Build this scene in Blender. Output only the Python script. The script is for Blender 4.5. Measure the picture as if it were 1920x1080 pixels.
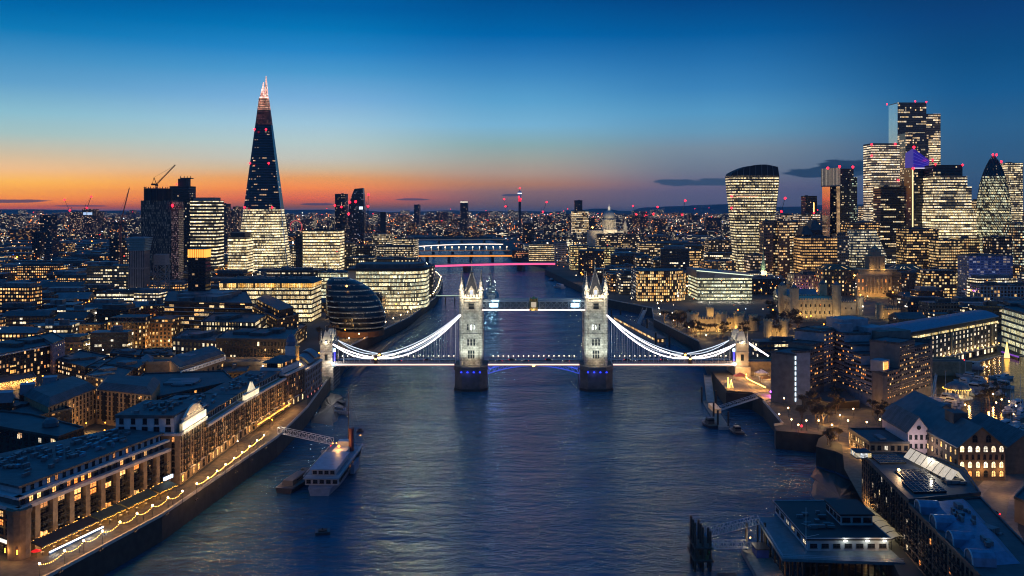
import bpy, math, random
from mathutils import Vector
from mathutils.geometry import tessellate_polygon
for _o in list(bpy.data.objects): bpy.data.objects.remove(_o)
S = bpy.context.scene
COL = S.collection
R = random.Random(7)
F = 1780.0; CX = 960.0; HY = 385.0; CH = 120.0          # focal length in px of the 1920 px photo, horizon row, camera height

def lin(h):
    h = h.lstrip('#'); o = []
    for i in (0, 2, 4):
        c = int(h[i:i+2], 16)/255
        o.append(c/12.92 if c <= .04045 else ((c+.055)/1.055)**2.4)
    return (o[0], o[1], o[2], 1)

# ---------------------------------------------------------------- camera
cam = bpy.data.objects.new('camera', bpy.data.cameras.new('camera')); COL.objects.link(cam)
cam.location = (0, 0, CH); cam.rotation_euler = (math.pi/2, 0, 0)
cam.data.sensor_width = 36; cam.data.lens = 36*F/1920
cam.data.shift_y = (HY-540)/1920
cam.data.clip_start = 1; cam.data.clip_end = 60000
S.camera = cam
# ---------------------------------------------------------------- view, render
S.view_settings.view_transform = 'Standard'; S.view_settings.look = 'None'
S.view_settings.gamma = 1; S.view_settings.exposure = 0
S.render.engine = 'CYCLES'
C = S.cycles
C.use_denoising = True
try: C.denoiser = 'OPENIMAGEDENOISE'; C.denoising_input_passes = 'RGB_ALBEDO_NORMAL'; C.denoising_prefilter = 'ACCURATE'
except Exception: pass
C.max_bounces = 4; C.diffuse_bounces = 2; C.glossy_bounces = 3; C.transmission_bounces = 2; C.volume_bounces = 0
C.sample_clamp_indirect = 4; C.sample_clamp_direct = 0; C.caustics_reflective = False; C.caustics_refractive = False
C.use_light_tree = True
C.pixel_filter_type = 'BLACKMAN_HARRIS'; C.filter_width = 1.1

# ---------------------------------------------------------------- sky (its colours are those above the haze that the city stands in)
HAZE = 3.4e-5
W = bpy.data.worlds.new('World'); S.world = W; W.use_nodes = True
nt = W.node_tree; N = nt.nodes; L = nt.links; N.clear()
def nd(t, **k):
    n = N.new(t)
    for a, b in k.items(): setattr(n, a, b)
    return n
def wmath(op, a, b=None, clamp=False):
    n = nd('ShaderNodeMath', operation=op, use_clamp=clamp)
    for i, v in enumerate((a, b)):
        if v is None: continue
        if isinstance(v, (int, float)): n.inputs[i].default_value = v
        else: L.new(v, n.inputs[i])
    return n.outputs[0]
tc = nd('ShaderNodeTexCoord'); sx = nd('ShaderNodeSeparateXYZ'); L.new(tc.outputs['Generated'], sx.inputs[0])
x_, y_, z_ = sx.outputs
hor = wmath('SQRT', wmath('ADD', wmath('MULTIPLY', x_, x_), wmath('MULTIPLY', y_, y_)))
tel = wmath('DIVIDE', z_, wmath('MAXIMUM', hor, 1e-4))        # tangent of the elevation
azi = wmath('ARCTAN2', x_, y_)                                # 0 = up the river, negative = towards the sunset
def ramp(stops):
    r = nd('ShaderNodeValToRGB'); e = r.color_ramp.elements
    while len(e) < len(stops): e.new(.5)
    for q, (py, h) in zip(e, sorted(stops, key=lambda s: -s[0])):
        q.position = max(0, min(1, (HY-py)/F*2.5 + .02)) if py > -900 else 1; q.color = (*[v*math.exp(HAZE*min(14500, 215/max((HY-py)/F, 1e-3)))*1.0 for v in lin(h)[:3]], 1)
    L.new(wmath('MULTIPLY_ADD', tel, 2.5), r.inputs[0]); r.inputs[0].links[0].from_node.inputs[2].default_value = .02
    return r.outputs[0]
SKYC = [
 (-1.2, [(395,'#203046'),(370,'#3a4a60'),(300,'#3a6288'),(200,'#1f5a8c'),(60,'#0c4880'),(-200,'#0a4478'),(-999,'#1a64a8')]),
 (-.52, [(395,'#4a4a62'),(388,'#b85026'),(376,'#f4860e'),(366,'#fb9c0e'),(345,'#fab648'),(325,'#eebc84'),(300,'#d0bc9c'),(265,'#a4c0be'),(230,'#8abccc'),(180,'#5f9fc8'),(130,'#3d8cc0'),(90,'#0c78b4'),(50,'#0066a6'),(0,'#005090'),(-300,'#0a4a88'),(-999,'#1a64a8')]),
 (-.21, [(395,'#44465e'),(388,'#744838'),(372,'#d6602a'),(355,'#ef822c'),(335,'#e29a56'),(318,'#ccb492'),(300,'#c0c0b4'),(270,'#b2c8c8'),(235,'#9cc4d8'),(190,'#78aed8'),(140,'#4a98cc'),(100,'#2484c4'),(60,'#0474b4'),(20,'#0060a4'),(-300,'#0a4a88'),(-999,'#1a64a8')]),
 (.0,  [(395,'#3c4258'),(386,'#584a50'),(360,'#806058'),(345,'#a67458'),(325,'#a89080'),(300,'#9c9f96'),(270,'#86a8ac'),(235,'#76b0d0'),(190,'#5aa0cc'),(140,'#3c88c0'),(100,'#2274b4'),(65,'#0064a8'),(0,'#004e8e'),(-300,'#0a4a88'),(-999,'#1a64a8')]),
 (.2,  [(395,'#2c3a50'),(386,'#4a4c60'),(350,'#5e5a70'),(320,'#6a7484'),(280,'#74899a'),(250,'#6496b4'),(215,'#5496c0'),(170,'#3a82b8'),(120,'#2470ac'),(70,'#045c9c'),(0,'#034280'),(-300,'#083e78'),(-999,'#1a64a8')]),
 (.46, [(395,'#263448'),(386,'#304258'),(320,'#305474'),(250,'#2a5e88'),(190,'#16588c'),(130,'#0c4c80'),(60,'#0a4078'),(0,'#083664'),(-300,'#083a70'),(-999,'#1a64a8')]),
 (1.2, [(395,'#202c3e'),(386,'#26384e'),(300,'#224668'),(150,'#123e68'),(0,'#0a3868'),(-999,'#1a64a8')]),
]
prev = None
for a, st in SKYC:
    c = ramp(st)
    if prev is None: col = c
    else:
        m = nd('ShaderNodeMapRange', interpolation_type='SMOOTHSTEP'); L.new(azi, m.inputs[0]); m.inputs[1].default_value = prev; m.inputs[2].default_value = a
        x = nd('ShaderNodeMix', data_type='RGBA'); L.new(m.outputs[0], x.inputs[0]); L.new(col, x.inputs[6]); L.new(c, x.inputs[7]); col = x.outputs[2]
    prev = a
# the sky behind the camera: plain deep blue
ramp_e = ramp([(395,'#30465e'),(386,'#3c5a7a'),(250,'#3a6a9a'),(0,'#2a66a0'),(-999,'#1a64a8')])
m = nd('ShaderNodeMapRange', interpolation_type='SMOOTHSTEP'); L.new(wmath('ABSOLUTE', azi), m.inputs[0]); m.inputs[1].default_value = 1.2; m.inputs[2].default_value = 2.2
x = nd('ShaderNodeMix', data_type='RGBA'); L.new(m.outputs[0], x.inputs[0]); L.new(col, x.inputs[6]); L.new(ramp_e, x.inputs[7]); col = x.outputs[2]
# thin dusk clouds near the horizon
def cloud(col, px, py, w, h, colr, thr=.5, sc=(1, 1)):
    a0 = math.atan((px-CX)/F); t0 = (HY-py)/math.hypot(F, px-CX)
    du = wmath('DIVIDE', wmath('SUBTRACT', azi, a0), w/F); dv = wmath('DIVIDE', wmath('SUBTRACT', tel, t0), h/F)
    d2 = wmath('ADD', wmath('MULTIPLY', du, du), wmath('MULTIPLY', dv, dv))
    cv = nd('ShaderNodeCombineXYZ'); L.new(wmath('MULTIPLY', azi, 28*sc[0]), cv.inputs[0]); L.new(wmath('MULTIPLY', tel, 130*sc[1]), cv.inputs[1]); cv.inputs[2].default_value = px*.01
    nz = nd('ShaderNodeTexNoise'); nz.inputs['Scale'].default_value = 1; nz.inputs['Detail'].default_value = 4; L.new(cv.outputs[0], nz.inputs['Vector'])
    k = wmath('SUBTRACT', wmath('ADD', wmath('MULTIPLY', nz.outputs[0], 1.3), .0), wmath('MULTIPLY', d2, .55))
    mr = nd('ShaderNodeMapRange', interpolation_type='SMOOTHSTEP'); L.new(k, mr.inputs[0]); mr.inputs[1].default_value = thr-.12; mr.inputs[2].default_value = thr+.1; mr.inputs[4].default_value = .92
    x = nd('ShaderNodeMix', data_type='RGBA'); L.new(mr.outputs[0], x.inputs[0]); L.new(col, x.inputs[6]); x.inputs[7].default_value = lin(colr); return x.outputs[2]
col = cloud(col, 1310, 342, 85, 9, '#36506c', .28)
col = cloud(col, 1560, 322, 95, 11, '#20405e', .26)
col = cloud(col, 1590, 309, 60, 12, '#1c3a58', .24)
col = cloud(col, 960, 366, 24, 3, '#4e5066', .4)
col = cloud(col, 770, 374, 46, 2.5, '#5a5068', .4)
col = cloud(col, 30, 377, 90, 3.5, '#6a5258', .38)
col = cloud(col, 130, 386, 90, 2.2, '#84545c', .38)
col = cloud(col, 590, 383, 40, 3, '#5a4c60', .38)
bg = nd('ShaderNodeBackground'); L.new(col, bg.inputs[0]); bg.inputs[1].default_value = 1.0
ow = nd('ShaderNodeOutputWorld'); L.new(bg.outputs[0], ow.inputs[0])
# the sun has set: only a faint warm afterglow low over the south bank
sd = bpy.data.lights.new('afterglow_sun', 'SUN'); sd.energy = .05; sd.angle = math.radians(20); sd.color = (1, .55, .3)
so = bpy.data.objects.new('afterglow_sun', sd); COL.objects.link(so); so.rotation_euler = (math.radians(86), 0, math.radians(35))
so.location = (-4000, 6000, 400)

# ---------------------------------------------------------------- materials
MATS = {}
def new_mat(name):
    m = bpy.data.materials.new(name); m.use_nodes = True; m.node_tree.nodes.clear(); return m
def mat(name, color, rough=.7, metal=0, emit=None, es=0, var=.35, scale=.6, alpha=None):
    if name in MATS: return MATS[name]
    m = new_mat(name); n = m.node_tree.nodes; l = m.node_tree.links
    p = n.new('ShaderNodeBsdfPrincipled'); o = n.new('ShaderNodeOutputMaterial'); l.new(p.outputs[0], o.inputs[0])
    c = color if not isinstance(color, str) else lin(color)
    if len(c) == 3: c = (*c, 1)
    if var:
        t = n.new('ShaderNodeTexCoord'); z = n.new('ShaderNodeTexNoise'); z.inputs['Scale'].default_value = scale; z.inputs['Detail'].default_value = 4
        l.new(t.outputs['Object'], z.inputs['Vector'])
        mr = n.new('ShaderNodeMapRange'); mr.inputs[1].default_value = .25; mr.inputs[2].default_value = .75; mr.inputs[3].default_value = 1-var; mr.inputs[4].default_value = 1+var
        l.new(z.outputs[0], mr.inputs[0])
        x = n.new('ShaderNodeMix'); x.data_type = 'RGBA'; x.blend_type = 'MULTIPLY'; x.inputs[0].default_value = 1; x.inputs[6].default_value = c; l.new(mr.outputs[0], x.inputs[7])
        l.new(x.outputs[2], p.inputs['Base Color'])
    else: p.inputs['Base Color'].default_value = c
    p.inputs['Roughness'].default_value = rough; p.inputs['Metallic'].default_value = metal
    if emit:
        p.inputs['Emission Color'].default_value = lin(emit) if isinstance(emit, str) else (*emit, 1); p.inputs['Emission Strength'].default_value = es
        m.cycles.emission_sampling = 'NONE'
    MATS[name] = m; return m
def glow(name, color, s): return mat('glow_'+name, '#202020', .5, 0, color, s, var=0)

# ------ one node group for every lit facade: a grid of window cells in metres of the wall's own UV
def build_facade_group():
    g = bpy.data.node_groups.new('facade', 'ShaderNodeTree')
    def sock(nm, t, d):
        s = g.interface.new_socket(nm, in_out='INPUT', socket_type=t); s.default_value = d
    for nm, d in (('Bay', 3), ('Floor', 3.6), ('WinW', .7), ('WinH', .6), ('Lit', .5), ('Run', 3), ('Corr', .5), ('Strength', 1), ('Seed', 0), ('Rough', .7), ('Speck', .5), ('Mull', 0)): sock(nm, 'NodeSocketFloat', d)
    for nm, d in (('Warm', (1, .7, .35, 1)), ('White', (1, .9, .7, 1)), ('Wall', (.1, .1, .1, 1)), ('Glass', (.01, .015, .02, 1))): sock(nm, 'NodeSocketColor', d)
    g.interface.new_socket('Shader', in_out='OUTPUT', socket_type='NodeSocketShader')
    n = g.nodes; l = g.links; gi = n.new('NodeGroupInput'); go = n.new('NodeGroupOutput')
    def mth(op, a, b=None, c=None, clamp=False):
        q = n.new('ShaderNodeMath'); q.operation = op; q.use_clamp = clamp
        for i, v in enumerate((a, b, c)):
            if v is None: continue
            if isinstance(v, (int, float)): q.inputs[i].default_value = v
            else: l.new(v, q.inputs[i])
        return q.outputs[0]
    I = gi.outputs
    uv = n.new('ShaderNodeUVMap'); sp = n.new('ShaderNodeSeparateXYZ'); l.new(uv.outputs[0], sp.inputs[0])
    oi = n.new('ShaderNodeObjectInfo')
    seed = mth('ADD', I['Seed'], mth('MULTIPLY', oi.outputs['Random'], 517.0))
    cu = mth('DIVIDE', sp.outputs[0], I['Bay']); cv = mth('DIVIDE', sp.outputs[1], I['Floor'])
    iu = mth('FLOOR', cu); iv = mth('FLOOR', cv); fu = mth('FRACT', cu); fv = mth('FRACT', cv)
    mu = mth('LESS_THAN', mth('ABSOLUTE', mth('SUBTRACT', fu, .5)), mth('MULTIPLY', I['WinW'], .5))
    mv = mth('LESS_THAN', mth('ABSOLUTE', mth('SUBTRACT', fv, .52)), mth('MULTIPLY', I['WinH'], .5))
    mask = mth('MULTIPLY', mu, mv)
    fm = mth('FRACT', mth('MULTIPLY', fu, 3.0)); mull = mth('SUBTRACT', 1, mth('MULTIPLY', I['Mull'], mth('LESS_THAN', fm, .16)))
    def wn(a, b):
        c = n.new('ShaderNodeCombineXYZ'); l.new(a, c.inputs[0]); l.new(b, c.inputs[1]); l.new(seed, c.inputs[2])
        w = n.new('ShaderNodeTexWhiteNoise'); w.noise_dimensions = '3D'; l.new(c.outputs[0], w.inputs['Vector']); return w
    w1 = wn(iu, iv); ch = n.new('ShaderNodeSeparateColor'); l.new(w1.outputs['Color'], ch.inputs[0])
    w2 = wn(mth('ADD', mth('FLOOR', mth('DIVIDE', mth('ADD', iu, mth('MULTIPLY', mth('FRACT', mth('MULTIPLY', iv, .37)), 7)), I['Run'])), 911), iv)
    lv = mth('ADD', mth('MULTIPLY', w1.outputs['Value'], mth('SUBTRACT', 1, I['Corr'])), mth('MULTIPLY', w2.outputs['Value'], I['Corr']))
    # the mean of two uniforms is not uniform: widen about .5 so that Lit stays near a probability
    lv = mth('ADD', mth('MULTIPLY', mth('SUBTRACT', lv, .5), mth('ADD', 1, mth('MULTIPLY', mth('MULTIPLY', I['Corr'], mth('SUBTRACT', 1, I['Corr'])), 1.6))), .5)
    lit = mth('LESS_THAN', lv, I['Lit']); lit = mth('MAXIMUM', lit, mth('MULTIPLY', mth('MULTIPLY', I['Lit'], I['Lit']), mth('MULTIPLY', I['Corr'], .2)))
    w3 = wn(mth('FLOOR', mth('DIVIDE', iu, mth('MULTIPLY', I['Run'], 1.6))), mth('ADD', iv, 400))
    br = mth('ADD', .3, mth('ADD', mth('MULTIPLY', mth('POWER', ch.outputs[0], 2.2), .55), mth('MULTIPLY', mth('POWER', w3.outputs['Value'], 2), .85)))
    # what is seen inside: lamps, blinds, furniture
    nz = n.new('ShaderNodeTexNoise'); nz.inputs['Scale'].default_value = 1.0; nz.inputs['Detail'].default_value = 2
    cb = n.new('ShaderNodeCombineXYZ'); l.new(mth('MULTIPLY', sp.outputs[0], 1.1), cb.inputs[0]); l.new(mth('MULTIPLY', sp.outputs[1], 1.3), cb.inputs[1]); l.new(seed, cb.inputs[2]); l.new(cb.outputs[0], nz.inputs['Vector'])
    inn = n.new('ShaderNodeMapRange'); l.new(nz.outputs[0], inn.inputs[0]); inn.inputs[1].default_value = .36; inn.inputs[2].default_value = .66; inn.inputs[4].default_value = 1.75
    l.new(mth('SUBTRACT', 1, I['Speck']), inn.inputs[3])
    es = mth('MULTIPLY', mth('MULTIPLY', mth('MULTIPLY', mask, mull), lit), mth('MULTIPLY', mth('MULTIPLY', br, inn.outputs[0]), I['Strength']))
    mc = n.new('ShaderNodeMix'); mc.data_type = 'RGBA'; l.new(ch.outputs[1], mc.inputs[0]); l.new(I['Warm'], mc.inputs[6]); l.new(I['White'], mc.inputs[7])
    # wall colour, lightly weathered
    tco = n.new('ShaderNodeTexCoord'); nw = n.new('ShaderNodeTexNoise'); nw.inputs['Scale'].default_value = .25; nw.inputs['Detail'].default_value = 5; l.new(tco.outputs['Object'], nw.inputs['Vector'])
    wm = n.new('ShaderNodeMapRange'); l.new(nw.outputs[0], wm.inputs[0]); wm.inputs[1].default_value = .25; wm.inputs[2].default_value = .75; wm.inputs[3].default_value = .65; wm.inputs[4].default_value = 1.3
    wv = n.new('ShaderNodeMix'); wv.data_type = 'RGBA'; wv.blend_type = 'MULTIPLY'; wv.inputs[0].default_value = 1; l.new(I['Wall'], wv.inputs[6]); l.new(wm.outputs[0], wv.inputs[7])
    bc = n.new('ShaderNodeMix'); bc.data_type = 'RGBA'; l.new(mask, bc.inputs[0]); l.new(wv.outputs[2], bc.inputs[6])
    # room glow is put into the base colour too, so denoising keeps the windows
    rm = n.new('ShaderNodeMix'); rm.data_type = 'RGBA'; l.new(mth('MULTIPLY', mth('MULTIPLY', lit, br), mth('MULTIPLY', inn.outputs[0], .5), clamp=True), rm.inputs[0]); l.new(I['Glass'], rm.inputs[6]); rm.inputs[7].default_value = (.5, .42, .3, 1); l.new(rm.outputs[2], bc.inputs[7])
    p = n.new('ShaderNodeBsdfPrincipled'); l.new(bc.outputs[2], p.inputs['Base Color'])
    rg = n.new('ShaderNodeMix'); rg.data_type = 'FLOAT'; l.new(mask, rg.inputs[0]); l.new(I['Rough'], rg.inputs[2]); rg.inputs[3].default_value = .12; l.new(rg.outputs[0], p.inputs['Roughness'])
    l.new(mc.outputs[2], p.inputs['Emission Color']); l.new(es, p.inputs['Emission Strength']); l.new(p.outputs[0], go.inputs[0])
    return g
FG = build_facade_group()
def facade(name, wall='#3a3633', warm='#ffb45a', white='#ffe9b8', bay=3., fl=3.6, ww=.7, wh=.55, lit=.4, run=4, corr=.5, s=1.2, seed=None, rough=.75, speck=.6, glass='#141c24', mull=0):
    k = 'facade_'+name
    if k in MATS: return MATS[k]
    m = new_mat(k); n = m.node_tree.nodes; q = n.new('ShaderNodeGroup'); q.node_tree = FG; o = n.new('ShaderNodeOutputMaterial'); m.node_tree.links.new(q.outputs[0], o.inputs[0])
    i = q.inputs
    for a, b in (('Bay', bay), ('Floor', fl), ('WinW', ww), ('WinH', wh), ('Lit', lit), ('Run', run), ('Corr', corr), ('Strength', s), ('Seed', R.random()*99 if seed is None else seed), ('Rough', rough), ('Speck', speck), ('Mull', mull)): i[a].default_value = b
    for a, b in (('Warm', warm), ('White', white), ('Wall', wall), ('Glass', glass)): i[a].default_value = lin(b)
    m.cycles.emission_sampling = 'NONE'
    MATS[k] = m; return m

# ---------------------------------------------------------------- mesh building
ORG = {}
class MB:
    def __init__(s): s.v = []; s.f = []; s.uv = []; s.mi = []; s.has = False
    def quad(s, pts, uv=None, mi=0):
        b = len(s.v); s.v += [tuple(p) for p in pts]; s.f.append(tuple(range(b, b+len(pts)))); s.mi.append(mi)
        if uv: s.has = True
        s.uv += uv if uv else [(0, 0)]*len(pts)
        return s
    def box(s, x0, x1, y0, y1, z0, z1, mi=0, uv=False):
        return s.prism([(x0, y0), (x1, y0), (x1, y1), (x0, y1)], z0, z1, mi=mi, bottom=True)
    def cbox(s, c, sz, rot=0, mi=0):
        cx, cy, cz = c; a, b, h = sz[0]/2, sz[1]/2, sz[2]/2; co, si = math.cos(rot), math.sin(rot)
        return s.prism([(cx+co*u-si*w, cy+si*u+co*w) for u, w in ((-a, -b), (a, -b), (a, b), (-a, b))], cz-h, cz+h, mi=mi, bottom=True)
    def prism(s, poly, z0, z1, mi=0, top=True, bottom=False, poly2=None, cap=None, u0=0):
        n = len(poly); P2 = poly2 or poly; u = u0
        A = sum(poly[i][0]*poly[(i+1) % n][1]-poly[(i+1) % n][0]*poly[i][1] for i in range(n))
        if A < 0: poly = poly[::-1]; P2 = P2[::-1]
        for i in range(n):
            a, b = poly[i], poly[(i+1) % n]; c, d = P2[(i+1) % n], P2[i]; w = math.dist(a, b)
            s.quad([(a[0], a[1], z0), (b[0], b[1], z0), (c[0], c[1], z1), (d[0], d[1], z1)], [(u, 0), (u+w, 0), (u+w, z1-z0), (u, z1-z0)], mi); u += w
        s.has = True
        cm = mi if cap is None else cap
        def lid(pp, z, flip):
            if n <= 4: tr = [tuple(range(n))]
            else: tr = tessellate_polygon([[Vector((q[0], q[1], 0)) for q in pp]])
            for t in tr:
                pts = [pp[k] for k in t]
                ar = sum(pts[i][0]*pts[(i+1) % len(pts)][1]-pts[(i+1) % len(pts)][0]*pts[i][1] for i in range(len(pts)))
                if (ar < 0) != flip: pts = pts[::-1]
                s.quad([(q[0], q[1], z) for q in pts], None, cm)
        if top: lid(P2, z1, False)
        if bottom: lid(poly, z0, True)
        return s
    def ring(s, rings, mi=0, close=True, cap=True):      # rings: lists of equal length of 3-D points
        for r0, r1 in zip(rings, rings[1:]):
            n = len(r0)
            for i in range(n if close else n-1):
                j = (i+1) % n; s.quad([r0[i], r0[j], r1[j], r1[i]], None, mi)
        if cap:
            s.quad(rings[0][::-1], None, mi); s.quad(rings[-1], None, mi)
        return s
    def lathe(s, prof, c=(0, 0, 0), n=10, mi=0, rot=0):
        rings = [[(c[0]+r*math.cos(rot+2*math.pi*k/n), c[1]+r*math.sin(rot+2*math.pi*k/n), c[2]+z) for k in range(n)] for r, z in prof]
        return s.ring(rings, mi)
    def beam(s, p, q, w, h=None, mi=0, n=4):
        h = h or w; p = Vector(p); q = Vector(q); d = q-p
        if d.length < 1e-6: return s
        d.normalize(); up = Vector((0, 0, 1)) if abs(d.z) < .95 else Vector((0, 1, 0)); a = d.cross(up).normalized(); b = a.cross(d)
        if n == 4: off = [a*w/2+b*h/2, -a*w/2+b*h/2, -a*w/2-b*h/2, a*w/2-b*h/2]
        else: off = [a*(w/2)*math.cos(2*math.pi*k/n)+b*(h/2)*math.sin(2*math.pi*k/n) for k in range(n)]
        return s.ring([[tuple(p+o) for o in off], [tuple(q+o) for o in off]], mi)
    def path(s, pts, w, h=None, mi=0, n=4):
        for a, b in zip(pts, pts[1:]): s.beam(a, b, w, h, mi, n)
        return s
    def build(s, name, mats, parent=None):
        me = bpy.data.meshes.new(name); o0 = ORG.get(parent.name, (0, 0, 0)) if parent else (0, 0, 0)
        me.from_pydata([(a-o0[0], b-o0[1], c-o0[2]) for a, b, c in s.v] if any(o0) else s.v, [], s.f)
        if not isinstance(mats, (list, tuple)): mats = [mats]
        for m in mats: me.materials.append(m)
        if any(s.mi): me.polygons.foreach_set('material_index', s.mi)
        if s.has:
            ul = me.uv_layers.new(name='UVMap'); ul.data.foreach_set('uv', [c for t in s.uv for c in t])
        ob = bpy.data.objects.new(name, me); COL.objects.link(ob)
        if parent: ob.parent = parent; ORG[ob.name] = o0
        return ob

def tag(o, label=None, cat=None, group=None, kind=None):
    for k, v in (('label', label), ('category', cat), ('group', group), ('kind', kind)):
        if v: o[k] = v
    return o
def thing(name, label, cat, loc=(0, 0, 0), group=None):
    o = bpy.data.objects.new(name, None); COL.objects.link(o); o.location = loc; o.empty_display_size = 2
    ORG[o.name] = tuple(loc); return tag(o, label, cat, group)
def struct(o, kind='structure'): o['kind'] = kind; return o
KIDS = {}
def kids(o):
    if o.name not in KIDS: KIDS[o.name] = list(o.children)
    return KIDS[o.name]
def dup(root, loc, rz=0, label=None, group=None, sc=1):
    def cp(o, par):
        c = o.copy(); COL.objects.link(c)
        if par: c.parent = par
        for ch in kids(o): cp(ch, c)
        return c
    r = cp(root, None); r.location = loc; r.rotation_euler = (0, 0, rz)
    r.scale = (sc, sc, sc) if not isinstance(sc, tuple) else sc
    if label: r['label'] = label
    if group: r['group'] = group
    return r
def place(root, loc, rz=0, label=None, group=None, sc=1, first=set()):   # the first call moves the prototype itself
    if root.name in first: return dup(root, loc, rz, label, group, sc)
    first.add(root.name); kids(root)
    def rec(o):
        for c in kids(o): rec(c)
    rec(root)
    root.location = loc; root.rotation_euler = (0, 0, rz); root.scale = (sc, sc, sc) if not isinstance(sc, tuple) else sc
    if label: root['label'] = label
    if group: root['group'] = group
    return root

# real positions from the photograph's geometry
def G(px, py, z=9.):
    Y = (CH-z)*F/(py-HY); return ((px-CX)/F*Y, Y)
def XY(px, Y): return ((px-CX)/F*Y, Y)
def ZZ(py, Y): return CH-(py-HY)*Y/F
def rect(px0, px1, Y, depth, yaw=0):
    x0, x1 = (px0-CX)/F*Y, (px1-CX)/F*Y; w = x1-x0; c, s_ = math.cos(math.radians(yaw)), math.sin(math.radians(yaw))
    return [(x0, Y), (x0+w*c, Y+w*s_), (x0+w*c-depth*s_, Y+w*s_+depth*c), (x0-depth*s_, Y+depth*c)]
def edge_rect(p0, p1, z, depth):       # p0, p1: pixels of the two ends of an eave at height z; depth to the far side (left of p0->p1 is positive)
    a = G(*p0, z); b = G(*p1, z); d = Vector((b[0]-a[0], b[1]-a[1])); n = Vector((-d.y, d.x)).normalized()*depth
    return [a, b, (b[0]+n.x, b[1]+n.y), (a[0]+n.x, a[1]+n.y)]
def inset(poly, d):
    n = len(poly); c = (sum(p[0] for p in poly)/n, sum(p[1] for p in poly)/n); out = []
    for i in range(n):
        p0, p1, p2 = Vector(poly[i-1]), Vector(poly[i]), Vector(poly[(i+1) % n])
        e1 = (p1-p0).normalized(); e2 = (p2-p1).normalized(); n1 = Vector((-e1.y, e1.x)); n2 = Vector((-e2.y, e2.x))
        A = sum(poly[k][0]*poly[(k+1) % n][1]-poly[(k+1) % n][0]*poly[k][1] for k in range(n))
        if A < 0: n1, n2 = -n1, -n2
        b = (n1+n2); b = b/max(.4, b.length_squared)*2 if b.length > 1e-6 else n1
        out.append((p1.x+b.x*d, p1.y+b.y*d))
    return out
def lerp(a, b, t): return tuple(p+(q-p)*t for p, q in zip(a, b))

def lamp(loc, energy, color=(1, .62, .25), r=.3, name='lamp_light', parent=None, spot=None, aim=None, blend=.6):
    d = bpy.data.lights.new(name, 'SPOT' if spot else 'POINT'); d.energy = energy*(2.6 if name == 'lamp_light' else 1); d.color = color; d.shadow_soft_size = r
    o = bpy.data.objects.new(name, d); COL.objects.link(o)
    if spot: d.spot_size = math.radians(spot); d.spot_blend = blend
    o.location = loc
    if aim is not None: o.rotation_euler = (Vector(aim)-Vector(loc)).to_track_quat('-Z', 'Y').to_euler()
    if parent:
        o.parent = parent; o0 = ORG.get(parent.name, (0, 0, 0)); o.location = (loc[0]-o0[0], loc[1]-o0[1], loc[2]-o0[2])
    return o
WARM = (1, .5, .15); WHITE = (1, .9, .75); COOL = (.8, .9, 1)

# common materials
M_roof = mat('roof_dark', (.045, .05, .058), .55, var=.45, scale=.2)
M_roof2 = mat('roof_slate', (.07, .075, .085), .6, var=.4, scale=.3)
M_lead = mat('lead_grey', (.13, .14, .16), .45, var=.3, scale=.2)
M_white = mat('white_paint', (.55, .55, .53), .6, var=.2)
M_skyglass = mat('coated_glass', (.5, .62, .7), .12, .9, var=.08, scale=.1)
M_steel = mat('grey_steel', (.2, .21, .22), .4, .6, var=.2)
M_dark = mat('dark_metal', (.03, .032, .036), .5, .3, var=.3)
M_black = mat('black', (.012, .013, .015), .6, var=.2)
M_stone = mat('pale_stone', (.42, .40, .36), .8, var=.3, scale=.4)
M_brick = mat('yellow_brick', (.26, .19, .11), .85, var=.3, scale=.5)
M_rbrick = mat('red_brick', (.2, .09, .06), .85, var=.3, scale=.5)
M_conc = mat('concrete', (.26, .25, .24), .85, var=.3, scale=.3)
M_pave = mat('paving', (.2, .17, .14), .8, var=.35, scale=.4)
M_asph = mat('asphalt', (.05, .05, .052), .8, var=.3, scale=.3)
M_mud = mat('foreshore_mud', (.022, .02, .018), .5, var=.6, scale=.12)
M_wallr = mat('river_wall', (.028, .026, .023), .8, var=.5, scale=.3)
M_timber = mat('dark_timber', (.035, .03, .026), .85, var=.4, scale=1)
M_glass = mat('dark_glass', (.012, .016, .02), .08, var=0)
G_warm = glow('warm', '#ffb050', 9); G_amber = glow('amber', '#ff9a30', 6); G_white = glow('white', '#fff0dc', 9); G_red = mat('glow_red', (.1,.01,.01), .5, 0, (1, .008, .02), 9, var=0); G_led = glow('led_white', '#fff0f0', 4.5)
G_cool = glow('cool', '#c8e4ff', 8); G_blue = glow('blue', '#2030ff', 6); G_purple = glow('purple', '#c040ff', 5); G_green = glow('green', '#40ff70', 5)
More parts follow.
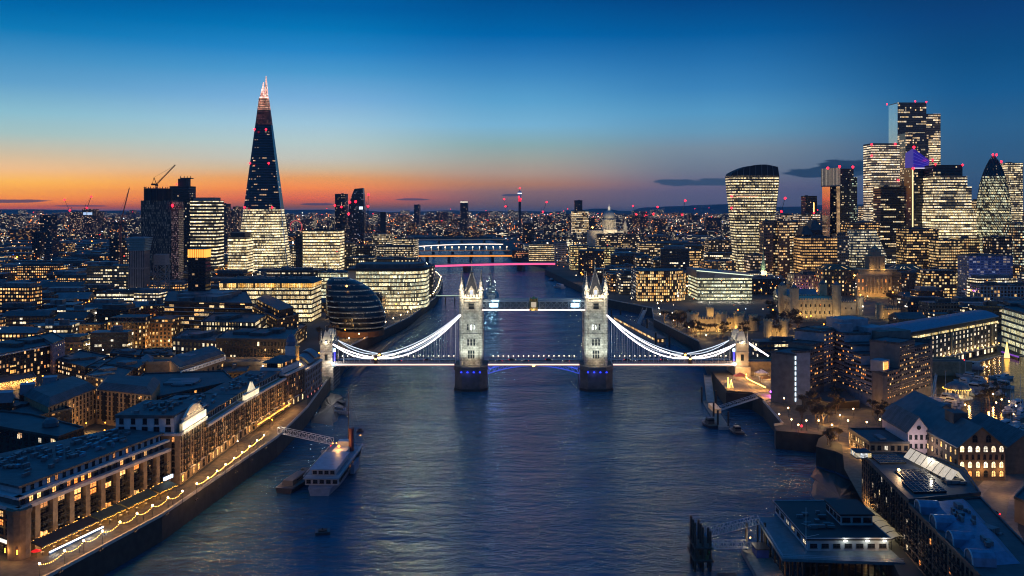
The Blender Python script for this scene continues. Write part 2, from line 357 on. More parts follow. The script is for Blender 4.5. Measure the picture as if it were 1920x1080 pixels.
# ================================================================ the setting: river, banks, hills
def water_mat():
    m = new_mat('river_water'); n = m.node_tree.nodes; l = m.node_tree.links
    # muddy blue body under a surface film that mirrors the sky, more strongly at grazing angles
    o = n.new('ShaderNodeOutputMaterial'); df = n.new('ShaderNodeBsdfDiffuse'); df.inputs[0].default_value = (.008, .06, .11, 1)
    p = n.new('ShaderNodeBsdfGlossy'); p.inputs['Color'].default_value = (.56, .84, 1, 1); p.inputs['Roughness'].default_value = .08
    fr = n.new('ShaderNodeFresnel'); fr.inputs['IOR'].default_value = 1.33; mx = n.new('ShaderNodeMixShader'); l.new(fr.outputs[0], mx.inputs[0]); l.new(df.outputs[0], mx.inputs[1]); l.new(p.outputs[0], mx.inputs[2]); l.new(mx.outputs[0], o.inputs[0])
    t = n.new('ShaderNodeTexCoord'); mp = n.new('ShaderNodeMapping'); l.new(t.outputs['Object'], mp.inputs[0]); mp.inputs['Scale'].default_value = (.13, .26, 1); mp.inputs['Rotation'].default_value = (0, 0, .35)
    a = n.new('ShaderNodeTexNoise'); a.inputs['Scale'].default_value = 1; a.inputs['Detail'].default_value = 6; a.inputs['Roughness'].default_value = .6; a.inputs['Distortion'].default_value = .5; l.new(mp.outputs[0], a.inputs['Vector'])
    mp2 = n.new('ShaderNodeMapping'); l.new(t.outputs['Object'], mp2.inputs[0]); mp2.inputs['Scale'].default_value = (.02, .05, 1); mp2.inputs['Rotation'].default_value = (0, 0, -.2)
    b = n.new('ShaderNodeTexNoise'); b.inputs['Scale'].default_value = 1; b.inputs['Detail'].default_value = 3; l.new(mp2.outputs[0], b.inputs['Vector'])
    # calm and ruffled patches
    mr = n.new('ShaderNodeMapRange'); l.new(b.outputs[0], mr.inputs[0]); mr.inputs[1].default_value = .35; mr.inputs[2].default_value = .65; mr.inputs[3].default_value = .35; mr.inputs[4].default_value = 1
    mu = n.new('ShaderNodeMath'); mu.operation = 'MULTIPLY'; l.new(a.outputs[0], mu.inputs[0]); l.new(mr.outputs[0], mu.inputs[1])
    bp = n.new('ShaderNodeBump'); bp.inputs['Strength'].default_value = 1; bp.inputs['Distance'].default_value = 2.3; l.new(mu.outputs[0], bp.inputs['Height'])
    l.new(bp.outputs[0], p.inputs['Normal']); l.new(bp.outputs[0], fr.inputs['Normal'])
    return m
M_water = water_mat()
SB = [(-190, 120), (-150, 250), (-138, 284), (-125, 339), (-112, 453), (-112, 520), (-117, 600), (-119, 650), (-127, 754), (-101, 941), (-92, 1135), (-94, 1235), (-103, 1411), (-158, 1764), (-209, 2124), (-277, 2822), (-420, 3300)]
NB = [(150, 120), (116, 284), (128, 340), (151, 407), (146, 428), (140, 437), (146, 452), (151, 459), (130, 468), (132, 478), (137, 480), (142, 537), (141, 557), (127, 563), (132, 627), (152, 772), (138, 923), (151, 1024), (108, 1129), (95, 1300), (57, 1647), (71, 1796), (0, 2080), (-21, 2470), (-33, 2950), (-70, 3300)]
w = MB(); w.quad([(-1500, -400, 0), (1500, -400, 0), (1500, 3300, 0), (-1500, 3300, 0)]); struct(w.build('river', M_water))
def ground_mat():
    m = new_mat('city_ground'); n = m.node_tree.nodes; l = m.node_tree.links
    p = n.new('ShaderNodeBsdfPrincipled'); o = n.new('ShaderNodeOutputMaterial'); l.new(p.outputs[0], o.inputs[0]); p.inputs['Roughness'].default_value = .85
    t = n.new('ShaderNodeTexCoord'); z = n.new('ShaderNodeTexNoise'); z.inputs['Scale'].default_value = .02; z.inputs['Detail'].default_value = 8; l.new(t.outputs['Object'], z.inputs['Vector'])
    r = n.new('ShaderNodeValToRGB'); l.new(z.outputs[0], r.inputs[0]); r.color_ramp.elements[0].position = .35; r.color_ramp.elements[0].color = (.02, .024, .018, 1); r.color_ramp.elements[1].position = .7; r.color_ramp.elements[1].color = (.075, .07, .062, 1)
    l.new(r.outputs[0], p.inputs['Base Color']); return m
M_ground = ground_mat()
GZ = 9.0
def bank(name, line, far, wallflip):
    b = MB(); poly = line + far
    for t in tessellate_polygon([[Vector((p[0], p[1], 0)) for p in poly]]):
        pts = [poly[k] for k in t]; ar = sum(pts[i][0]*pts[(i+1) % 3][1]-pts[(i+1) % 3][0]*pts[i][1] for i in range(3))
        if ar < 0: pts = pts[::-1]
        b.quad([(q[0], q[1], GZ) for q in pts], None, 0)
    for p, q in zip(line, line[1:]):
        f = [(p[0], p[1], -3), (q[0], q[1], -3), (q[0], q[1], GZ), (p[0], p[1], GZ)]
        b.quad(f if wallflip else f[::-1], None, 1)
    return struct(b.build(name, [M_ground, M_wallr]))
bank('ground_south_bank', SB, [(-3000, 3300.5), (-15500, 3300.5), (-15500, -600), (-190, -600)], True)
bank('ground_north_bank', NB, [(15500, 3300.5), (15500, -600), (150, -600)], False)
g = MB(); g.quad([(-15500, 3300.5, GZ), (15500, 3300.5, GZ), (15500, 14400, GZ), (-15500, 14400, GZ)]); g.quad([(-15500, 3300.5, -3), (15500, 3300.5, -3), (15500, 3300.5, GZ), (-15500, 3300.5, GZ)])
struct(g.build('ground', M_ground))
# parapet along both river walls
def parapet(name, line, off, label):
    b = MB(); b.path([(p[0], p[1], GZ+.55) for p in line], .5, 1.1); return b
for nm, line, lb in (('embankment_parapet', SB[1:7], 'long low stone parapet along the wharf promenade edge'), ('embankment_parapet', SB[7:13], 'low parapet of the curved riverside walk beyond the bridge by the glass offices'),
                     ('embankment_parapet', NB[15:19], 'low river parapet in front of the floodlit fortress trees'), ('embankment_parapet', NB[9:12], 'low promenade parapet below the stepped concrete hotel')):
    root = thing(nm, lb, 'parapet', (line[0][0], line[0][1], GZ))
    MB().path([(p[0], p[1], GZ+.5) for p in line], .5, 1.0).build('wall', M_stone, root)
    MB().path([(p[0], p[1], GZ+1.06) for p in line], .75, .12).build('coping', M_conc, root)
# foreshore exposed at low tide
def shore(name, pts, z=.35, edge=-.4):
    c = (sum(p[0] for p in pts)/len(pts), sum(p[1] for p in pts)/len(pts)); b = MB(); rr = random.Random(len(pts))
    inner = []
    P = []
    for a, q in zip(pts, pts[1:]+pts[:1]):
        k = max(2, int(math.dist(a, q)/6))
        for i in range(k):
            t = i/k; P.append((a[0]+(q[0]-a[0])*t+rr.uniform(-1, 1), a[1]+(q[1]-a[1])*t+rr.uniform(-1, 1)))
    n = len(P)
    mid = [(c[0]+(p[0]-c[0])*.8, c[1]+(p[1]-c[1])*.8, z+rr.uniform(0, .9)) for p in P]; out = [(p[0], p[1], edge) for p in P]; inn = [(c[0]+(p[0]-c[0])*.4, c[1]+(p[1]-c[1])*.4, z+.6+rr.uniform(0, .6)) for p in P]
    b.ring([out, mid, inn], cap=False)
    for i in range(n): b.quad([inn[i], inn[(i+1) % n], (c[0], c[1], z+1.2)])
    return struct(b.build(name, M_mud))
shore('foreshore', [(-112, 520), (-97, 512), (-99, 560), (-107, 600), (-117, 612)])
shore('foreshore', [(-119, 645), (-109, 660), (-104, 775), (-93, 930), (-88, 1040), (-92, 1135), (-101, 941), (-127, 754)])
shore('foreshore', [(140, 437), (133, 425), (124, 392), (122, 350), (120, 300), (128, 340), (151, 407), (146, 428)])
shore('foreshore', [(152, 772), (147, 772), (128, 850), (130, 925), (145, 1024), (151, 1024), (138, 923)])
shore('foreshore', [(116, 284), (104, 280), (92, 300), (96, 330), (118, 345), (124, 330)])
# far hills on the horizon
def hills(name, x0, x1, Y, h, seed, n=60):
    rr = random.Random(seed); ph = [rr.uniform(0, 6) for _ in range(5)]; b = MB(); rows = []
    for d in (0, 1500, 3500):
        row = []
        for i in range(n+1):
            t = i/n; x = x0+(x1-x0)*t; e = math.sin(math.pi*t)**.5
            hh = h*e*(.55+.2*math.sin(3*t*6+ph[0])+.15*math.sin(7*t*6+ph[1])+.1*math.sin(17*t*6+ph[2])); row.append((x, Y+d, GZ-6 if d == 0 else GZ+max(0, hh)*(1 if d == 1500 else .9)))
        rows.append(row)
    for r0, r1 in zip(rows, rows[1:]):
        for i in range(n): b.quad([r0[i], r0[i+1], r1[i+1], r1[i]])
    return struct(b.build(name, mat('hill', (.03, .035, .03), .9, var=.4, scale=.002)))
hills('hills', 550, 6400, 10800, 160, 3)
hills('hills', -9500, 800, 10900, 75, 5)
# ================================================================ the bridge
BY = 628.0; PXM = F/620.0
def bx(px): return (px-CX)/PXM
M_bst = mat('bridge_stone', (.42, .40, .36), .8, var=.55, scale=.35)
def courses(m, w, h, rx=math.pi/2, mort=.09):        # stone courses with dark joints
    n = m.node_tree.nodes; l = m.node_tree.links; p = next(x for x in n if x.type == 'BSDF_PRINCIPLED'); src = p.inputs['Base Color'].links[0].from_socket; t = n.new('ShaderNodeTexCoord'); mp = n.new('ShaderNodeMapping'); mp.inputs['Rotation'].default_value = (rx, 0, 0); l.new(t.outputs['Object'], mp.inputs[0]); b = n.new('ShaderNodeTexBrick'); l.new(mp.outputs[0], b.inputs[0]); b.inputs['Scale'].default_value = 1
    b.inputs['Brick Width'].default_value = w; b.inputs['Row Height'].default_value = h; b.inputs['Mortar Size'].default_value = mort; b.inputs['Color1'].default_value = (1, 1, 1, 1); b.inputs['Color2'].default_value = (.68, .68, .66, 1); b.inputs['Mortar'].default_value = (.42, .42, .42, 1); x = n.new('ShaderNodeMix'); x.data_type = 'RGBA'; x.blend_type = 'MULTIPLY'; x.inputs[0].default_value = 1; l.new(src, x.inputs[6]); l.new(b.outputs[0], x.inputs[7]); l.new(x.outputs[2], p.inputs['Base Color'])
courses(M_bst, 2.2, 1.1)
courses(M_roof, 5, 3, 0, .12); courses(M_roof2, 7, 1.4, 0, .1); courses(M_lead, 6, 1.2, 0, .08)
M_bst2 = mat('bridge_granite', (.1, .092, .085), .85, var=.4, scale=.25)
M_bblue = mat('bridge_steel', (.28, .36, .42), .5, .2, var=.15)
M_slate = mat('bridge_slate', (.06, .062, .07), .6, var=.4, scale=.8)
M_gold = mat('gilded', (.5, .36, .12), .35, .8, var=.1)
def tower_bridge():
    root = thing('bascule_bridge', 'floodlit stone twin-towered bascule bridge crossing the river with white lit suspension chains', 'bridge', (14, BY, 0))
    XL, XR = bx(883.5), bx(1117.5); AL, AR = bx(613), bx(1390)
    DZ = 17.0
    # piers with pointed cutwaters
    for xc in (XL, XR):
        hw = 11.0; poly = [(xc-hw, BY-11), (xc-6, BY-17), (xc+6, BY-17), (xc+hw, BY-11), (xc+hw, BY+11), (xc+6, BY+17), (xc-6, BY+17), (xc-hw, BY+11)]
        b = MB(); b.prism(poly, -4, 1.6, mi=1); b.prism(inset(poly, .5), 1.6, 13.2); b.prism(inset(poly, -.2), 13.2, 14.0); b.prism(inset(poly, .3), 14, 15.6)
        pier = b.build('pier', [M_bst2, mat('wet_stone', (.03, .028, .025), .35, var=.4)], root)
        for k in range(4):
            x = xc-6+k*4.0; l_ = MB(); l_.lathe([(.0, 0), (.5, .1), (.5, .6), (0, .8)], (x, BY-17.3 if abs(x-xc) <= 6 else BY-14, 12.2), 8); l_.build('blue_lamp', G_blue, pier)
        lamp((xc-2, BY-19, 12), 70, (.15, .2, 1), .4, parent=root)
    # towers
    for xc in (XL, XR):
        w, d = 6.5, 8.0; z0, z1 = 15.6, 58.5
        b = MB(); b.box(xc-w, xc+w, BY-d, BY+d, z0, z1)
        for z, e in ((z0, .7), (25.5, .35), (35.5, .35), (45.5, .35), (49.2, .3), (57.0, .55), (59.2, .8)):
            b.box(xc-w-e, xc+w+e, BY-d-e, BY+d+e, z, z+.8)
        tw = b.build('tower', M_bst, root)
        par = MB()
        for sx_, sy_ in ((1, 0), (-1, 0), (0, 1), (0, -1)):
            n_ = 7
            for k in range(n_):
                t = -1+2*(k+.5)/n_
                x = xc+(w+.4)*sx_ if sx_ else xc+t*w; y = BY+(d+.4)*sy_ if sy_ else BY+t*d
                par.cbox((x, y, 60.9), (.5 if sx_ else 1.2, .5 if sy_ else 1.5, 1.7))
        par.build('parapet', M_bst, tw)
        # windows: groups of three on four storeys, with label moulds, on the river faces and the road faces
        for fy in (-1, 1):
            for z, hh, cols in ((20.0, 5.2, (-1.55, 0, 1.55)), (28.4, 4.2, (-2.0, 0, 2.0)), (38.4, 4.2, (-2.2, 0, 2.2)), (52.2, 3.8, (0,))):
                for cx in cols:
                    wd = 1.15 if len(cols) > 1 else 3.6
                    fr = MB(); y = BY+fy*(d+.03)
                    fr.box(xc+cx-wd/2-.25, xc+cx+wd/2+.25, min(y, y+fy*.22), max(y, y+fy*.22), z-.3, z); fr.box(xc+cx-wd/2-.25, xc+cx-wd/2, min(y, y+fy*.22), max(y, y+fy*.22), z, z+hh)
                    fr.box(xc+cx+wd/2, xc+cx+wd/2+.25, min(y, y+fy*.22), max(y, y+fy*.22), z, z+hh); fr.box(xc+cx-wd/2-.35, xc+cx+wd/2+.35, min(y, y+fy*.35), max(y, y+fy*.35), z+hh, z+hh+.35)
                    fr.box(xc+cx-wd/2, xc+cx+wd/2, min(y, y+fy*.15), max(y, y+fy*.15), z+hh*.52, z+hh*.58)
                    fr.box(xc+cx-wd/2, xc+cx+wd/2, min(y, y+fy*.05), max(y, y+fy*.05), z, z+hh, mi=1)
                    fr.build('window', [M_bst, M_glass], tw)
            bal = MB(); y = BY+fy*(d+.7); bal.cbox((xc, y, 51.6), (6, 1.3, .5))
            for k in range(7): bal.cbox((xc-2.7+k*.9, y+fy*.5, 50.6), (.35, .5, 1.6))
            bal.build('balcony', M_bst, tw)
        # corner turrets
        for sx_ in (-1, 1):
            for sy_ in (-1, 1):
                tx, ty = xc+sx_*(w-.2), BY+sy_*(d-.2)
                t = MB(); t.lathe([(1.5, z0), (1.5, 59), (1.9, 59.4), (1.9, 60.4), (1.55, 60.8), (1.55, 64.2), (1.95, 64.6), (1.95, 65.2)], (tx, ty, 0), 8, rot=math.pi/8)
                for z in (25.5, 35.5, 45.5, 57): t.lathe([(1.75, z), (1.75, z+.8)], (tx, ty, 0), 8, rot=math.pi/8)
                t.build('turret', M_bst, tw)
                s_ = MB(); s_.lathe([(1.6, 65.2), (.9, 69), (.25, 73.4), (.12, 73.8)], (tx, ty, 0), 8); s_.build('turret_spire', M_bst, tw)
                f_ = MB(); f_.lathe([(.16, 73.8), (.16, 77)], (tx, ty, 0), 5); f_.cbox((tx, ty, 75.8), (1.1, .25, .25)); f_.cbox((tx, ty, 75.8), (.25, 1.1, .25)); f_.lathe([(0, 74.2), (.38, 74.6), (0, 75)], (tx, ty, 0), 6); f_.build('finial', mat('gilt_finial', (.6, .52, .36), .4, .5, var=0), tw)
        # steep roof with dormer gable
        rf = MB(); a = [(xc-5.2, BY-6.6), (xc+5.2, BY-6.6), (xc+5.2, BY+6.6), (xc-5.2, BY+6.6)]; a2 = [(xc-.7, BY-.9), (xc+.7, BY-.9), (xc+.7, BY+.9), (xc-.7, BY+.9)]
        rf.prism(a, 60, 75.2, poly2=a2); rf.prism([(xc-1.1, BY-1.3), (xc+1.1, BY-1.3), (xc+1.1, BY+1.3), (xc-1.1, BY+1.3)], 75.2, 76)
        rf.build('roof', M_slate, tw)
        hip = MB()
        for p, q in zip(a, a2): hip.beam((*p, 60), (*q, 75.4), .5)
        hip.build('roof_ridge', mat('pale_lead', (.4, .38, .33), .5, var=.2), tw)
        f_ = MB(); f_.lathe([(.5, 76), (.35, 79), (.7, 79.4), (.14, 80), (.12, 83.6)], (xc, BY, 0), 6); f_.cbox((xc, BY, 82.2), (1.2, .2, .2)); f_.build('finial', mat('gilt_finial', (.6, .52, .36), .4, .5, var=0), tw)
        for fy in (-1, 1):
            dm = MB(); y0 = BY+fy*6.2; dm.box(xc-1.8, xc+1.8, min(y0, y0-fy*3), max(y0, y0-fy*3), 60, 64.2)
            y1 = y0-fy*3; dm.quad([(xc-1.9, y0, 64.2), (xc+1.9, y0, 64.2), (xc, y0, 67.6)]); dm.quad([(xc-1.9, y0, 64.2), (xc, y0, 67.6), (xc, y1, 67.6), (xc-1.9, y1, 64.2)]); dm.quad([(xc+1.9, y0, 64.2), (xc, y0, 67.6), (xc, y1, 67.6), (xc+1.9, y1, 64.2)])
            dm.build('dormer', M_bst, tw)
            gw = MB(); gw.box(xc-1.0, xc+1.0, min(y0, y0+fy*.06), max(y0, y0+fy*.06), 61, 64.4); gw.build('dormer_window', glow('dormer', '#dfe8ff', .9), tw)
        # floodlights off the pier and cornice, with lamps added in mid-air for the turrets
        for sx_ in (-1, 1):
            lamp((xc+sx_*7, BY-24, 17), 21000, (.9, 1, .86), 1.5, 'flood_light', root, spot=75, aim=(xc-sx_*1, BY-8, 34))
            lamp((xc+sx_*7.5, BY-13, 66), 3600, (1, .86, .62), .4, 'flood_light', root); lamp((xc+sx_*3.2, BY-11.5, 60.6), 2600, (1, .8, .5), .3, 'flood_light', root)
            lamp((xc+sx_*15, BY+2, 19), 5000, (1, .86, .62), 1, 'flood_light', root, spot=90, aim=(xc+sx_*6, BY, 38))
        lamp((xc, BY-26, 38), 8000, (.9, 1, .88), 2, 'flood_light', root, spot=80, aim=(xc, BY-8, 50))
        lamp((xc, BY-13, 18), 900, (1, .75, .4), .4, 'flood_light', root)
    # high-level walkways
    for y in (BY-7, BY+7):
        b = MB(); x0, x1 = XL+6.5, XR-6.5
        b.box(x0, x1, y-1.6, y+1.6, 51.6, 52.3); b.box(x0, x1, y-1.7, y+1.7, 56.9, 57.5); b.box(x0, x1, y-1.3, y+1.3, 57.5, 58)
        n_ = 18
        for k in range(n_):
            xa = x0+(x1-x0)*k/n_; xb = x0+(x1-x0)*(k+1)/n_
            for yy in (y-1.5, y+1.5):
                b.beam((xa, yy, 52.3), (xb, yy, 56.9), .22); b.beam((xb, yy, 52.3), (xa, yy, 56.9), .22); b.beam((xa, yy, 52), (xa, yy, 57), .25)
        wk = b.build('walkway', M_bblue, root)
        MB().box(x0, x1, y-1.2, y+1.2, 52.4, 56.8).build('walkway_glazing', mat('walkway_glass', (.05, .06, .07), .2, emit='#5a6a80', es=.12, var=0), wk)
        MB().box(x0, x1, y-1.95, y-1.7, 51.4, 52.1).build('light_strip', glow('walk', '#ffcfc6', 2.8), wk)
    crest = MB(); xm = (XL+XR)/2; crest.cbox((xm, BY-9.0, 54.6), (5.4, .6, 6.4)); crest.lathe([(0, 0), (2.3, .1), (2.3, .5), (0, .6)], (xm, BY-9.4, 53), 10); crest.lathe([(1.7, 57.8), (1.9, 59), (.3, 60.6)], (xm, BY-9, 0), 6)
    for s_ in (-1, 1): crest.lathe([(.5, 57.8), (.4, 59.6), (0, 60.2)], (xm+s_*2.2, BY-9, 0), 6)
    cr = crest.build('crest', M_gold, root)
    sh = MB(); sh.quad([(xm-1.7, BY-9.34, 57), (xm+1.7, BY-9.34, 57), (xm+1.7, BY-9.34, 54), (xm, BY-9.34, 52.2), (xm-1.7, BY-9.34, 54)][::-1]); sh.build('shield', mat('shield_white', (.7, .66, .55), .5, emit='#ffe2b0', es=.5, var=.2), cr)
    lamp((xm, BY-13, 50.5), 900, (1, .8, .5), .3, 'flood_light', root)
    for px in (926, 1078):
        x = bx(px); f_ = MB(); f_.cbox((x, BY-9.2, 54.9), (5.2, .5, 2.4)); f_.build('floodlamp', glow('icy', '#bfe8ff', 7), root); f_ = MB(); f_.cbox((x+1, BY-9.2, 57.9), (4.5, .5, .6)); f_.build('floodlamp', glow('icy', '#bfe8ff', 7), root)
    # decks
    def deck(x0, x1, nm):
        b = MB(); b.box(x0, x1, BY-9.2, BY+9.2, 16.0, DZ); b.box(x0, x1, BY-9.5, BY-9.2, 15.2, 17.4); b.box(x0, x1, BY+9.2, BY+9.5, 15.2, 17.4)
        d_ = b.build(nm, [M_bblue], root)
        MB().box(x0, x1, BY-5.6, BY+5.6, DZ+.004, DZ+.02).build('road_surface', M_asph, d_)
        mk = MB(); k = x0+2
        while k < x1-3: mk.box(k, k+2, BY-.08, BY+.08, DZ+.024, DZ+.034); k += 5
        mk.build('lane_marking', M_white, d_)
        rl = MB()
        for y in (BY-9.3, BY+9.3):
            rl.box(x0, x1, y-.12, y+.12, DZ+1.3, DZ+1.5); rl.box(x0, x1, y-.08, y+.08, DZ+.4, DZ+.5)
            k = x0+1
            while k < x1: rl.box(k, k+.25, y-.12, y+.12, DZ+.4, DZ+1.4); k += 1.6
        rl.build('railing', mat('railing_paint', (.4, .34, .32), .5, var=.1), d_)
        MB().box(x0, x1, BY-9.75, BY-9.5, 15.9, 16.6).build('light_strip', glow('deck', '#ffc4b0', 2.1), d_)
        # small lanterns along the far parapet
        k = x0+3
        ln = MB()
        while k < x1-1: ln.lathe([(0, 0), (.3, .15), (.3, .5), (0, .7)], (k, BY+9.3, DZ+1.6), 6); k += 3.4
        ln.build('railing_lights', glow('rail', '#fff0d0', 5), d_)['kind'] = 'stuff'
        return d_
    deck(AL+4, XL-11, 'side_span'); deck(XR+11, AR-4, 'side_span')
    cd = deck(XL+11, XR-11, 'bascule_span')
    for s_, xe in ((1, XL+11), (-1, XR-11)):       # curved bascule girders, their blue lighting put into the steel as glow
        for y in (BY-8.4, BY+8.4):
            b = MB(); pts = []
            for k in range(9):
                t = k/8; x = xe+s_*t*27; z = 10.2+5*(1-(1-t)**1.8)
                pts.append((x, y, z))
            b.path(pts, .5, .6)
            for k in range(8):
                b.beam(pts[k], (pts[k][0], y, 15.6), .3); b.beam(pts[k], (pts[k+1][0], y, 15.6), .3)
            b.build('bascule_girder', mat('girder_blue_glow', (.2, .3, .6), .4, .2, emit='#4a60ff', es=.45, var=0), cd)
        lamp((xe+s_*3, BY-3, 11), 1200, (.2, .25, 1), .5, 'flood_light', root)
    cl = MB(); cl.lathe([(0, 0), (.9, .3), (.9, 1), (0, 1.3)], (xm, BY-10, 14.9), 8); cl.build('navigation_light', glow('nav', '#ffc060', 7), cd)
    # abutment gate towers
    for xc, sgn in ((AL, -1), (AR, 1)):
        b = MB(); w, d = 4.0, 11
        for y in (BY-7.5, BY+7.5):
            b.box(xc-w, xc+w, y-3.2, y+3.2, 4, 30.0)
            for z in (17.5, 24, 29.6): b.box(xc-w-.4, xc+w+.4, y-3.6, y+3.6, z, z+.7)
        b.box(xc-w+.1, xc+w-.1, BY-4.4, BY+4.4, 24.2, 30.1)
        b.box(xc-w-1, xc+w+1, BY-12.5, BY+12.5, -4, 15)
        ab = b.build('abutment_tower', M_bst if sgn < 0 else mat('abut_brown', (.34, .29, .22), .8, var=.3, scale=.35), root)
        pr = MB()
        for y in (BY-7.5, BY+7.5):
            for k in range(5): pr.cbox((xc-3.8+k*1.9, y-3.3, 31), (1, .5, 1.4)); pr.cbox((xc-3.8+k*1.9, y+3.3, 31), (1, .5, 1.4))
        pr.build('battlement', M_bst, ab)
        for y in (BY-7.5, BY+7.5):
            rf = MB(); rf.prism([(xc-3.2, y-2.6), (xc+3.2, y-2.6), (xc+3.2, y+2.6), (xc-3.2, y+2.6)], 30.3, 37.5, poly2=[(xc-1.6, y-.2), (xc+1.6, y-.2), (xc+1.6, y+.2), (xc-1.6, y+.2)]); rf.build('roof', mat('lit_lead', (.5, .47, .38), .6, var=.2), ab)
            for s2 in (-1, 1):
                f_ = MB(); f_.lathe([(.5, 30), (.5, 34), (.1, 37.6), (.08, 39.5)], (xc+s2*3.4, y-2.6, 0), 6); f_.build('pinnacle', M_bst, ab)
            lamp((xc, y-5, 31), 1100, (1, .85, .6), .4, 'flood_light', root)
        win = MB(); y = BY-10.76; win.box(xc-1, xc+1, y-.05, y, 19, 23); win.build('window', M_glass, ab)
        bl = MB(); bl.cbox((xc-sgn*5.2, BY-9, 21.5), (.8, .8, 6)); bl.build('blue_floodlamp', glow('violet', '#3a3aff', 2), ab)
        bl = MB(); bl.cbox((xc-sgn*5.2, BY-9.2, 25.6), (1.2, .8, 1.8)); bl.build('floodlamp', glow('icy', '#bfe8ff', 7), ab)
        bl = MB(); bl.cbox((xc-sgn*4.8, BY-10.2, 16.8), (1.4, .8, 1.4)); bl.build('floodlamp', glow('icy', '#bfe8ff', 7), ab)
        lamp((xc-sgn*4, BY-15, 18), 3500, (1, .88, .7) if sgn < 0 else (1, .7, .4), .5, 'flood_light', root)
    # suspension chains: stiffened crescents between tower, low pin and abutment
    def chain(xa, za, xb, zb, sag_u, sag_l, y, lit, nm='suspension_chain', n_=14):
        up, lo = [], []
        for k in range(n_+1):
            t = k/n_; x = xa+(xb-xa)*t; z = za+(zb-za)*t; e = 4*t*(1-t)
            up.append((x, y, z-sag_u*e)); lo.append((x, y, z-sag_l*e))
        b = MB(); b.path(up, .9, .8); b.path(lo, .9, .8)
        for k in range(1, n_): b.beam(up[k], lo[k], .35)
        for k in range(n_): b.beam(up[k], lo[k+1], .3) if k % 2 else b.beam(lo[k], up[k+1], .3)
        c_ = b.build(nm, M_bblue, root)
        if lit:
            for pts in (up, lo):
                MB().path([(p[0], p[1]-.6, p[2]+.15) for p in pts], .3, .72).build('light_strip', glow('chain', '#fff0f0', 3.8), c_)
        else:
            for pts in (up, lo): MB().path([(p[0], p[1]-.6, p[2]+.2) for p in pts], .3, .35).build('light_strip', glow('chain_dim', '#dfe8f4', 1.4), c_)
        return lo
    for y, lit in ((BY-8.8, True), (BY+8.8, False)):
        for xt, xp, xa_ in ((XL-6.8, bx(705), AL+4), (XR+6.8, bx(1293), AR-4)):
            lo1 = chain(xt, 48.4, xp, 20.4, 5.2, 8.6, y, lit, n_=16)
            lo2 = chain(xp, 20.4, xa_, 29.5, 1.3, 3.2, y, lit, n_=8)
            for lo in (lo1[1:-1], lo2[1:-1]):
                for p in lo:
                    MB().lathe([(.16, 0), (.16, max(.4, p[2]-DZ))], (p[0], p[1], DZ), 5).build('hanger', mat('hanger_paint', (.5, .53, .55), .4, var=0), root)
            pn = MB(); pn.cbox((xp, y, 19), (2.2, 1.6, 4.6)); pn.lathe([(1.3, -1), (1.3, 1)], (xp, y, 20.6), 12); pn.build('chain_pin', M_dark, root)
            pl = MB(); pl.lathe([(0, 0), (.7, .3), (.7, .9), (0, 1.2)], (xp, y-1.4, 19.4), 8); pl.build('pin_lamp', G_warm, root)
    # short land ties beyond the north abutment
    for y in (BY-8.8, BY+8.8):
        MB().beam((AR+4, y, 30.5), (AR+17.5, y, 21.5), .8).build('land_tie', M_bblue, root)
        MB().beam((AR+4, y-.6, 30.7), (AR+17.5, y-.6, 21.7), .3, .9).build('light_strip', glow('chain', '#fff2f2', 4.2), root)
    # approach viaducts
    for x0, x1, m_ in ((AL-120, AL-4, M_brick), (AR+4, AR+150, M_brick)):
        b = MB(); b.box(x0, x1, BY-9.3, BY+9.3, 9, DZ-.02); b.box(x0, x1, BY-9.7, BY-9.2, DZ-1, DZ+1.2); b.box(x0, x1, BY+9.2, BY+9.7, DZ-1, DZ+1.2); v = b.build('approach_viaduct', m_, root)
        MB().box(x0, x1, BY-5.6, BY+5.6, DZ-.015, DZ+.01).build('road_surface', M_asph, v)
    return root, XL, XR, AL, AR
bridge, XL, XR, AL, AR = tower_bridge()
# ================================================================ the skyline: towers and landmarks
FOOT = []                                   # footprints that the generic city must keep clear of
def foot(poly, pad=6):
    FOOT.append((min(p[0] for p in poly)-pad, max(p[0] for p in poly)+pad, min(p[1] for p in poly)-pad, max(p[1] for p in poly)+pad))
def plant(b, poly, z, n, rr, h=3, mi=0):
    x0, x1 = min(p[0] for p in poly), max(p[0] for p in poly); y0, y1 = min(p[1] for p in poly), max(p[1] for p in poly)
    for k in range(n):
        a = rr.uniform(.25, .75); c = rr.uniform(.25, .75)
        # bilinear inside the footprint so that boxes stay on the roof
        if len(poly) == 4:
            p = [poly[0][i]*(1-a)*(1-c)+poly[1][i]*a*(1-c)+poly[2][i]*a*c+poly[3][i]*(1-a)*c for i in (0, 1)]; an = math.atan2(poly[1][1]-poly[0][1], poly[1][0]-poly[0][0])
            w = math.dist(poly[0], poly[1]); d = math.dist(poly[1], poly[2])
        else: p = [(x0+x1)/2+(a-.5)*(x1-x0)*.4, (y0+y1)/2+(c-.5)*(y1-y0)*.4]; an = 0; w, d = (x1-x0)*.6, (y1-y0)*.6
        hh = h*rr.uniform(.5, 1.1)
        b.cbox((p[0], p[1], z+hh/2), (w*rr.uniform(.12, .3), d*rr.uniform(.15, .35), hh), an, mi)
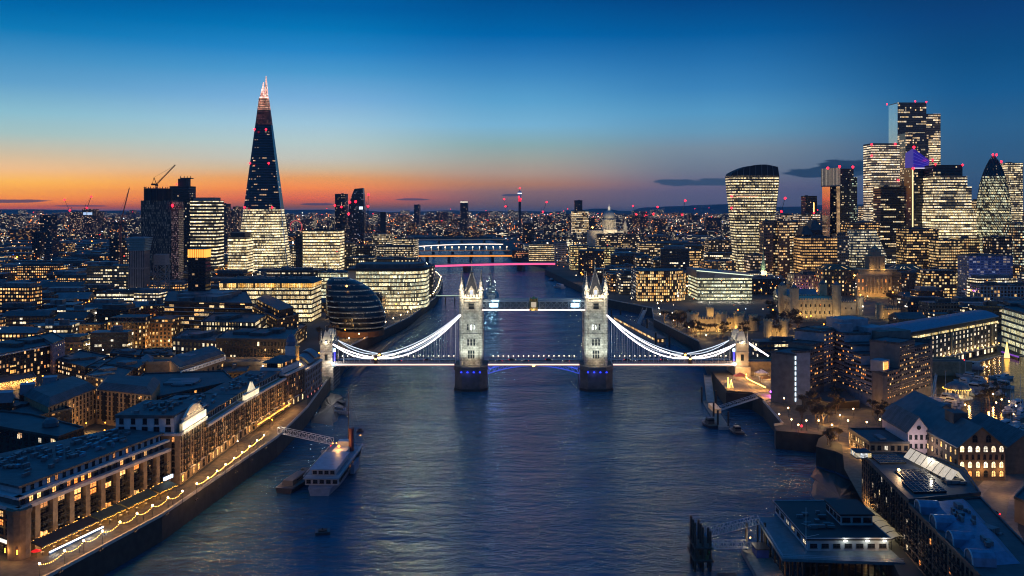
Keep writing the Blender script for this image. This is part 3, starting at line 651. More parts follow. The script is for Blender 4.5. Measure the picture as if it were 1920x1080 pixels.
def bldg(name, label, cat, poly, z1, fm, z0=GZ, group=None, roof=None, npl=3, par=.9, ph=3, setback=None, seed=1, cornice=None, taper=None):
    roof = roof or M_roof; rr = random.Random(seed*31+len(label)); c = (sum(p[0] for p in poly)/len(poly), sum(p[1] for p in poly)/len(poly), z0)
    A = sum(poly[i][0]*poly[(i+1) % len(poly)][1]-poly[(i+1) % len(poly)][0]*poly[i][1] for i in range(len(poly)))
    if A < 0: poly = poly[::-1]
    foot(poly); root = thing(name, label, cat, c, group)
    top = taper or poly
    MB().prism(poly, z0, z1, top=False, poly2=top).build('wall', fm, root)
    b = MB(); ins = inset(top, .4) if par else top
    if par:
        b.prism(inset(top, -.15), z1, z1+par, top=False); b.prism(ins[::-1], z1, z1+par, top=False)
        for i in range(len(top)):
            j = (i+1) % len(top); o_ = inset(top, -.15); b.quad([(*o_[i], z1+par), (*o_[j], z1+par), (*ins[j], z1+par), (*ins[i], z1+par)])
    b.prism(ins, z1-.3, z1+.15)
    b.build('roof', roof, root)
    if npl:
        pb = MB(); plant(pb, top, z1+.15, npl, rr, ph); pb.build('plant_room', M_lead if rr.random() < .4 else M_roof2, root)
    if setback:
        d, h, fm2 = setback; p2 = inset(top, d); q = MB(); q.prism(p2, z1+.15, z1+h, top=False); up = q.build('setback_storey', fm2 or fm, root)
        r2 = MB(); r2.prism(inset(p2, -.5), z1+h, z1+h+.5); r2.build('setback_roof', roof, root)
    return root
def redlamps(root, pts, r=1.1):
    for p in pts:
        b = MB(); b.lathe([(0, -r), (r*.8, -r*.6), (r, 0), (r*.8, r*.6), (0, r)], p, 6); b.lathe([(.15, -r-1), (.15, -r)], p, 4); b.build('aviation_light', G_red, root)
F_off = facade('office_white', '#20242a', '#ffd68a', '#fff2cc', 1.6, 4.0, .97, .6, .92, 7, .75, 1.5, speck=.75)
F_off2 = facade('office_mixed', '#1c2026', '#ffcc80', '#fff0d0', 3, 3.9, .88, .55, .72, 5, .6, 1.35, speck=.7)
F_dim = facade('office_dim', '#1a222c', '#ffc070', '#ffe8c0', 3, 3.9, .85, .5, .22, 5, .6, 1.0)
F_band = facade('office_bands', '#23201f', '#ffdf9c', '#fff0d0', 3.4, 4.6, .9, .42, .8, 7, .75, 1.5)

# ---- the tapering glass spire
def shard():
    Y = 1420; X = XY(495, Y)[0]
    root = thing('glass_spire_tower', 'tall tapering glass spire with split pinnacle, tallest on the skyline', 'tower', (X, Y, GZ))
    base = [(-27, -30), (26, -30), (40, -16), (40, 18), (27, 32), (-28, 32), (-40, 17), (-40, -17)]
    def sec(z):
        k = .075+.925*max(0, (312-z)/302); return [(X+x*k, Y+y*k) for x, y in base]
    foot(sec(10), 20)
    f1 = facade('spire_low', '#10161e', '#ffdc94', '#fff2cc', 1.5, 3.9, .96, .58, .86, 7, .75, 1.45, speck=.8); f2 = facade('spire_mid', '#0a1624', '#ffb070', '#ffe0b0', 2.6, 3.9, .85, .4, .12, 4, .8, .8, rough=.1, glass='#12283e', seed=4)
    f3 = facade('spire_dark', '#0a1624', '#ffb070', '#ffe0b0', 2.6, 3.9, .85, .35, .012, 4, .8, .7, rough=.08, glass='#12283e'); f4 = facade('spire_top', '#1c1418', '#ff6a4a', '#ffb090', 1.6, 2.6, .6, .5, .5, 2, .2, .28, speck=.9)
    for nm, a, b_, m_ in (('lit_floors', 10, 114, f1), ('glass_shaft', 114, 196, f2), ('glass_shaft', 196, 240, f3), ('lattice_spire', 240, 262, f4), ('lattice_spire', 262, 280, facade('spire_up', '#2a1a18', '#ff8a60', '#ffd0b0', 1.4, 2.6, .7, .6, .9, 2, .2, 1.3, speck=.9))):
        MB().prism(sec(a), a, b_, top=(b_ == 280), poly2=sec(b_)).build(nm, m_, root)
    for xa, xb, zt in ((-5.6, -1, 304), (.6, 6, 313)):
        s = MB(); s.prism([(X+xa, Y-4), (X+xb, Y-4), (X+xb, Y+3), (X+xa, Y+3)], 280, zt, poly2=[(X+xb*.55-.4, Y-1), (X+xb*.55+.4, Y-1), (X+xb*.55+.4, Y+1), (X+xb*.55-.4, Y+1)]); s.build('pinnacle', facade('spire_tip', '#3a2420', '#ff9a80', '#ffe0d0', 1.4, 2.4, .9, .8, 1, 2, .2, 1.9), root)
    # bright glass fins down both slanting edges
    for sx in (-1, 1):
        f = MB(); f.beam((X+sx*40.5*.93, Y-14, 30), (X+sx*10, Y-3, 240), 2.6, .5); f.build('edge_fin', M_skyglass, root)
    redlamps(root, [(X+s_*8.5*k/8, Y-13-k, z) for z, k in ((232, 8), (182, 13), (117, 19)) for s_ in (-1, 1)], 1.5)
    return root
shard()
def T(name, label, cat, px0, px1, py, Y, depth, fm, yaw=0, **k):
    return bldg(name, label, cat, rect(px0, px1, Y, depth, yaw), ZZ(py, Y), fm, **k)
# ---- south bank towers, from the outskirts in
T('hospital_tower', 'dark concrete tower with antenna head between the crane tower and the lit office slab', 'tower', 318, 354, 350, 1520, 34, facade('hosp', '#171b22', '#ffd090', '#fff0d0', 3, 4, .8, .4, .1, 3, .4, .9), npl=0)
def tower_head():
    root = [x for x in bpy.data.objects if x.name.startswith('hospital_tower')][0]; Y = 1520; z = ZZ(350, Y); x0, x1 = XY(318, Y)[0], XY(354, Y)[0]
    b = MB(); b.box(x0+12, x1-6, Y+4, Y+26, z, z+13); b.build('lecture_room', M_dark, root)
    b = MB(); b.box(x0+14, x1+1, Y+8, Y+20, z+13, z+14.5)
    for x in (x0+14, x0+20, x1-6, x1-1): b.beam((x, Y+10, z), (x, Y+10, z+17), .9)
    b.build('antenna_frame', M_dark, root); redlamps(root, [(x0+11, Y, z+4)], 1.2)
tower_head()
def crane_tower():
    Y = 1250; root = thing('residential_tower', 'dark patterned unfinished tower with round top carrying a luffing crane', 'tower', (*XY(292, Y), GZ)); z = ZZ(376, Y)
    p = rect(264, 321, Y, 26); foot(p, 14); MB().prism(p, GZ, z).build('wall', facade('pattern', '#12161f', '#8090b0', '#a0b0d0', 1.1, 3.2, .6, .8, .5, 1, .1, .05, speck=.9, glass='#1a2432'), root)
    x1, y1 = p[1]; q = [(x1, y1+.5), (x1+8, y1+5), (x1+8, y1+24), (x1, y1+26)]
    MB().prism(q, GZ, ZZ(378, Y)).build('speckled_wing', facade('speckle', '#4a3438', '#c08080', '#e0c0c0', 1.2, 2.4, .7, .6, .6, 1, .1, .28, speck=.9), root)
    c = ((p[0][0]+p[1][0])/2-2, Y+13); r = MB(); r.lathe([(17, z), (17, ZZ(354, Y)), (15, ZZ(353, Y)), (0, ZZ(353, Y))], (*c, 0), 20); r.build('round_top', facade('rtop', '#161c26', '#ffd090', '#fff0d0', 3, 4, .7, .4, .05, 2, .3, .8), root)
    f = MB()
    for k in range(14):
        a = 2*math.pi*k/14; f.beam((c[0]+17.4*math.cos(a), c[1]+17.4*math.sin(a), z), (c[0]+17.4*math.cos(a), c[1]+17.4*math.sin(a), ZZ(350, Y)), .8)
    f.build('column', M_dark, root)['kind'] = 'stuff'
    redlamps(root, [(x1+2, Y-1, ZZ(385, Y))], 1.8)
    return c, ZZ(353, Y)
(ctc, ctz) = crane_tower()
F_slab = facade('slab_bands', '#3a302c', '#ffdf9c', '#fff2d0', 2.2, 5.2, .92, .36, .8, 5, .7, 1.5, seed=3)
T('office_slab', 'concrete office slab with lit ribbon windows right of the antenna tower', 'office block', 356, 405, 377, 1450, 40, F_slab, npl=2, setback=(4, 5, M_conc))
T('service_core', 'dark blank stair tower attached left of the ribbon window office slab', 'tower', 343, 356, 372, 1449, 20, facade('core', '#141318', '#ffe0a0', '#fff0d0', 3, 4, .6, .5, .12, 2, .2, .9), npl=0)
def crown_tower():
    Y = 1060; p = rect(241, 270, Y, 17); root = thing('crowned_tower', 'slim pale ribbed tower with turquoise overhanging crown', 'tower', (*XY(255, Y), GZ)); foot(p)
    z = ZZ(470, Y); MB().prism(p, GZ, z, top=False).build('wall', facade('ribbed', '#8a7670', '#ffd090', '#fff0d0', 2.6, 40, .3, .96, .0, 1, .1, .5, glass='#30282a'), root)
    b = MB()
    for k in range(8): zz = z+k*1.9; b.prism(inset(p, -.6-.28*k), zz, zz+1.2)
    b.prism(inset(p, .6), z, z+15); b.build('crown', mat('turquoise_clad', (.10, .22, .26), .45, var=.2), root)
crown_tower()
def lattice_tower():
    Y = 1085; p = rect(288, 310, Y, 13); root = thing('lattice_tower', 'small concrete frame tower with open cross braced legs beside the crowned tower', 'tower', (*XY(299, Y), GZ)); foot(p)
    MB().prism(p, ZZ(497, Y), ZZ(477, Y)).build('tank_box', mat('pinkish_conc', (.26, .22, .21), .8, var=.2), root)
    b = MB(); z0, z1 = GZ, ZZ(497, Y)
    for q in p: b.beam((*q, z0), (*q, z1), .9)
    for a, c in zip(p, p[1:]+p[:1]):
        for k in range(4):
            za, zb = z0+(z1-z0)*k/4, z0+(z1-z0)*(k+1)/4; b.beam((*a, za), (*c, zb), .5); b.beam((*c, za), (*a, zb), .5); b.beam((*a, zb), (*c, zb), .5)
    b.build('lattice_frame', mat('pinkish_conc', (.3, .25, .24), .8, var=.2), root)
lattice_tower()
def campanile():
    Y = 830; X = XY(374, Y)[0]; root = thing('campanile_tower', 'dark slender residential tower with glowing orange finned crown', 'tower', (X, Y, GZ)); p = [(X-7.6, Y-7), (X+7.6, Y-7), (X+7.6, Y+7), (X-7.6, Y+7)]; foot(p, 8)
    MB().prism(p, GZ, ZZ(482, Y), top=False).build('wall', facade('camp', '#0d1016', '#ffc080', '#ffe0b0', 3, 3.3, .7, .5, .05, 1, .1, .7), root)
    z0, z1 = ZZ(482, Y), ZZ(467, Y)
    MB().prism(inset(p, .8), z0, z1).build('crown_core', glow('orange_core', '#ff9a30', .7), root)
    b = MB()
    for a, c in zip(p, p[1:]+p[:1]):
        for k in range(8): q = lerp(a, c, k/8+.05); b.cbox((q[0], q[1], (z0+z1)/2), (.9, .9, z1-z0))
    b.build('crown_fins', glow('orange', '#ffab48', 1.7), root)
    MB().prism(inset(p, -.4), z1, z1+.6).build('roof', M_dark, root)
campanile()
for i, (a, b_, py, Y, lb, lit, hue) in enumerate([
    (75, 95, 404, 2300, 'dark slab tower at the far left outskirts, pale blue window on its side', .1, '#141c28'),
    (60, 76, 436, 1700, 'slim dark tower with a blue lit window at the far left', .1, '#101620'),
    (83, 98, 448, 1650, 'pale grey narrow tower in front of the far left slab tower', .12, '#2a3240'),
    (130, 152, 398, 3200, 'red tinged housing slab beneath the far left cranes', .35, '#3a2a30'),
    (154, 174, 393, 3000, 'far tower with a blue white lit sign band on its top', .25, '#1a2230'),
    (174, 184, 397, 3100, 'plain bluish tower right of the sign topped tower', .15, '#1c2636'),
    (205, 222, 446, 1500, 'dark tower behind the red crane mast', .1, '#10161e'),
    (222, 240, 452, 1350, 'tower under construction with lit floor edges behind the crowned tower', .45, '#2a2420'),
    (411, 425, 383, 1900, 'grey point tower just right of the ribbon window slab', .2, '#222a38'),
    (426, 436, 396, 2100, 'short grey tower left of the glass spire', .15, '#222a38'),
    (437, 448, 388, 2400, 'slim tower speckled with pink lights, left of the glass spire', .4, '#2a2430'),
    (628, 648, 364, 2500, 'dark square tower left of the curved blade tower', .12, '#0c1118'),
    (863, 877, 378, 3600, 'isolated square tower with white lit rim left of the telecom tower', .12, '#1c222c'),
    (1078, 1092, 376, 3000, 'solitary dark block tower left of the domed cathedral', .02, '#1c2a34'),
    (1510, 1532, 368, 2000, 'dark tower with a lit vertical strip right of the top heavy tower', .06, '#0c1016'),
    (776, 786, 384, 4200, 'small grey tower on the horizon right of the curved blade tower', .1, '#20283a'),
    (1418, 1430, 392, 2900, 'low dark tower half hidden behind the top heavy tower', .1, '#141a24')]):
    r_ = T('tower_block', lb, 'tower', a, b_, py, Y, 22*Y/1500, facade('tb%d' % i, hue, '#ffb870', '#ffe8c4', 3.2, 3.4, .6, .45, lit, 2, .3, 1.1, speck=.6), npl=1, seed=i)
    if i in (11,): redlamps(r_, [(XY(628, Y)[0], Y, ZZ(385, Y)), (XY(640, Y)[0], Y-1, ZZ(388, Y))], 2.6)
    if i in (14,): redlamps(r_, [(XY(1526, Y)[0], Y-1, ZZ(399, Y))], 2); MB().box(XY(1525, Y)[0], XY(1526.5, Y)[0], Y-.3, Y-.05, ZZ(398, Y), ZZ(380, Y)).build('lit_strip', G_warm, r_)
    if i == 12: MB().box(XY(863, Y)[0], XY(877, Y)[0], Y-.4, Y-.05, ZZ(379.6, Y), ZZ(378, Y)).build('lit_rim', glow('rim', '#fff0d8', 1.6), r_)
    if i == 4: MB().box(XY(156, Y)[0], XY(173, Y)[0], Y-.4, Y-.05, ZZ(403, Y), ZZ(398, Y)).build('lit_sign', glow('bluesign', '#bcd8ff', .9), r_)
def blade():
    Y = 2350; x = lambda px: XY(px, Y)[0]; root = thing('blade_tower', 'curved bulging glass tower with slanted top and red beacons left of centre', 'tower', (x(667), Y, GZ)); b = MB(); rings = []
    for py, a, c in ((470, 655, 680), (425, 653, 683), (400, 652.5, 683), (380, 655, 682), (365, 660, 681), (354, 664.5, 680)):
        rings.append([(x(a), Y, ZZ(py, Y)), (x(c), Y, ZZ(py-1.5 if py < 370 else py, Y)), (x(c), Y+26, ZZ(py-1.5 if py < 370 else py, Y)), (x(a), Y+26, ZZ(py, Y))])
    m_ = facade('blade', '#131c2c', '#8aa4d0', '#ffd0a0', 3, 3.6, .8, .6, .12, 4, .5, .5, rough=.2)
    n = 0
    for r0, r1 in zip(rings, rings[1:]):
        for i in range(4):
            j = (i+1) % 4; w_ = math.dist(r0[i][:2], r0[j][:2]); b.quad([r0[i], r0[j], r1[j], r1[i]], [(0, r0[i][2]), (w_, r0[j][2]), (w_, r1[j][2]), (0, r1[i][2])])
    b.quad(rings[-1]); b.build('wall', m_, root); foot([(x(652), Y), (x(683), Y+26)])
    redlamps(root, [(x(656), Y-1, ZZ(379, Y)), (x(667), Y-1, ZZ(378, Y)), (x(654), Y-1, ZZ(401, Y))], 3)
    c_ = MB(); c_.cbox((x(677), Y-2, ZZ(390, Y)), (9, 2, 7)); c_.build('floodlit_hoist', glow('hoist', '#dff0ff', 1.6), root)
blade()
T('brick_chimney', 'tall square dark brick chimney of the old power station by the river', 'chimney', 713, 722.5, 398, 2300, 11, mat('chimney_brick', (.035, .028, .026), .9, var=.2), npl=0, par=.5)
def wheel():
    Y = 3000; X, _ = XY(555, Y); z = ZZ(425, Y); r = 19; root = thing('ferris_wheel', 'distant observation wheel outlined in pink light right of the spire foot', 'ferris wheel', (X, Y, GZ))
    pts = [(X+r*math.cos(a), Y, z+r*math.sin(a)) for a in [2*math.pi*k/28 for k in range(29)]]
    MB().path(pts, 1.6).build('rim', glow('wheel', '#ff5a5a', .9), root); b = MB()
    for k in range(0, 28, 2): b.beam((X, Y, z), pts[k], .35)
    b.build('spokes', M_steel, root); b = MB(); b.beam((X, Y, z), (X-8, Y-8, GZ), 1.4); b.beam((X, Y, z), (X+8, Y-8, GZ), 1.4); b.build('leg_frame', M_white, root)
wheel()
def telecom():
    Y = 3900; X, _ = XY(974.5, Y); root = thing('telecom_tower', 'slim round communications tower with red and white lit drums on the horizon', 'tower', (X, Y, GZ)); k = Y/F
    zz = lambda py: ZZ(py, Y)
    b = MB(); b.lathe([(5.5, GZ-zz(0)*0), (5.5, zz(392)), (5, zz(378))], (X, Y, 0), 10); b.build('shaft', M_dark, root)
    b = MB(); b.lathe([(6.5, zz(378)), (6.5, zz(371))], (X, Y, 0), 10); b.build('red_drum', glow('reddrum', '#ff3048', 1.0), root)
    b = MB(); b.lathe([(5, zz(371)), (5, zz(366)), (8, zz(365)), (8, zz(360)), (4, zz(358))], (X, Y, 0), 10); b.build('head', mat('head_blue', (.1, .12, .16), .5, emit='#5a78b0', es=.3, var=0), root)
    b = MB(); b.lathe([(8.6, zz(363.6)), (8.6, zz(361.6))], (X, Y, 0), 10); b.build('light_band', glow('screenband', '#e0e8ff', 2), root)
    b = MB(); b.lathe([(1.2, zz(358)), (.5, zz(352))], (X, Y, 0), 6); b.build('mast', M_dark, root); redlamps(root, [(X, Y, zz(353)), (X-4, Y-7, zz(369)), (X+4, Y-7, zz(373))], 3)
telecom()
def cathedral():
    Y = 2000; X, _ = XY(1142, Y); root = thing('domed_cathedral', 'floodlit pale stone cathedral with great round dome and lantern', 'cathedral', (X, Y, GZ)); st = mat('cath_stone', (.42, .38, .31), .8, var=.3, scale=.2); zz = lambda py: ZZ(py, Y)
    foot([(X-50, Y-20), (X+50, Y+40)])
    b = MB(); b.lathe([(12.5, zz(428)), (12.5, zz(413)), (13.6, zz(412.5)), (13.6, zz(411)), (11.6, zz(410.5)), (11.6, zz(406))], (X, Y, 0), 20)
    for k in range(24):
        a = 2*math.pi*k/24; b.lathe([(.75, zz(427)), (.65, zz(413))], (X+14*math.cos(a), Y+14*math.sin(a), 0), 5)
    b.lathe([(15.2, zz(412.8)), (15.2, zz(411.6))], (X, Y, 0), 20); b.lathe([(15.8, zz(429)), (15.8, zz(426.6))], (X, Y, 0), 20)
    b.build('drum', st, root)
    d = MB(); z0 = zz(406); h = zz(394)-z0; d.lathe([(13*math.cos(t), z0+h*math.sin(t)) for t in [math.pi/2*k/8*.93 for k in range(9)]], (X, Y, 0), 20); d.build('dome', mat('cath_lead', (.3, .31, .31), .6, var=.2), root)
    l_ = MB(); l_.lathe([(2.6, zz(395)), (2.3, zz(390)), (3, zz(389.5)), (1.2, zz(387.5)), (.3, zz(385.5)), (.3, zz(382.5))], (X, Y, 0), 8); l_.build('lantern', mat('cath_lit', (.5, .46, .38), .7, emit='#fff0d0', es=.5, var=0), root)
    b = MB(); b.box(X-46, X+34, Y-9, Y+9, GZ, zz(432)); b.box(X-14, X+14, Y-22, Y+22, GZ, zz(430)); b.box(X-46.5, X+34.5, Y-9.5, Y+9.5, zz(433.5), zz(432.4)); b.build('nave', st, root)
    for dx, dy in ((34, -6), (34, 6)):
        t = MB(); t.box(X+dx-3.4, X+dx+3.4, Y+dy-3, Y+dy+3, GZ, zz(424)); t.lathe([(2.6, zz(424)), (2.2, zz(418)), (.3, zz(413))], (X+dx, Y+dy, 0), 8); t.build('west_tower', st, root)
    for a, e in ((-30, 60000), (0, 60000), (28, 60000)): lamp((X+a, Y-55, 60), e, (1, .82, .55), 3, 'flood_light', root, spot=80, aim=(X+a*.3, Y, 75))
    lm = MB(); lm.lathe([(0, -2.5), (2.5, 0), (0, 2.5)], (*XY(1111, Y-15), zz(426)), 6); lm.build('flood_lamp', G_warm, root)
cathedral()
T('office_block', 'white lit office block just left of the domed cathedral', 'office block', 1073, 1104, 397, 2150, 40, F_off2, npl=2, seed=4)
# ---- financial district on the right
def walkie():
    Y = 1400; X, _ = XY(1416, Y); root = thing('topheavy_tower', 'top heavy flared glass tower that widens upwards, every floor lit', 'tower', (X, Y, GZ)); x = lambda px: XY(px, Y)[0]; b = MB(); fz = MB(); foot([(x(1383), Y), (x(1450), Y+45)])
    prof = [(570, 1388, 1443), (470, 1383.5, 1448), (430, 1380.5, 1452), (395, 1377, 1456), (365, 1373.5, 1459.5), (340, 1371, 1462), (330, 1370.4, 1462.4)]
    rings = []
    for py, a, c in prof:
        w_ = (x(c)-x(a)); z = ZZ(py, Y); bow = 6; r = []
        for k in range(9): t = k/8; r.append((x(a)+w_*t, Y-bow*4*t*(1-t)+4, z))
        for k in range(9): t = 1-k/8; r.append((x(a)+w_*t, Y+38+bow*4*t*(1-t), z))
        rings.append(r)
    n = 18
    for r0, r1 in zip(rings, rings[1:]):
        u = 0
        for i in range(n):
            j = (i+1) % n; w_ = math.dist(r0[i][:2], r0[j][:2]); b.quad([r0[i], r0[j], r1[j], r1[i]], [(u, r0[i][2]), (u+w_, r0[j][2]), (u+w_, r1[j][2]), (u, r1[i][2])]); u += w_
    b.build('wall', facade('flared', '#23262a', '#ffdc92', '#fff0c8', 1.5, 4.05, .9, .5, .84, 6, .6, 1.3, speck=.8), root)
    crown = []
    for py, k in ((330, 0), (322, 1), (314, 2)):
        r = []
        for i, p in enumerate(rings[-1]):
            t = (p[0]-x(1370.4))/(x(1462.4)-x(1370.4)); zz = ZZ(330, Y)+(ZZ(308.5+max(0, t-.75)*16+max(0, .6-t)**1.8*40, Y)-ZZ(330, Y))*k/2; r.append((p[0]+(X-p[0])*.03*k, p[1], zz))
        crown.append(r)
    c_ = MB(); c_.ring(crown); c_.build('crown', facade('flcrown', '#1b2026', '#ffc890', '#ffe8c0', 1.9, 4, .8, .5, .08, 3, .3, .6), root)
    fins = MB()
    for i in range(0, 9):
        fins.path([tuple(r[i][q]-(.4 if q == 1 else 0) for q in range(3)) for r in rings], .5)
        fins.path([tuple(r[i][q]-(.4 if q == 1 else 0) for q in range(3)) for r in crown], .5)
    fins.build('fins', M_steel, root)
    redlamps(root, [(x(1372), Y, ZZ(368, Y)), (x(1372), Y, ZZ(390, Y))], 1.6)
    lm = MB(); lm.box(x(1380), x(1420), Y-4.4, Y-2.6, ZZ(369, Y), ZZ(367.6, Y)); lm.build('lit_ceiling', glow('pinkroof', '#ffb08a', .9), root)
walkie()
def bishops():
    Y = 1680; x = lambda px: XY(px, Y)[0]; root = thing('glass_skyscraper', 'tallest stepped glass skyscraper of the right hand cluster with bright side face', 'skyscraper', (x(1715), Y, GZ)); foot([(x(1667), Y), (x(1766), Y+50)])
    fm = facade('bish', '#161d28', '#ffd08a', '#fff0cc', 2.2, 4.1, .97, .55, .85, 9, .8, 1.45, speck=.75, seed=9); fd = facade('bish_top', '#0b1420', '#c8e0ff', '#ffe8c0', 2.2, 4.1, .9, .6, .12, 5, .5, .9, rough=.2, seed=3)
    a = [(x(1683), Y), (x(1737), Y), (x(1737), Y+48), (x(1683), Y+38)]
    c = [(x(1737), Y+3), (x(1765), Y+3), (x(1765), Y+48), (x(1737), Y+48)]
    MB().prism(a, GZ, ZZ(252, Y), top=False).build('lit_floors', fm, root); MB().prism(a, ZZ(252, Y), ZZ(192, Y)).build('glass_crown', facade('bish_mid', '#0c141f', '#ffd08a', '#ffeccc', 2.2, 4.1, .9, .6, .28, 6, .8, 1.0, rough=.2, seed=3), root)
    MB().prism(c, GZ, ZZ(262, Y), top=False).build('lit_floors', fm, root); MB().prism(c, ZZ(262, Y), ZZ(213, Y)).build('glass_crown', facade('bish_mid2', '#0c141f', '#ffd08a', '#ffeccc', 2.2, 4.1, .9, .6, .4, 6, .8, 1.1, rough=.2, seed=5), root)
    s = MB(); s.prism([(x(1682.6), Y-.4), (x(1683), Y-.4), (x(1683), Y+39), (x(1682.6), Y+39)], ZZ(300, Y), ZZ(194, Y)); s.build('side_face', M_skyglass, root)
    redlamps(root, [(x(1668), Y+12, ZZ(194, Y)), (x(1716), Y, ZZ(190, Y)), (x(1737), Y, ZZ(191, Y))], 1.3)
bishops()
r_ = T('office_tower', 'pinkish white lit office tower on the cluster left edge with red corner beacons', 'skyscraper', 1634, 1687, 272, 1560, 36, facade('eight', '#6a5a54', '#ffd89a', '#fff0d4', 2, 4, .97, .5, .85, 9, .8, 1.3, speck=.7), npl=2, par=3)
redlamps(r_, [(XY(1634, 1560)[0], 1559, ZZ(p, 1560)) for p in (271, 292)]+[(XY(1678, 1560)[0], 1559, ZZ(270, 1560)), (XY(1684, 1560)[0], 1559, ZZ(338, 1560))], 1.8)
T('dark_office', 'black office block with one lit right half below the pink lit tower', 'office block', 1651, 1697, 350, 1470, 30, facade('darkoff', '#0c0f14', '#ffd08a', '#fff0c8', 2.4, 3.8, .85, .5, .25, 8, .9, 1.1), npl=1)
T('glass_tower', 'dark blue glass tower standing behind the purple lit wedge tower', 'skyscraper', 1698, 1741, 250, 1620, 34, facade('cheese', '#0e1a2a', '#ffc880', '#ffe8c0', 2.4, 4, .9, .6, .35, 5, .6, .9, rough=.15), npl=0)
def scalpel():
    Y = 1400; x = lambda px: XY(px, Y)[0]; root = thing('wedge_tower', 'dark angular wedge tower with purple lit triangular top', 'skyscraper', (x(1730), Y, GZ)); foot([(x(1708), Y), (x(1750), Y+30)])
    a = [(x(1711), Y), (x(1737), Y-2), (x(1748), Y+12), (x(1748), Y+30), (x(1711), Y+30)]
    MB().prism(a, GZ, ZZ(314, Y)).build('wall', facade('scal', '#080b11', '#ffd08a', '#fff0c8', 2.6, 4, .85, .5, .16, 3, .5, .9, rough=.12), root)
    t = MB(); A = (x(1712.5), Y, ZZ(278, Y)); B = (x(1747.5), Y+8, ZZ(300, Y)); D = (x(1712.5), Y, ZZ(313.8, Y)); E = (x(1737), Y-2, ZZ(313.8, Y)); H = (x(1712.5), Y+28, ZZ(285, Y)); J = (x(1747.5), Y+28, ZZ(304, Y)); K = (x(1748), Y+12, ZZ(313.8, Y)); Lq = (x(1748), Y+30, ZZ(313.8, Y)); M2 = (x(1712.5), Y+30, ZZ(313.8, Y))
    for q in ([D, E, B, A], [E, K, B], [K, Lq, J, B], [A, B, J, H], [D, A, H, M2], [M2, H, J, Lq]): t.quad(q)
    t.build('purple_top', mat('purple_glow_clad', (.08, .06, .3), .3, emit='#3a22d8', es=.28, var=0), root)  # purple lighting is put into the cladding as glow
    s = MB()
    for k in range(5): s.beam(lerp(D, A, k/5), lerp(E, B, k/5), .35)
    s.build('top_ribs', mat('purple_glow_rib', (.3, .3, .6), .3, emit='#8a80ff', es=.3, var=0), root)  # ribs carry the same built-in purple glow
    e = MB(); e.box(x(1710), x(1712), Y-1, Y-.3, GZ+20, ZZ(318, Y)); e.build('lit_edge', glow('edgelit', '#ffe0a0', 1.6), root)
    e = MB(); e.box(x(1713), x(1734), Y-2.6, Y-2.1, ZZ(316.5, Y), ZZ(314.5, Y)); e.build('lit_ledge', glow('ledge', '#e8e0ff', .8), root)
    redlamps(root, [(x(1713), Y-1, ZZ(276, Y)), (x(1748), Y-1, ZZ(300, Y)), (x(1711), Y-2, ZZ(316, Y)), (x(1735), Y-4, ZZ(343, Y))], 2)
scalpel()
def stepped():
    Y = 1360; x = lambda px: XY(px, Y)[0]; root = thing('stepped_tower', 'stepped lit office tower with curved tiers descending to the right', 'skyscraper', (x(1785), Y, GZ)); foot([(x(1750), Y), (x(1828), Y+45)])
    fm = facade('willis', '#3c4046', '#ffd890', '#fff0cc', 2.1, 4.1, .95, .55, .75, 9, .8, 1.2, speck=.75)
    MB().prism([(x(1752), Y+4), (x(1806), Y+2), (x(1807), Y+36), (x(1754), Y+36)], GZ, ZZ(309, Y)).build('upper_tier', facade('willtop', '#14171c', '#ffd890', '#fff0cc', 2.1, 4.1, .85, .5, .07, 5, .6, .9), root)
    MB().prism([(x(1750), Y+1), (x(1783), Y-2), (x(1815), Y+2), (x(1816), Y+37), (x(1752), Y+37)], GZ, ZZ(330, Y)).build('middle_tier', fm, root)
    MB().prism([(x(1750), Y-3), (x(1786), Y-6), (x(1822), Y), (x(1823), Y+38), (x(1752), Y+38)], GZ, ZZ(350, Y)).build('lower_tier', fm, root)
    MB().prism([(x(1749), Y-8), (x(1790), Y-12), (x(1829), Y-4), (x(1830), Y+39), (x(1751), Y+39)], GZ, ZZ(392, Y)).build('base_tier', F_off, root)
    redlamps(root, [(x(1754), Y, ZZ(308, Y)), (x(1805), Y, ZZ(309, Y))], 1.4)
stepped()
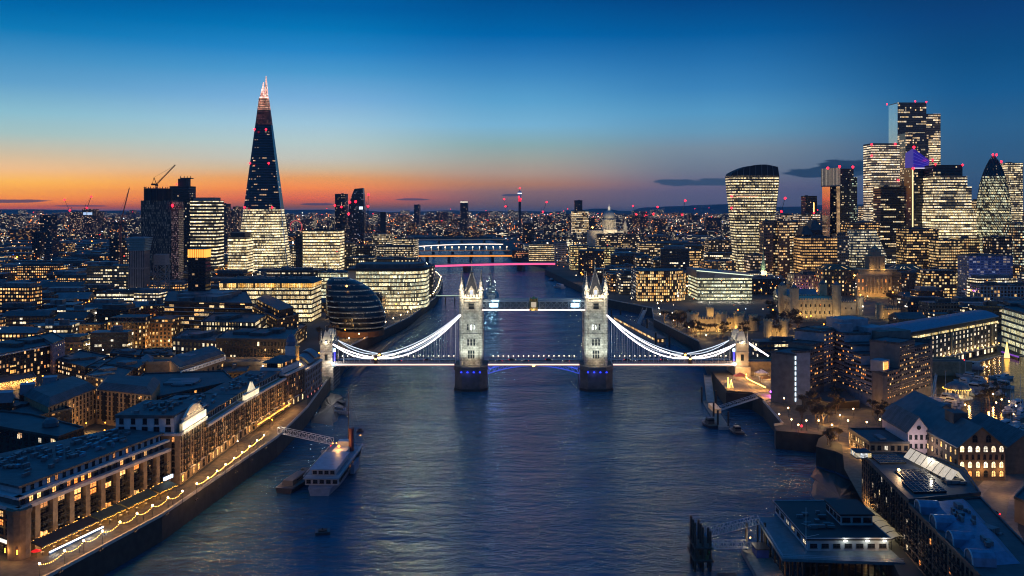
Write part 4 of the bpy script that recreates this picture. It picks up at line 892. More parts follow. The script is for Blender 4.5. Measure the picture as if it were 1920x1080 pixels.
def gherkin():
    Y = 1400; X, _ = XY(1874.5, Y); root = thing('bullet_tower', 'bullet shaped rounded tower with diagonal glazing and dark domed tip', 'skyscraper', (X, Y+18, GZ)); k = Y/F; b = MB(); foot([(X-20, Y), (X+20, Y+40)])
    prof = [(560, 24), (500, 28), (450, 31), (420, 31), (390, 29.6), (365, 27), (345, 23.5), (330, 19.6)]; top = [(330, 19.6), (318, 15.5), (308, 11.3), (298, 6.6), (292, 3.4), (290, .4)]
    def loft(bb, pf, mi=0):
        n = 24
        for (pa, ra), (pb, rb) in zip(pf, pf[1:]):
            for i in range(n):
                a0, a1 = 2*math.pi*i/n, 2*math.pi*(i+1)/n; za, zb = ZZ(pa, Y), ZZ(pb, Y); r0, r1 = ra*k, rb*k; u0, u1 = i*4.8, (i+1)*4.8; sh = za*.5; s2 = zb*.5
                bb.quad([(X+r0*math.cos(a0), Y+18+r0*math.sin(a0), za), (X+r0*math.cos(a1), Y+18+r0*math.sin(a1), za), (X+r1*math.cos(a1), Y+18+r1*math.sin(a1), zb), (X+r1*math.cos(a0), Y+18+r1*math.sin(a0), zb)], [(u0+sh, za), (u1+sh, za), (u1+s2, zb), (u0+s2, zb)])
    loft(b, prof); b.build('wall', facade('gherk', '#1c2322', '#ffe09a', '#f4ffd8', 2.4, 4, .78, .62, .82, 3, .3, 1.05, speck=.8), root)
    d = MB(); loft(d, top); d.build('domed_tip', facade('gherktop', '#0c0e12', '#ffc890', '#ffe0c0', 2.4, 4, .7, .4, .05, 2, .2, .7, rough=.2), root)
    ds = MB(); n = 12
    for s_ in (1, -1):
        for i in range(n):
            pts = []
            for py, r in prof+top[1:4]:
                z = ZZ(py, Y); a = 2*math.pi*i/n+s_*(z-20)*.02; pts.append((X+(r*k+.25)*math.cos(a), Y+18+(r*k+.25)*math.sin(a), z))
            ds.path(pts, .7)
    ds.build('diagonal_grid', M_dark, root)
    redlamps(root, [(X-3, Y+14, ZZ(289, Y)), (X+2.5, Y+14, ZZ(289, Y)), (XY(1888, Y)[0], Y+16, ZZ(302, Y))], 1.6)
gherkin()
T('office_tower', 'flat topped lit tower standing behind the bullet shaped tower', 'skyscraper', 1889, 1918, 306, 1700, 36, facade('behindg', '#3a3830', '#ffd890', '#fff0cc', 2.2, 4, .85, .55, .75, 6, .6, 1.1), npl=1)
def t42():
    Y = 1720; x = lambda px: XY(px, Y)[0]; root = thing('copper_tower', 'tower cluster with copper sunset face and white finned upper block', 'skyscraper', (x(1575), Y, GZ)); foot([(x(1540), Y), (x(1608), Y+40)])
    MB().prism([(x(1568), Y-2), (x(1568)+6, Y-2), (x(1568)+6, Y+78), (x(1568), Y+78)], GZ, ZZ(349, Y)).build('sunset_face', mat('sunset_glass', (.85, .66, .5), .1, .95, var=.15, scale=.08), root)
    MB().prism([(x(1568), Y-1.9), (x(1593), Y-1), (x(1593), Y+34), (x(1568), Y+34)], GZ, ZZ(349, Y)).build('dark_wing', facade('t42d', '#0c1218', '#ffd08a', '#fff0c8', 2.6, 3.8, .8, .5, .14, 4, .5, .9), root)
    MB().prism([(x(1593), Y+1), (x(1608), Y+2), (x(1608), Y+34), (x(1593), Y+34)], GZ, ZZ(332, Y)).build('rear_wing', facade('t42r', '#0c1016', '#d8ffe0', '#fff0c8', 2.6, 3.8, .8, .5, .3, 3, .5, .9), root)
    MB().prism([(x(1568)-8, Y+60), (x(1577), Y+3), (x(1577), Y+26), (x(1568), Y+70)], ZZ(349, Y), ZZ(314, Y)).build('finned_block', facade('finned', '#8a8078', '#ffe0b0', '#fff0d8', 1.4, 60, .5, .97, .9, 1, .1, .35), root)
    MB().prism([(x(1577), Y+3), (x(1602), Y+4), (x(1602), Y+28), (x(1577), Y+28)], ZZ(349, Y), ZZ(316, Y)).build('upper_block', facade('t42u', '#101319', '#ffe0b0', '#fff0d8', 2.4, 3.8, .7, .5, .1, 2, .3, .8), root)
    redlamps(root, [(x(p), Y+2, ZZ(q, Y)) for p, q in ((1553, 315), (1575, 312), (1600, 313))], 2.2)
t42()
# lower blocks between the towers
LOWR = [
 ('stone_office', 'pink stone office block below the top heavy tower, flat faced', 1432, 1450, 415, 1320, 25, ('#8a6450', .25, '#ffd8a0')),
 ('stone_office', 'second pink stone block with lit slots right of the first below the top heavy tower', 1461, 1481, 415, 1315, 25, ('#8a6450', .35, '#ffd8a0')),
 ('dark_office', 'dark office with lit ribbon floors between pink stone block and gabled roofs', 1450, 1461, 417, 1325, 25, ('#14181c', .3, '#fff0c0')),
 ('ribbon_office', 'dark office with white ribbon windows right of the pink stone blocks', 1481, 1512, 417, 1330, 35, ('#14181c', .75, '#fff0c8')),
 ('brick_office', 'warm lit terraced office beneath the gabled black roofs', 1505, 1570, 447, 1240, 40, ('#4a3020', .8, '#ffc070')),
 ('white_office', 'white column fronted office in front of the copper faced tower', 1570, 1592, 440, 1290, 22, ('#6a6a66', .3, '#fff0d0')),
 ('low_office', 'black low office with glowing ground floor left of the sloped glass roof block', 1595, 1650, 418, 1340, 40, ('#101418', .55, '#ffc878')),
 ('low_office', 'dark office block with crowded warm windows under the wedge tower', 1700, 1760, 430, 1300, 35, ('#1a1a1c', .5, '#ffd890')),
 ('lit_office', 'cream lit office beneath the stepped tower', 1760, 1800, 452, 1250, 30, ('#3a3428', .7, '#ffe0a0')),
 ('lit_office', 'yellow lit office left of the bullet shaped tower foot', 1800, 1838, 448, 1260, 30, ('#3a3424', .75, '#ffe49c')),
 ('office_block', 'slim lit office squeezed between stepped tower and bullet shaped tower', 1829, 1846, 377, 1440, 25, ('#3c3a34', .8, '#ffe4b0')),
 ('dark_office', 'dark block with cold sparse windows in front of the bullet shaped tower', 1860, 1898, 445, 1230, 25, ('#0e1216', .35, '#fff0d0')),
 ('office_block', 'tall narrow office with cool lights at the far right behind the blue flats', 1902, 1935, 420, 1330, 30, ('#161a20', .5, '#e8ffe8')),
 ('office_block', 'white lit block between copper faced tower and pink lit tower', 1618, 1634, 388, 1800, 25, ('#3a3a38', .75, '#fff0d0')),
 ('office_block', 'distant white lit row right of the top heavy tower', 1470, 1510, 404, 1900, 60, ('#3a3a40', .6, '#fff4e0')),
 ('office_block', 'far white lit office under the dark strip lit tower', 1500, 1538, 402, 1700, 40, ('#3c3c40', .7, '#fff4e0')),
]
for i, (nm, lb, a, b_, py, Y, d, (wl, lt, wh)) in enumerate(LOWR):
    T(nm, lb, 'office block', a, b_, py, Y, d, facade('lowr%d' % i, wl, '#ffc070', wh, 2.8, 3.8, .8, .5, lt, 4, .45, 1.15, speck=.7), seed=i, npl=2)
def gabled():
    Y = 1290; x = lambda px: XY(px, Y)[0]; root = thing('gabled_office', 'black steep gabled office roofs like a dark cathedral, right of the ribbon windows', 'office block', (x(1525), Y, GZ)); foot([(x(1505), Y), (x(1545), Y+40)])
    for i, (a, c, pe, pt) in enumerate(((1503, 1524, 440, 424), (1522, 1546, 432, 414))):
        MB().box(x(a), x(c), Y+i*8, Y+i*8+30, GZ, ZZ(pe, Y)).build('wall', facade('gab', '#1c2028', '#ffc070', '#ffe0b0', 3, 3.8, .6, .5, .06, 2, .2, .8), root)
        m_ = (x(a)+x(c))/2; r = MB(); y0, y1 = Y+i*8-.5, Y+i*8+30; ze, zt = ZZ(pe, Y), ZZ(pt, Y); r.prism([(x(a)-.5, y0), (x(c)+.5, y0), (x(c)+.5, y1), (x(a)-.5, y1)], ze, zt, poly2=[(m_-3, y0+6), (m_+3, y0+6), (m_+3, y1-6), (m_-3, y1-6)]); r.build('roof', M_roof, root)
gabled()
def sloped():
    Y = 1300; x = lambda px: XY(px, Y)[0]; root = thing('sloped_office', 'glass office with sloping lit roof front below the cluster', 'office block', (x(1630), Y, GZ)); foot([(x(1598), Y), (x(1662), Y+30)])
    b = MB(); z0, z1 = ZZ(478, Y), ZZ(432, Y); a = [(x(1596), Y), (x(1662), Y), (x(1662), Y+34), (x(1596), Y+34)]; c = [(x(1606), Y+26), (x(1656), Y+26), (x(1656), Y+34), (x(1606), Y+34)]
    b.prism(a, GZ, z0, top=False); b.prism(a, z0, z1, poly2=c, top=False); b.build('wall', facade('slope', '#4a4c48', '#ffe0a0', '#fff4d0', 1.6, 3.6, .85, .5, .75, 4, .4, .95), root); MB().prism(c, z1, z1+1).build('roof', M_roof, root)
sloped()
# ================================================================ windows as parts
def pane_mat(name, lo, hi, s, warmth):
    m = new_mat(name); n = m.node_tree.nodes; l = m.node_tree.links; p = n.new('ShaderNodeBsdfPrincipled'); o = n.new('ShaderNodeOutputMaterial'); l.new(p.outputs[0], o.inputs[0])
    p.inputs['Base Color'].default_value = (.4, .33, .24, 1); p.inputs['Roughness'].default_value = .4
    oi = n.new('ShaderNodeObjectInfo'); gi = n.new('ShaderNodeNewGeometry'); a = n.new('ShaderNodeMath'); a.operation = 'ADD'; l.new(oi.outputs['Random'], a.inputs[0]); l.new(gi.outputs['Random Per Island'], a.inputs[1])
    w = n.new('ShaderNodeTexWhiteNoise'); w.noise_dimensions = '1D'; l.new(a.outputs[0], w.inputs['W']); sc = n.new('ShaderNodeSeparateColor'); l.new(w.outputs['Color'], sc.inputs[0])
    r = n.new('ShaderNodeMix'); r.data_type = 'RGBA'; l.new(sc.outputs[0], r.inputs[0]); r.inputs[6].default_value = lin(lo); r.inputs[7].default_value = lin(hi); l.new(r.outputs[2], p.inputs['Emission Color'])
    t = n.new('ShaderNodeTexCoord'); z = n.new('ShaderNodeTexNoise'); z.inputs['Scale'].default_value = 1.6; z.inputs['Detail'].default_value = 2; l.new(t.outputs['Object'], z.inputs['Vector'])
    ad = n.new('ShaderNodeVectorMath'); ad.operation = 'ADD'; l.new(t.outputs['Object'], ad.inputs[0]); l.new(w.outputs['Color'], ad.inputs[1]); sc2 = n.new('ShaderNodeVectorMath'); sc2.operation = 'SCALE'; sc2.inputs['Scale'].default_value = 1; l.new(ad.outputs[0], sc2.inputs[0]); l.new(sc2.outputs[0], z.inputs['Vector'])
    mr = n.new('ShaderNodeMapRange'); l.new(z.outputs[0], mr.inputs[0]); mr.inputs[1].default_value = .35; mr.inputs[2].default_value = .65; mr.inputs[3].default_value = .3; mr.inputs[4].default_value = 1.5
    b = n.new('ShaderNodeMath'); b.operation = 'MULTIPLY_ADD'; l.new(sc.outputs[1], b.inputs[0]); b.inputs[1].default_value = s*1.3; b.inputs[2].default_value = s*.35
    e = n.new('ShaderNodeMath'); e.operation = 'MULTIPLY'; l.new(b.outputs[0], e.inputs[0]); l.new(mr.outputs[0], e.inputs[1]); l.new(e.outputs[0], p.inputs['Emission Strength'])
    m.cycles.emission_sampling = 'NONE'; return m
P_orange = pane_mat('pane_orange', '#ff8a28', '#ffc878', 1.7, 1); P_white = pane_mat('pane_white', '#ffd89a', '#fff2d8', 1.5, 0); P_yel = pane_mat('pane_yellow', '#ffb040', '#ffe0a0', 1.8, 0)
P_dark = mat('pane_dark', (.012, .016, .022), .08, var=0)
WMESH = {}
def win_mesh(w, h, pm, arch=False, frame=M_dark):
    k = (w, h, pm.name, arch, frame.name)
    if k not in WMESH:
        b = MB(); f = .09
        if arch:
            P = [(-w/2, 0), (w/2, 0), (w/2, h*.75)]+[(w/2*math.cos(a), h*.75+w/2*math.sin(a)) for a in (math.pi*.25, math.pi*.5, math.pi*.75)]+[(-w/2, h*.75)]
            b.quad([(x, -.05, z) for x, z in P], None, 1)
            b.path([(x, -.07, z) for x, z in P+P[:1]], f, .16)
        else:
            b.quad([(-w/2, -.05, 0), (w/2, -.05, 0), (w/2, -.05, h), (-w/2, -.05, h)], None, 1)
            b.path([(-w/2, -.07, 0), (w/2, -.07, 0), (w/2, -.07, h), (-w/2, -.07, h), (-w/2, -.07, 0)], f, .16)
        b.cbox((0, -.07, h/2), (f, .14, h)); b.cbox((0, -.07, h*.55), (w, .14, f)); b.cbox((0, -.14, -.06), (w+.3, .3, .12))
        o = b.build('window', [frame, pm]); WMESH[k] = o.data; bpy.data.objects.remove(o)
    return WMESH[k]
WC = {}; WREST = {}
def put_window(root, me, x, y, z, ang, name='window'):
    o0 = ORG[root.name]; k = (root.name, name)
    if WC.get(k, 0) < 100:
        WC[k] = WC.get(k, 0)+1; o = bpy.data.objects.new(name, me); COL.objects.link(o); o.parent = root; o.location = (x-o0[0], y-o0[1], z-o0[2]); o.rotation_euler = (0, 0, ang); ORG[o.name] = o0
    else: WREST.setdefault(k, (root, []))[1].append((me, x, y, z, ang))
def flush_windows():
    for (rn, name), (root, L_) in WREST.items():
        b = MB(); mats = []
        for me, x, y, z, a in L_:
            c, s_ = math.cos(a), math.sin(a); base = len(b.v)
            for v in me.vertices: b.v.append((x+v.co.x*c-v.co.y*s_, y+v.co.x*s_+v.co.y*c, z+v.co.z))
            for p in me.polygons:
                m_ = me.materials[p.material_index]
                if m_ not in mats: mats.append(m_)
                b.f.append(tuple(base+i for i in p.vertices)); b.mi.append(mats.index(m_)); b.uv += [(0, 0)]*len(p.vertices)
        b.build(name, mats, root)['kind'] = 'stuff'
def winrows(root, a, b, z0, z1, nx, nz, w, h, lit=.2, pl=None, arch=False, seed=0, skip=None, frame=None, off=0., name='window', top_lit=None):
    """windows on the wall from a to b (outside on the right hand of a->b), nearest end first"""
    rr = random.Random(seed+nx*7+nz); d = Vector((b[0]-a[0], b[1]-a[1])); L_ = d.length; d.normalize(); ang = math.atan2(d.y, d.x); n = Vector((d.y, -d.x)); pl = pl or P_orange
    cells = [(i, j) for i in range(nx) for j in range(nz)]
    mid = Vector(a)
    cells.sort(key=lambda c: (Vector(a)+d*L_*(c[0]+.5)/nx).length)
    for i, j in cells:
        if skip and skip(i, j): continue
        t = L_*(i+.5)/nx; z = z0+(z1-z0)*j/nz+((z1-z0)/nz-h)*.45
        lt = lit if top_lit is None or j < nz-1 else top_lit
        pm = pl if rr.random() < lt else P_dark
        me = win_mesh(w, h, pm, arch, frame or M_dark); put_window(root, me, a[0]+d.x*t+n.x*off, a[1]+d.y*t+n.y*off, z, ang, name)
def strip(b, p, q, z0, z1, out, thick=.5, mi=0):          # a course standing proud of the wall p->q (outside on the right)
    d = Vector((q[0]-p[0], q[1]-p[1])).normalized(); n = Vector((d.y, -d.x)); P, Q = Vector(p), Vector(q); a = P+n*out; c = Q+n*out; e = Q-n*thick; f = P-n*thick
    b.prism([tuple(a), tuple(c), tuple(e), tuple(f)], z0, z1, mi=mi, bottom=True)
def along(p, q, s, out=0):
    d = Vector((q[0]-p[0], q[1]-p[1])); d.normalize(); n = Vector((d.y, -d.x)); return (p[0]+d.x*s+n.x*out, p[1]+d.y*s+n.y*out)
M_ybrick = mat('wharf_brick', (.25, .18, .105), .85, var=.35, scale=.6); M_ybrickd = mat('dark_brick', (.13, .09, .06), .85, var=.35, scale=.6)
M_fascia = mat('pale_render', (.42, .40, .39), .7, var=.2); M_bluew = mat('bluish_white', (.36, .4, .44), .6, var=.2)
def roof_clutter(root, poly, z, n, seed=0, name='roof_plant', m=None):
    b = MB(); rr = random.Random(seed)
    for k in range(n):
        a, c = rr.uniform(.08, .92), rr.uniform(.12, .88); p = [poly[0][i]*(1-a)*(1-c)+poly[1][i]*a*(1-c)+poly[2][i]*a*c+poly[3][i]*(1-a)*c for i in (0, 1)]; an = math.atan2(poly[1][1]-poly[0][1], poly[1][0]-poly[0][0])
        b.cbox((*p, z+rr.uniform(.3, .8)), (rr.uniform(.8, 3.2), rr.uniform(.6, 1.8), rr.uniform(.6, 1.6)), an)
    o = b.build(name, m or M_lead, root); o['kind'] = 'stuff'; return o
# ================================================================ south bank, near: the wharf warehouses along the promenade
def balcony_mesh(w=2.2, d=1.1):
    b = MB(); b.cbox((0, -d/2, -.08), (w, d, .14)); b.cbox((0, -d, .95), (w, .06, .07)); b.cbox((-w/2, -d/2, .95), (.06, d, .07)); b.cbox((w/2, -d/2, .95), (.06, d, .07))
    k = -w/2
    while k <= w/2+.01: b.cbox((k, -d, .45), (.045, .045, 1)); k += w/8
    b.cbox((0, -d*.55, .25), (w*.7, .3, .4)); o = b.build('balcony', M_black); me = o.data; bpy.data.objects.remove(o); return me
BALC = balcony_mesh()
def wharf_modern():
    p0, p1 = (-155, 298), (-134.2, 372); poly = [p0, p1, (-158, 381), (-192, 330), (-166, 304)]; zt = 27.6
    root = thing('wharf_apartments', 'modern riverside apartment block with tall brick piers and roof terraces, nearest at the lower left', 'apartment block', (-160, 335, GZ)); foot(poly)
    MB().prism(inset(poly, .9), GZ, 24.0).build('glazed_wall', mat('recess_dark', (.035, .032, .03), .5, var=.4), root)
    b = MB(); u = MB(); L_ = math.dist(p0, p1); nb = 10
    for k in range(nb+1):
        s = L_*k/nb; s = max(1.1, min(L_-1.1, s)); q = along(p0, p1, s, -.2)
        pr = MB(); pr.cbox((*q, (GZ+23.8)/2), (2.2, 1.4, 23.8-GZ), math.atan2(p1[1]-p0[1], p1[0]-p0[0])); pr.build('brick_pier', M_ybrick, root)
    f = MB(); strip(f, p0, p1, 23.8, 24.9, .8, 1.5); strip(f, (-166, 304), p0, 23.8, 24.9, .8, 1.5); f.build('fascia', M_fascia, root)
    MB().prism(inset(poly, 1.4), 24, 27.4).build('upper_storey', mat('dark_render', (.08, .08, .085), .6, var=.3), root)
    f = MB(); strip(f, p0, p1, 27.4, 28.2, .2, 2.2); strip(f, (-166, 304), p0, 27.4, 28.2, .2, 2.2); f.build('balcony_edge', M_bluew, root)
    p2 = inset(poly, 2.6); MB().prism(p2, 27.4, 30.4).build('penthouse', M_bluew, root)
    MB().prism(inset(poly, 1.4), 30.4, 31.1).build('roof', M_roof2, root)
    roof_clutter(root, [p2[0], p2[1], p2[2], p2[3]], 31.1, 70, 5); roof_clutter(root, [p2[0], p2[1], p2[2], p2[3]], 31.1, 24, 6, 'skylight', mat('skylight_glass', (.2, .28, .36), .1, .4, var=.2))
    for k in range(nb):
        s0, s1 = L_*k/nb, L_*(k+1)/nb
        for j in range(5):
            z = 12.4+j*2.3; q = along(p0, p1, (s0+s1)/2, -.88); ang = math.atan2(p1[1]-p0[1], p1[0]-p0[0])
            lit = (j == 4 and k in (1, 2, 3, 4, 6, 7)) or (j in (0, 1, 3) and R.random() < .14) or (j == 3 and k in (4, 5))
            put_window(root, win_mesh(3.6, 1.9, P_orange if lit else P_dark, frame=M_dark), *q, z, ang)
            if j < 4:
                o = bpy.data.objects.new('balcony', BALC); COL.objects.link(o); o.parent = root; o.location = (q[0]-ORG[root.name][0]+.5, q[1]-ORG[root.name][1], z-GZ-.1); o.rotation_euler = (0, 0, ang); o.scale = (1.9, 1.2, 1)
    q = inset(poly, 1.4); winrows(root, q[0], q[1], 24.7, 27.4, 22, 1, 1.7, 1.9, .3, P_orange, seed=2); q = inset(poly, 2.6); winrows(root, q[0], q[1], 27.9, 30.4, 20, 1, 1.3, 1.7, .12, P_orange, seed=4)
    # rounded corner and river end
    MB().lathe([(3.4, GZ), (3.4, 23), (3.8, 23.2), (3.8, 24.6)], (-155.5, 299.5, 0), 12).build('corner_turret', M_ybrickd, root)
    winrows(root, (-166, 304), (-157.5, 298.5), 10, 23.6, 3, 5, 2.0, 1.9, .35, P_orange, seed=8, off=.12)
    sg = MB(); sg.cbox((-161, 300.4, 13.8), (4.6, .3, 1.0), math.atan2(-5.5, 8.5)); sg.build('lit_sign', glow('shopsign', '#f4f0e8', 1.2), root)
    for q in ((-163.6, 300.4), (-158.6, 297), (-154, 295.4)):
        lm = MB(); lm.cbox((*q, 12), (.3, .3, 1.4)); lm.build('wall_lamp', G_amber, root); lamp((q[0]+.6, q[1]-1.0, 12), 160, WARM, .2, parent=root)
    return p0, p1
wm = wharf_modern()
def awnings():
    p0, p1 = wm; a0 = math.atan2(p1[1]-p0[1], p1[0]-p0[0])
    for i, (s0, s1, lb, c) in enumerate(((4, 30, 'long black restaurant canopy with white lit edge at the wharf foot', 'black'), (31, 44, 'short dark green restaurant canopy with fairy lights, middle of the three', 'green'), (45, 62, 'dark green restaurant canopy hung with amber fairy lights beside the brick warehouse', 'green'), (63.5, 74, 'small grey green canopy next to the blue lit shop sign', 'green'))):
        root = thing('restaurant_canopy', lb, 'canopy', (*along(p0, p1, (s0+s1)/2, 3), GZ), 'restaurant canopies along the wharf')
        A, B = along(p0, p1, s0, .9), along(p0, p1, s1, .9); A2, B2 = along(p0, p1, s0, 5.6), along(p0, p1, s1, 5.6); t = MB()
        t.quad([(*A2, 12.0), (*B2, 12.0), (*B, 13.3), (*A, 13.3)]); t.quad([(*A2, 11.92), (*A, 13.22), (*B, 13.22), (*B2, 11.92)]); t.quad([(*A2, 11.5), (*B2, 11.5), (*B2, 12.0), (*A2, 12.0)]); t.quad([(*A2, 11.5), (*A, 12.8), (*A, 13.3), (*A2, 12)]); t.quad([(*B2, 11.5), (*B2, 12), (*B, 13.3), (*B, 12.8)])
        t.build('fabric', mat('canopy_black', (.02, .022, .024), .7, var=.3) if c == 'black' else mat('canopy_green', (.05, .07, .045), .7, var=.3), root)
        n = int((s1-s0)/4)
        for k in range(n+1):
            q = along(p0, p1, s0+.4+(s1-s0-.8)*k/n, 5.4); ps = MB(); ps.lathe([(.07, GZ), (.07, 11.9)], (*q, 0), 5); ps.build('post', M_dark, root)
        fl = MB(); rr = random.Random(i); k = s0
        while k < s1:
            for o_ in (1.2, 5.7): q = along(p0, p1, k+rr.uniform(-.2, .2), o_+rr.uniform(-.1, .1)); fl.lathe([(0, -.13), (.13, 0), (0, .13)], (*q, (13.2 if o_ < 2 else 11.6)+rr.uniform(-.3, .2)), 4)
            k += .55
        fl.build('fairy_lights', glow('fairy', '#ffb048', 5), root)['kind'] = 'stuff'
        if i == 0:
            e = MB(); strip(e, along(p0, p1, s0+1, 7.4), along(p0, p1, s1, 7.4), 9.9, 10.2, .1, .2); e.build('light_strip', glow('wstrip', '#f4f8ff', 5), root)
            g_ = MB(); strip(g_, along(p0, p1, s0+1, 7.2), along(p0, p1, s1, 7.2), 9, 9.9, .1, .2); g_.build('glass_screen', mat('blueglass', (.05, .08, .14), .1, .3, var=0), root)
            for k in (6, 14, 22, 29): lamp((*along(p0, p1, k, 8.6), 10.4), 130, (.95, .97, 1), .3, parent=root)
        for k in range(int(s0)+2, int(s1), 5): lamp((*along(p0, p1, k, 3.4), 11.4), 120, WARM, .3, parent=root)
        # dining tables under it
        for k in range(int((s1-s0)/2.6)):
            if k % 2 or i > 2: continue
            q = along(p0, p1, s0+1.4+k*2.6, 4.2)
            tb = thing('dining_table', 'small round dining table under a restaurant canopy on the wharf', 'table', (*q, GZ), 'dining tables on the wharf'); m_ = MB(); m_.lathe([(.55, 9.72), (.55, 9.76)], (*q, 0), 10); m_.build('tabletop', M_white, tb); m_ = MB(); m_.lathe([(.3, 9), (.05, 9.06), (.05, 9.72)], (*q, 0), 8); m_.build('pedestal', M_dark, tb)
    sg = MB(); q = along(p0, p1, 73, 2.2); sg.cbox((*q, 14.6), (5.4, .5, 1.2), a0); r_ = thing('shop_sign', 'long blue white lit shop sign at the end of the pier fronted block', 'sign', (*q, 14)); sg.build('lit_panel', glow('bluewhite', '#c8e0ff', 3), r_); bk = MB(); bk.cbox((q[0]-.4, q[1]+.1, 14.6), (5.8, .3, 1.6), a0); bk.build('sign_board', M_dark, r_)
    rd = thing('parasol', 'red glowing parasol heater at the black canopy end', 'parasol', (*along(p0, p1, 2, 5), GZ)); q = along(p0, p1, 2, 5); m_ = MB(); m_.lathe([(1.6, 11.3), (0, 12)], (*q, 0), 8); m_.build('canopy', glow('redpar', '#ff2020', .9), rd); m_ = MB(); m_.lathe([(.05, 9), (.05, 11.6)], (*q, 0), 6); m_.build('pole', M_dark, rd)
awnings()
def warehouse(name, label, p, q, depth, zc, root_loc=None, storeys=6, nx=16, lit=.12, brick=None, zbase=GZ, balc=True, pl=None, attic=True, seed=0, arch=True):
    d = Vector((q[0]-p[0], q[1]-p[1])).normalized(); n = Vector((-d.y, d.x)); poly = [p, q, (q[0]+n.x*depth, q[1]+n.y*depth), (p[0]+n.x*depth, p[1]+n.y*depth)]
    root = thing(name, label, 'warehouse', (*p, zbase)); foot(poly); brick = brick or M_ybrick
    MB().prism(poly, zbase, zc).build('wall', brick, root)
    c = MB(); strip(c, p, q, zc-.9, zc+.1, .6, 1); strip(c, p, q, zbase+4, zbase+4.5, .3, .5); strip(c, poly[3], p, zc-.9, zc+.1, .6, 1); c.build('cornice', M_fascia, root)
    ang = math.atan2(d.y, d.x); winrows(root, p, q, zbase+4.6, zc-1, nx, storeys-1, 1.15, 1.9, lit, pl or P_orange, arch, seed, frame=M_ybrickd)
    winrows(root, p, q, zbase+.3, zbase+4, nx//2, 1, 2.0, 2.8, .6, P_yel, arch, seed+1)
    winrows(root, poly[3], p, zbase+4.6, zc-1, max(2, int(depth/5)), storeys-1, 1.15, 1.9, .06, pl or P_orange, arch, seed)
    if balc:
        k = 0; L_ = math.dist(p, q)
        for i in range(nx):
            if i % 4 not in (1, 2): continue
            for j in range(storeys-1):
                if k >= 100: break
                k += 1; z = zbase+4.6+(zc-1-zbase-4.6)*j/(storeys-1)+.15; s = L_*(i+.5)/nx; qq = along(p, q, s, .02); o = bpy.data.objects.new('balcony', BALC); COL.objects.link(o); o.parent = root; o0 = ORG[root.name]; o.location = (qq[0]-o0[0], qq[1]-o0[1], z-o0[2]); o.rotation_euler = (0, 0, ang)
    if attic:
        P2 = [along(p, q, .5, -3.2), along(p, q, math.dist(p, q)-.5, -3.2)]; P2 += [(P2[1][0]+n.x*(depth-6), P2[1][1]+n.y*(depth-6)), (P2[0][0]+n.x*(depth-6), P2[0][1]+n.y*(depth-6))]
        MB().prism(P2, zc, zc+3.2).build('attic_storey', M_bluew, root); winrows(root, P2[0], P2[1], zc+.6, zc+3.2, int(nx*1.2), 1, 1.2, 1.9, .06, P_orange, False, seed+3, name='attic_window')
        MB().prism(inset(P2, -.8), zc+3.2, zc+3.7).build('roof', M_roof, root); roof_clutter(root, P2, zc+3.7, 30, seed)
        roof_clutter(root, P2, zc+3.7, 8, seed+9, 'skylight', mat('skylight_glass', (.2, .28, .36), .1, .4, var=.2))
    return root, poly
W1, W1p = warehouse('brick_warehouse', 'brick warehouse with white glowing curved pediment facing the promenade', (-131.5, 376), (-130.5, 405), 27, 29.6, nx=10, storeys=7, lit=.1, attic=False, seed=3, balc=True)
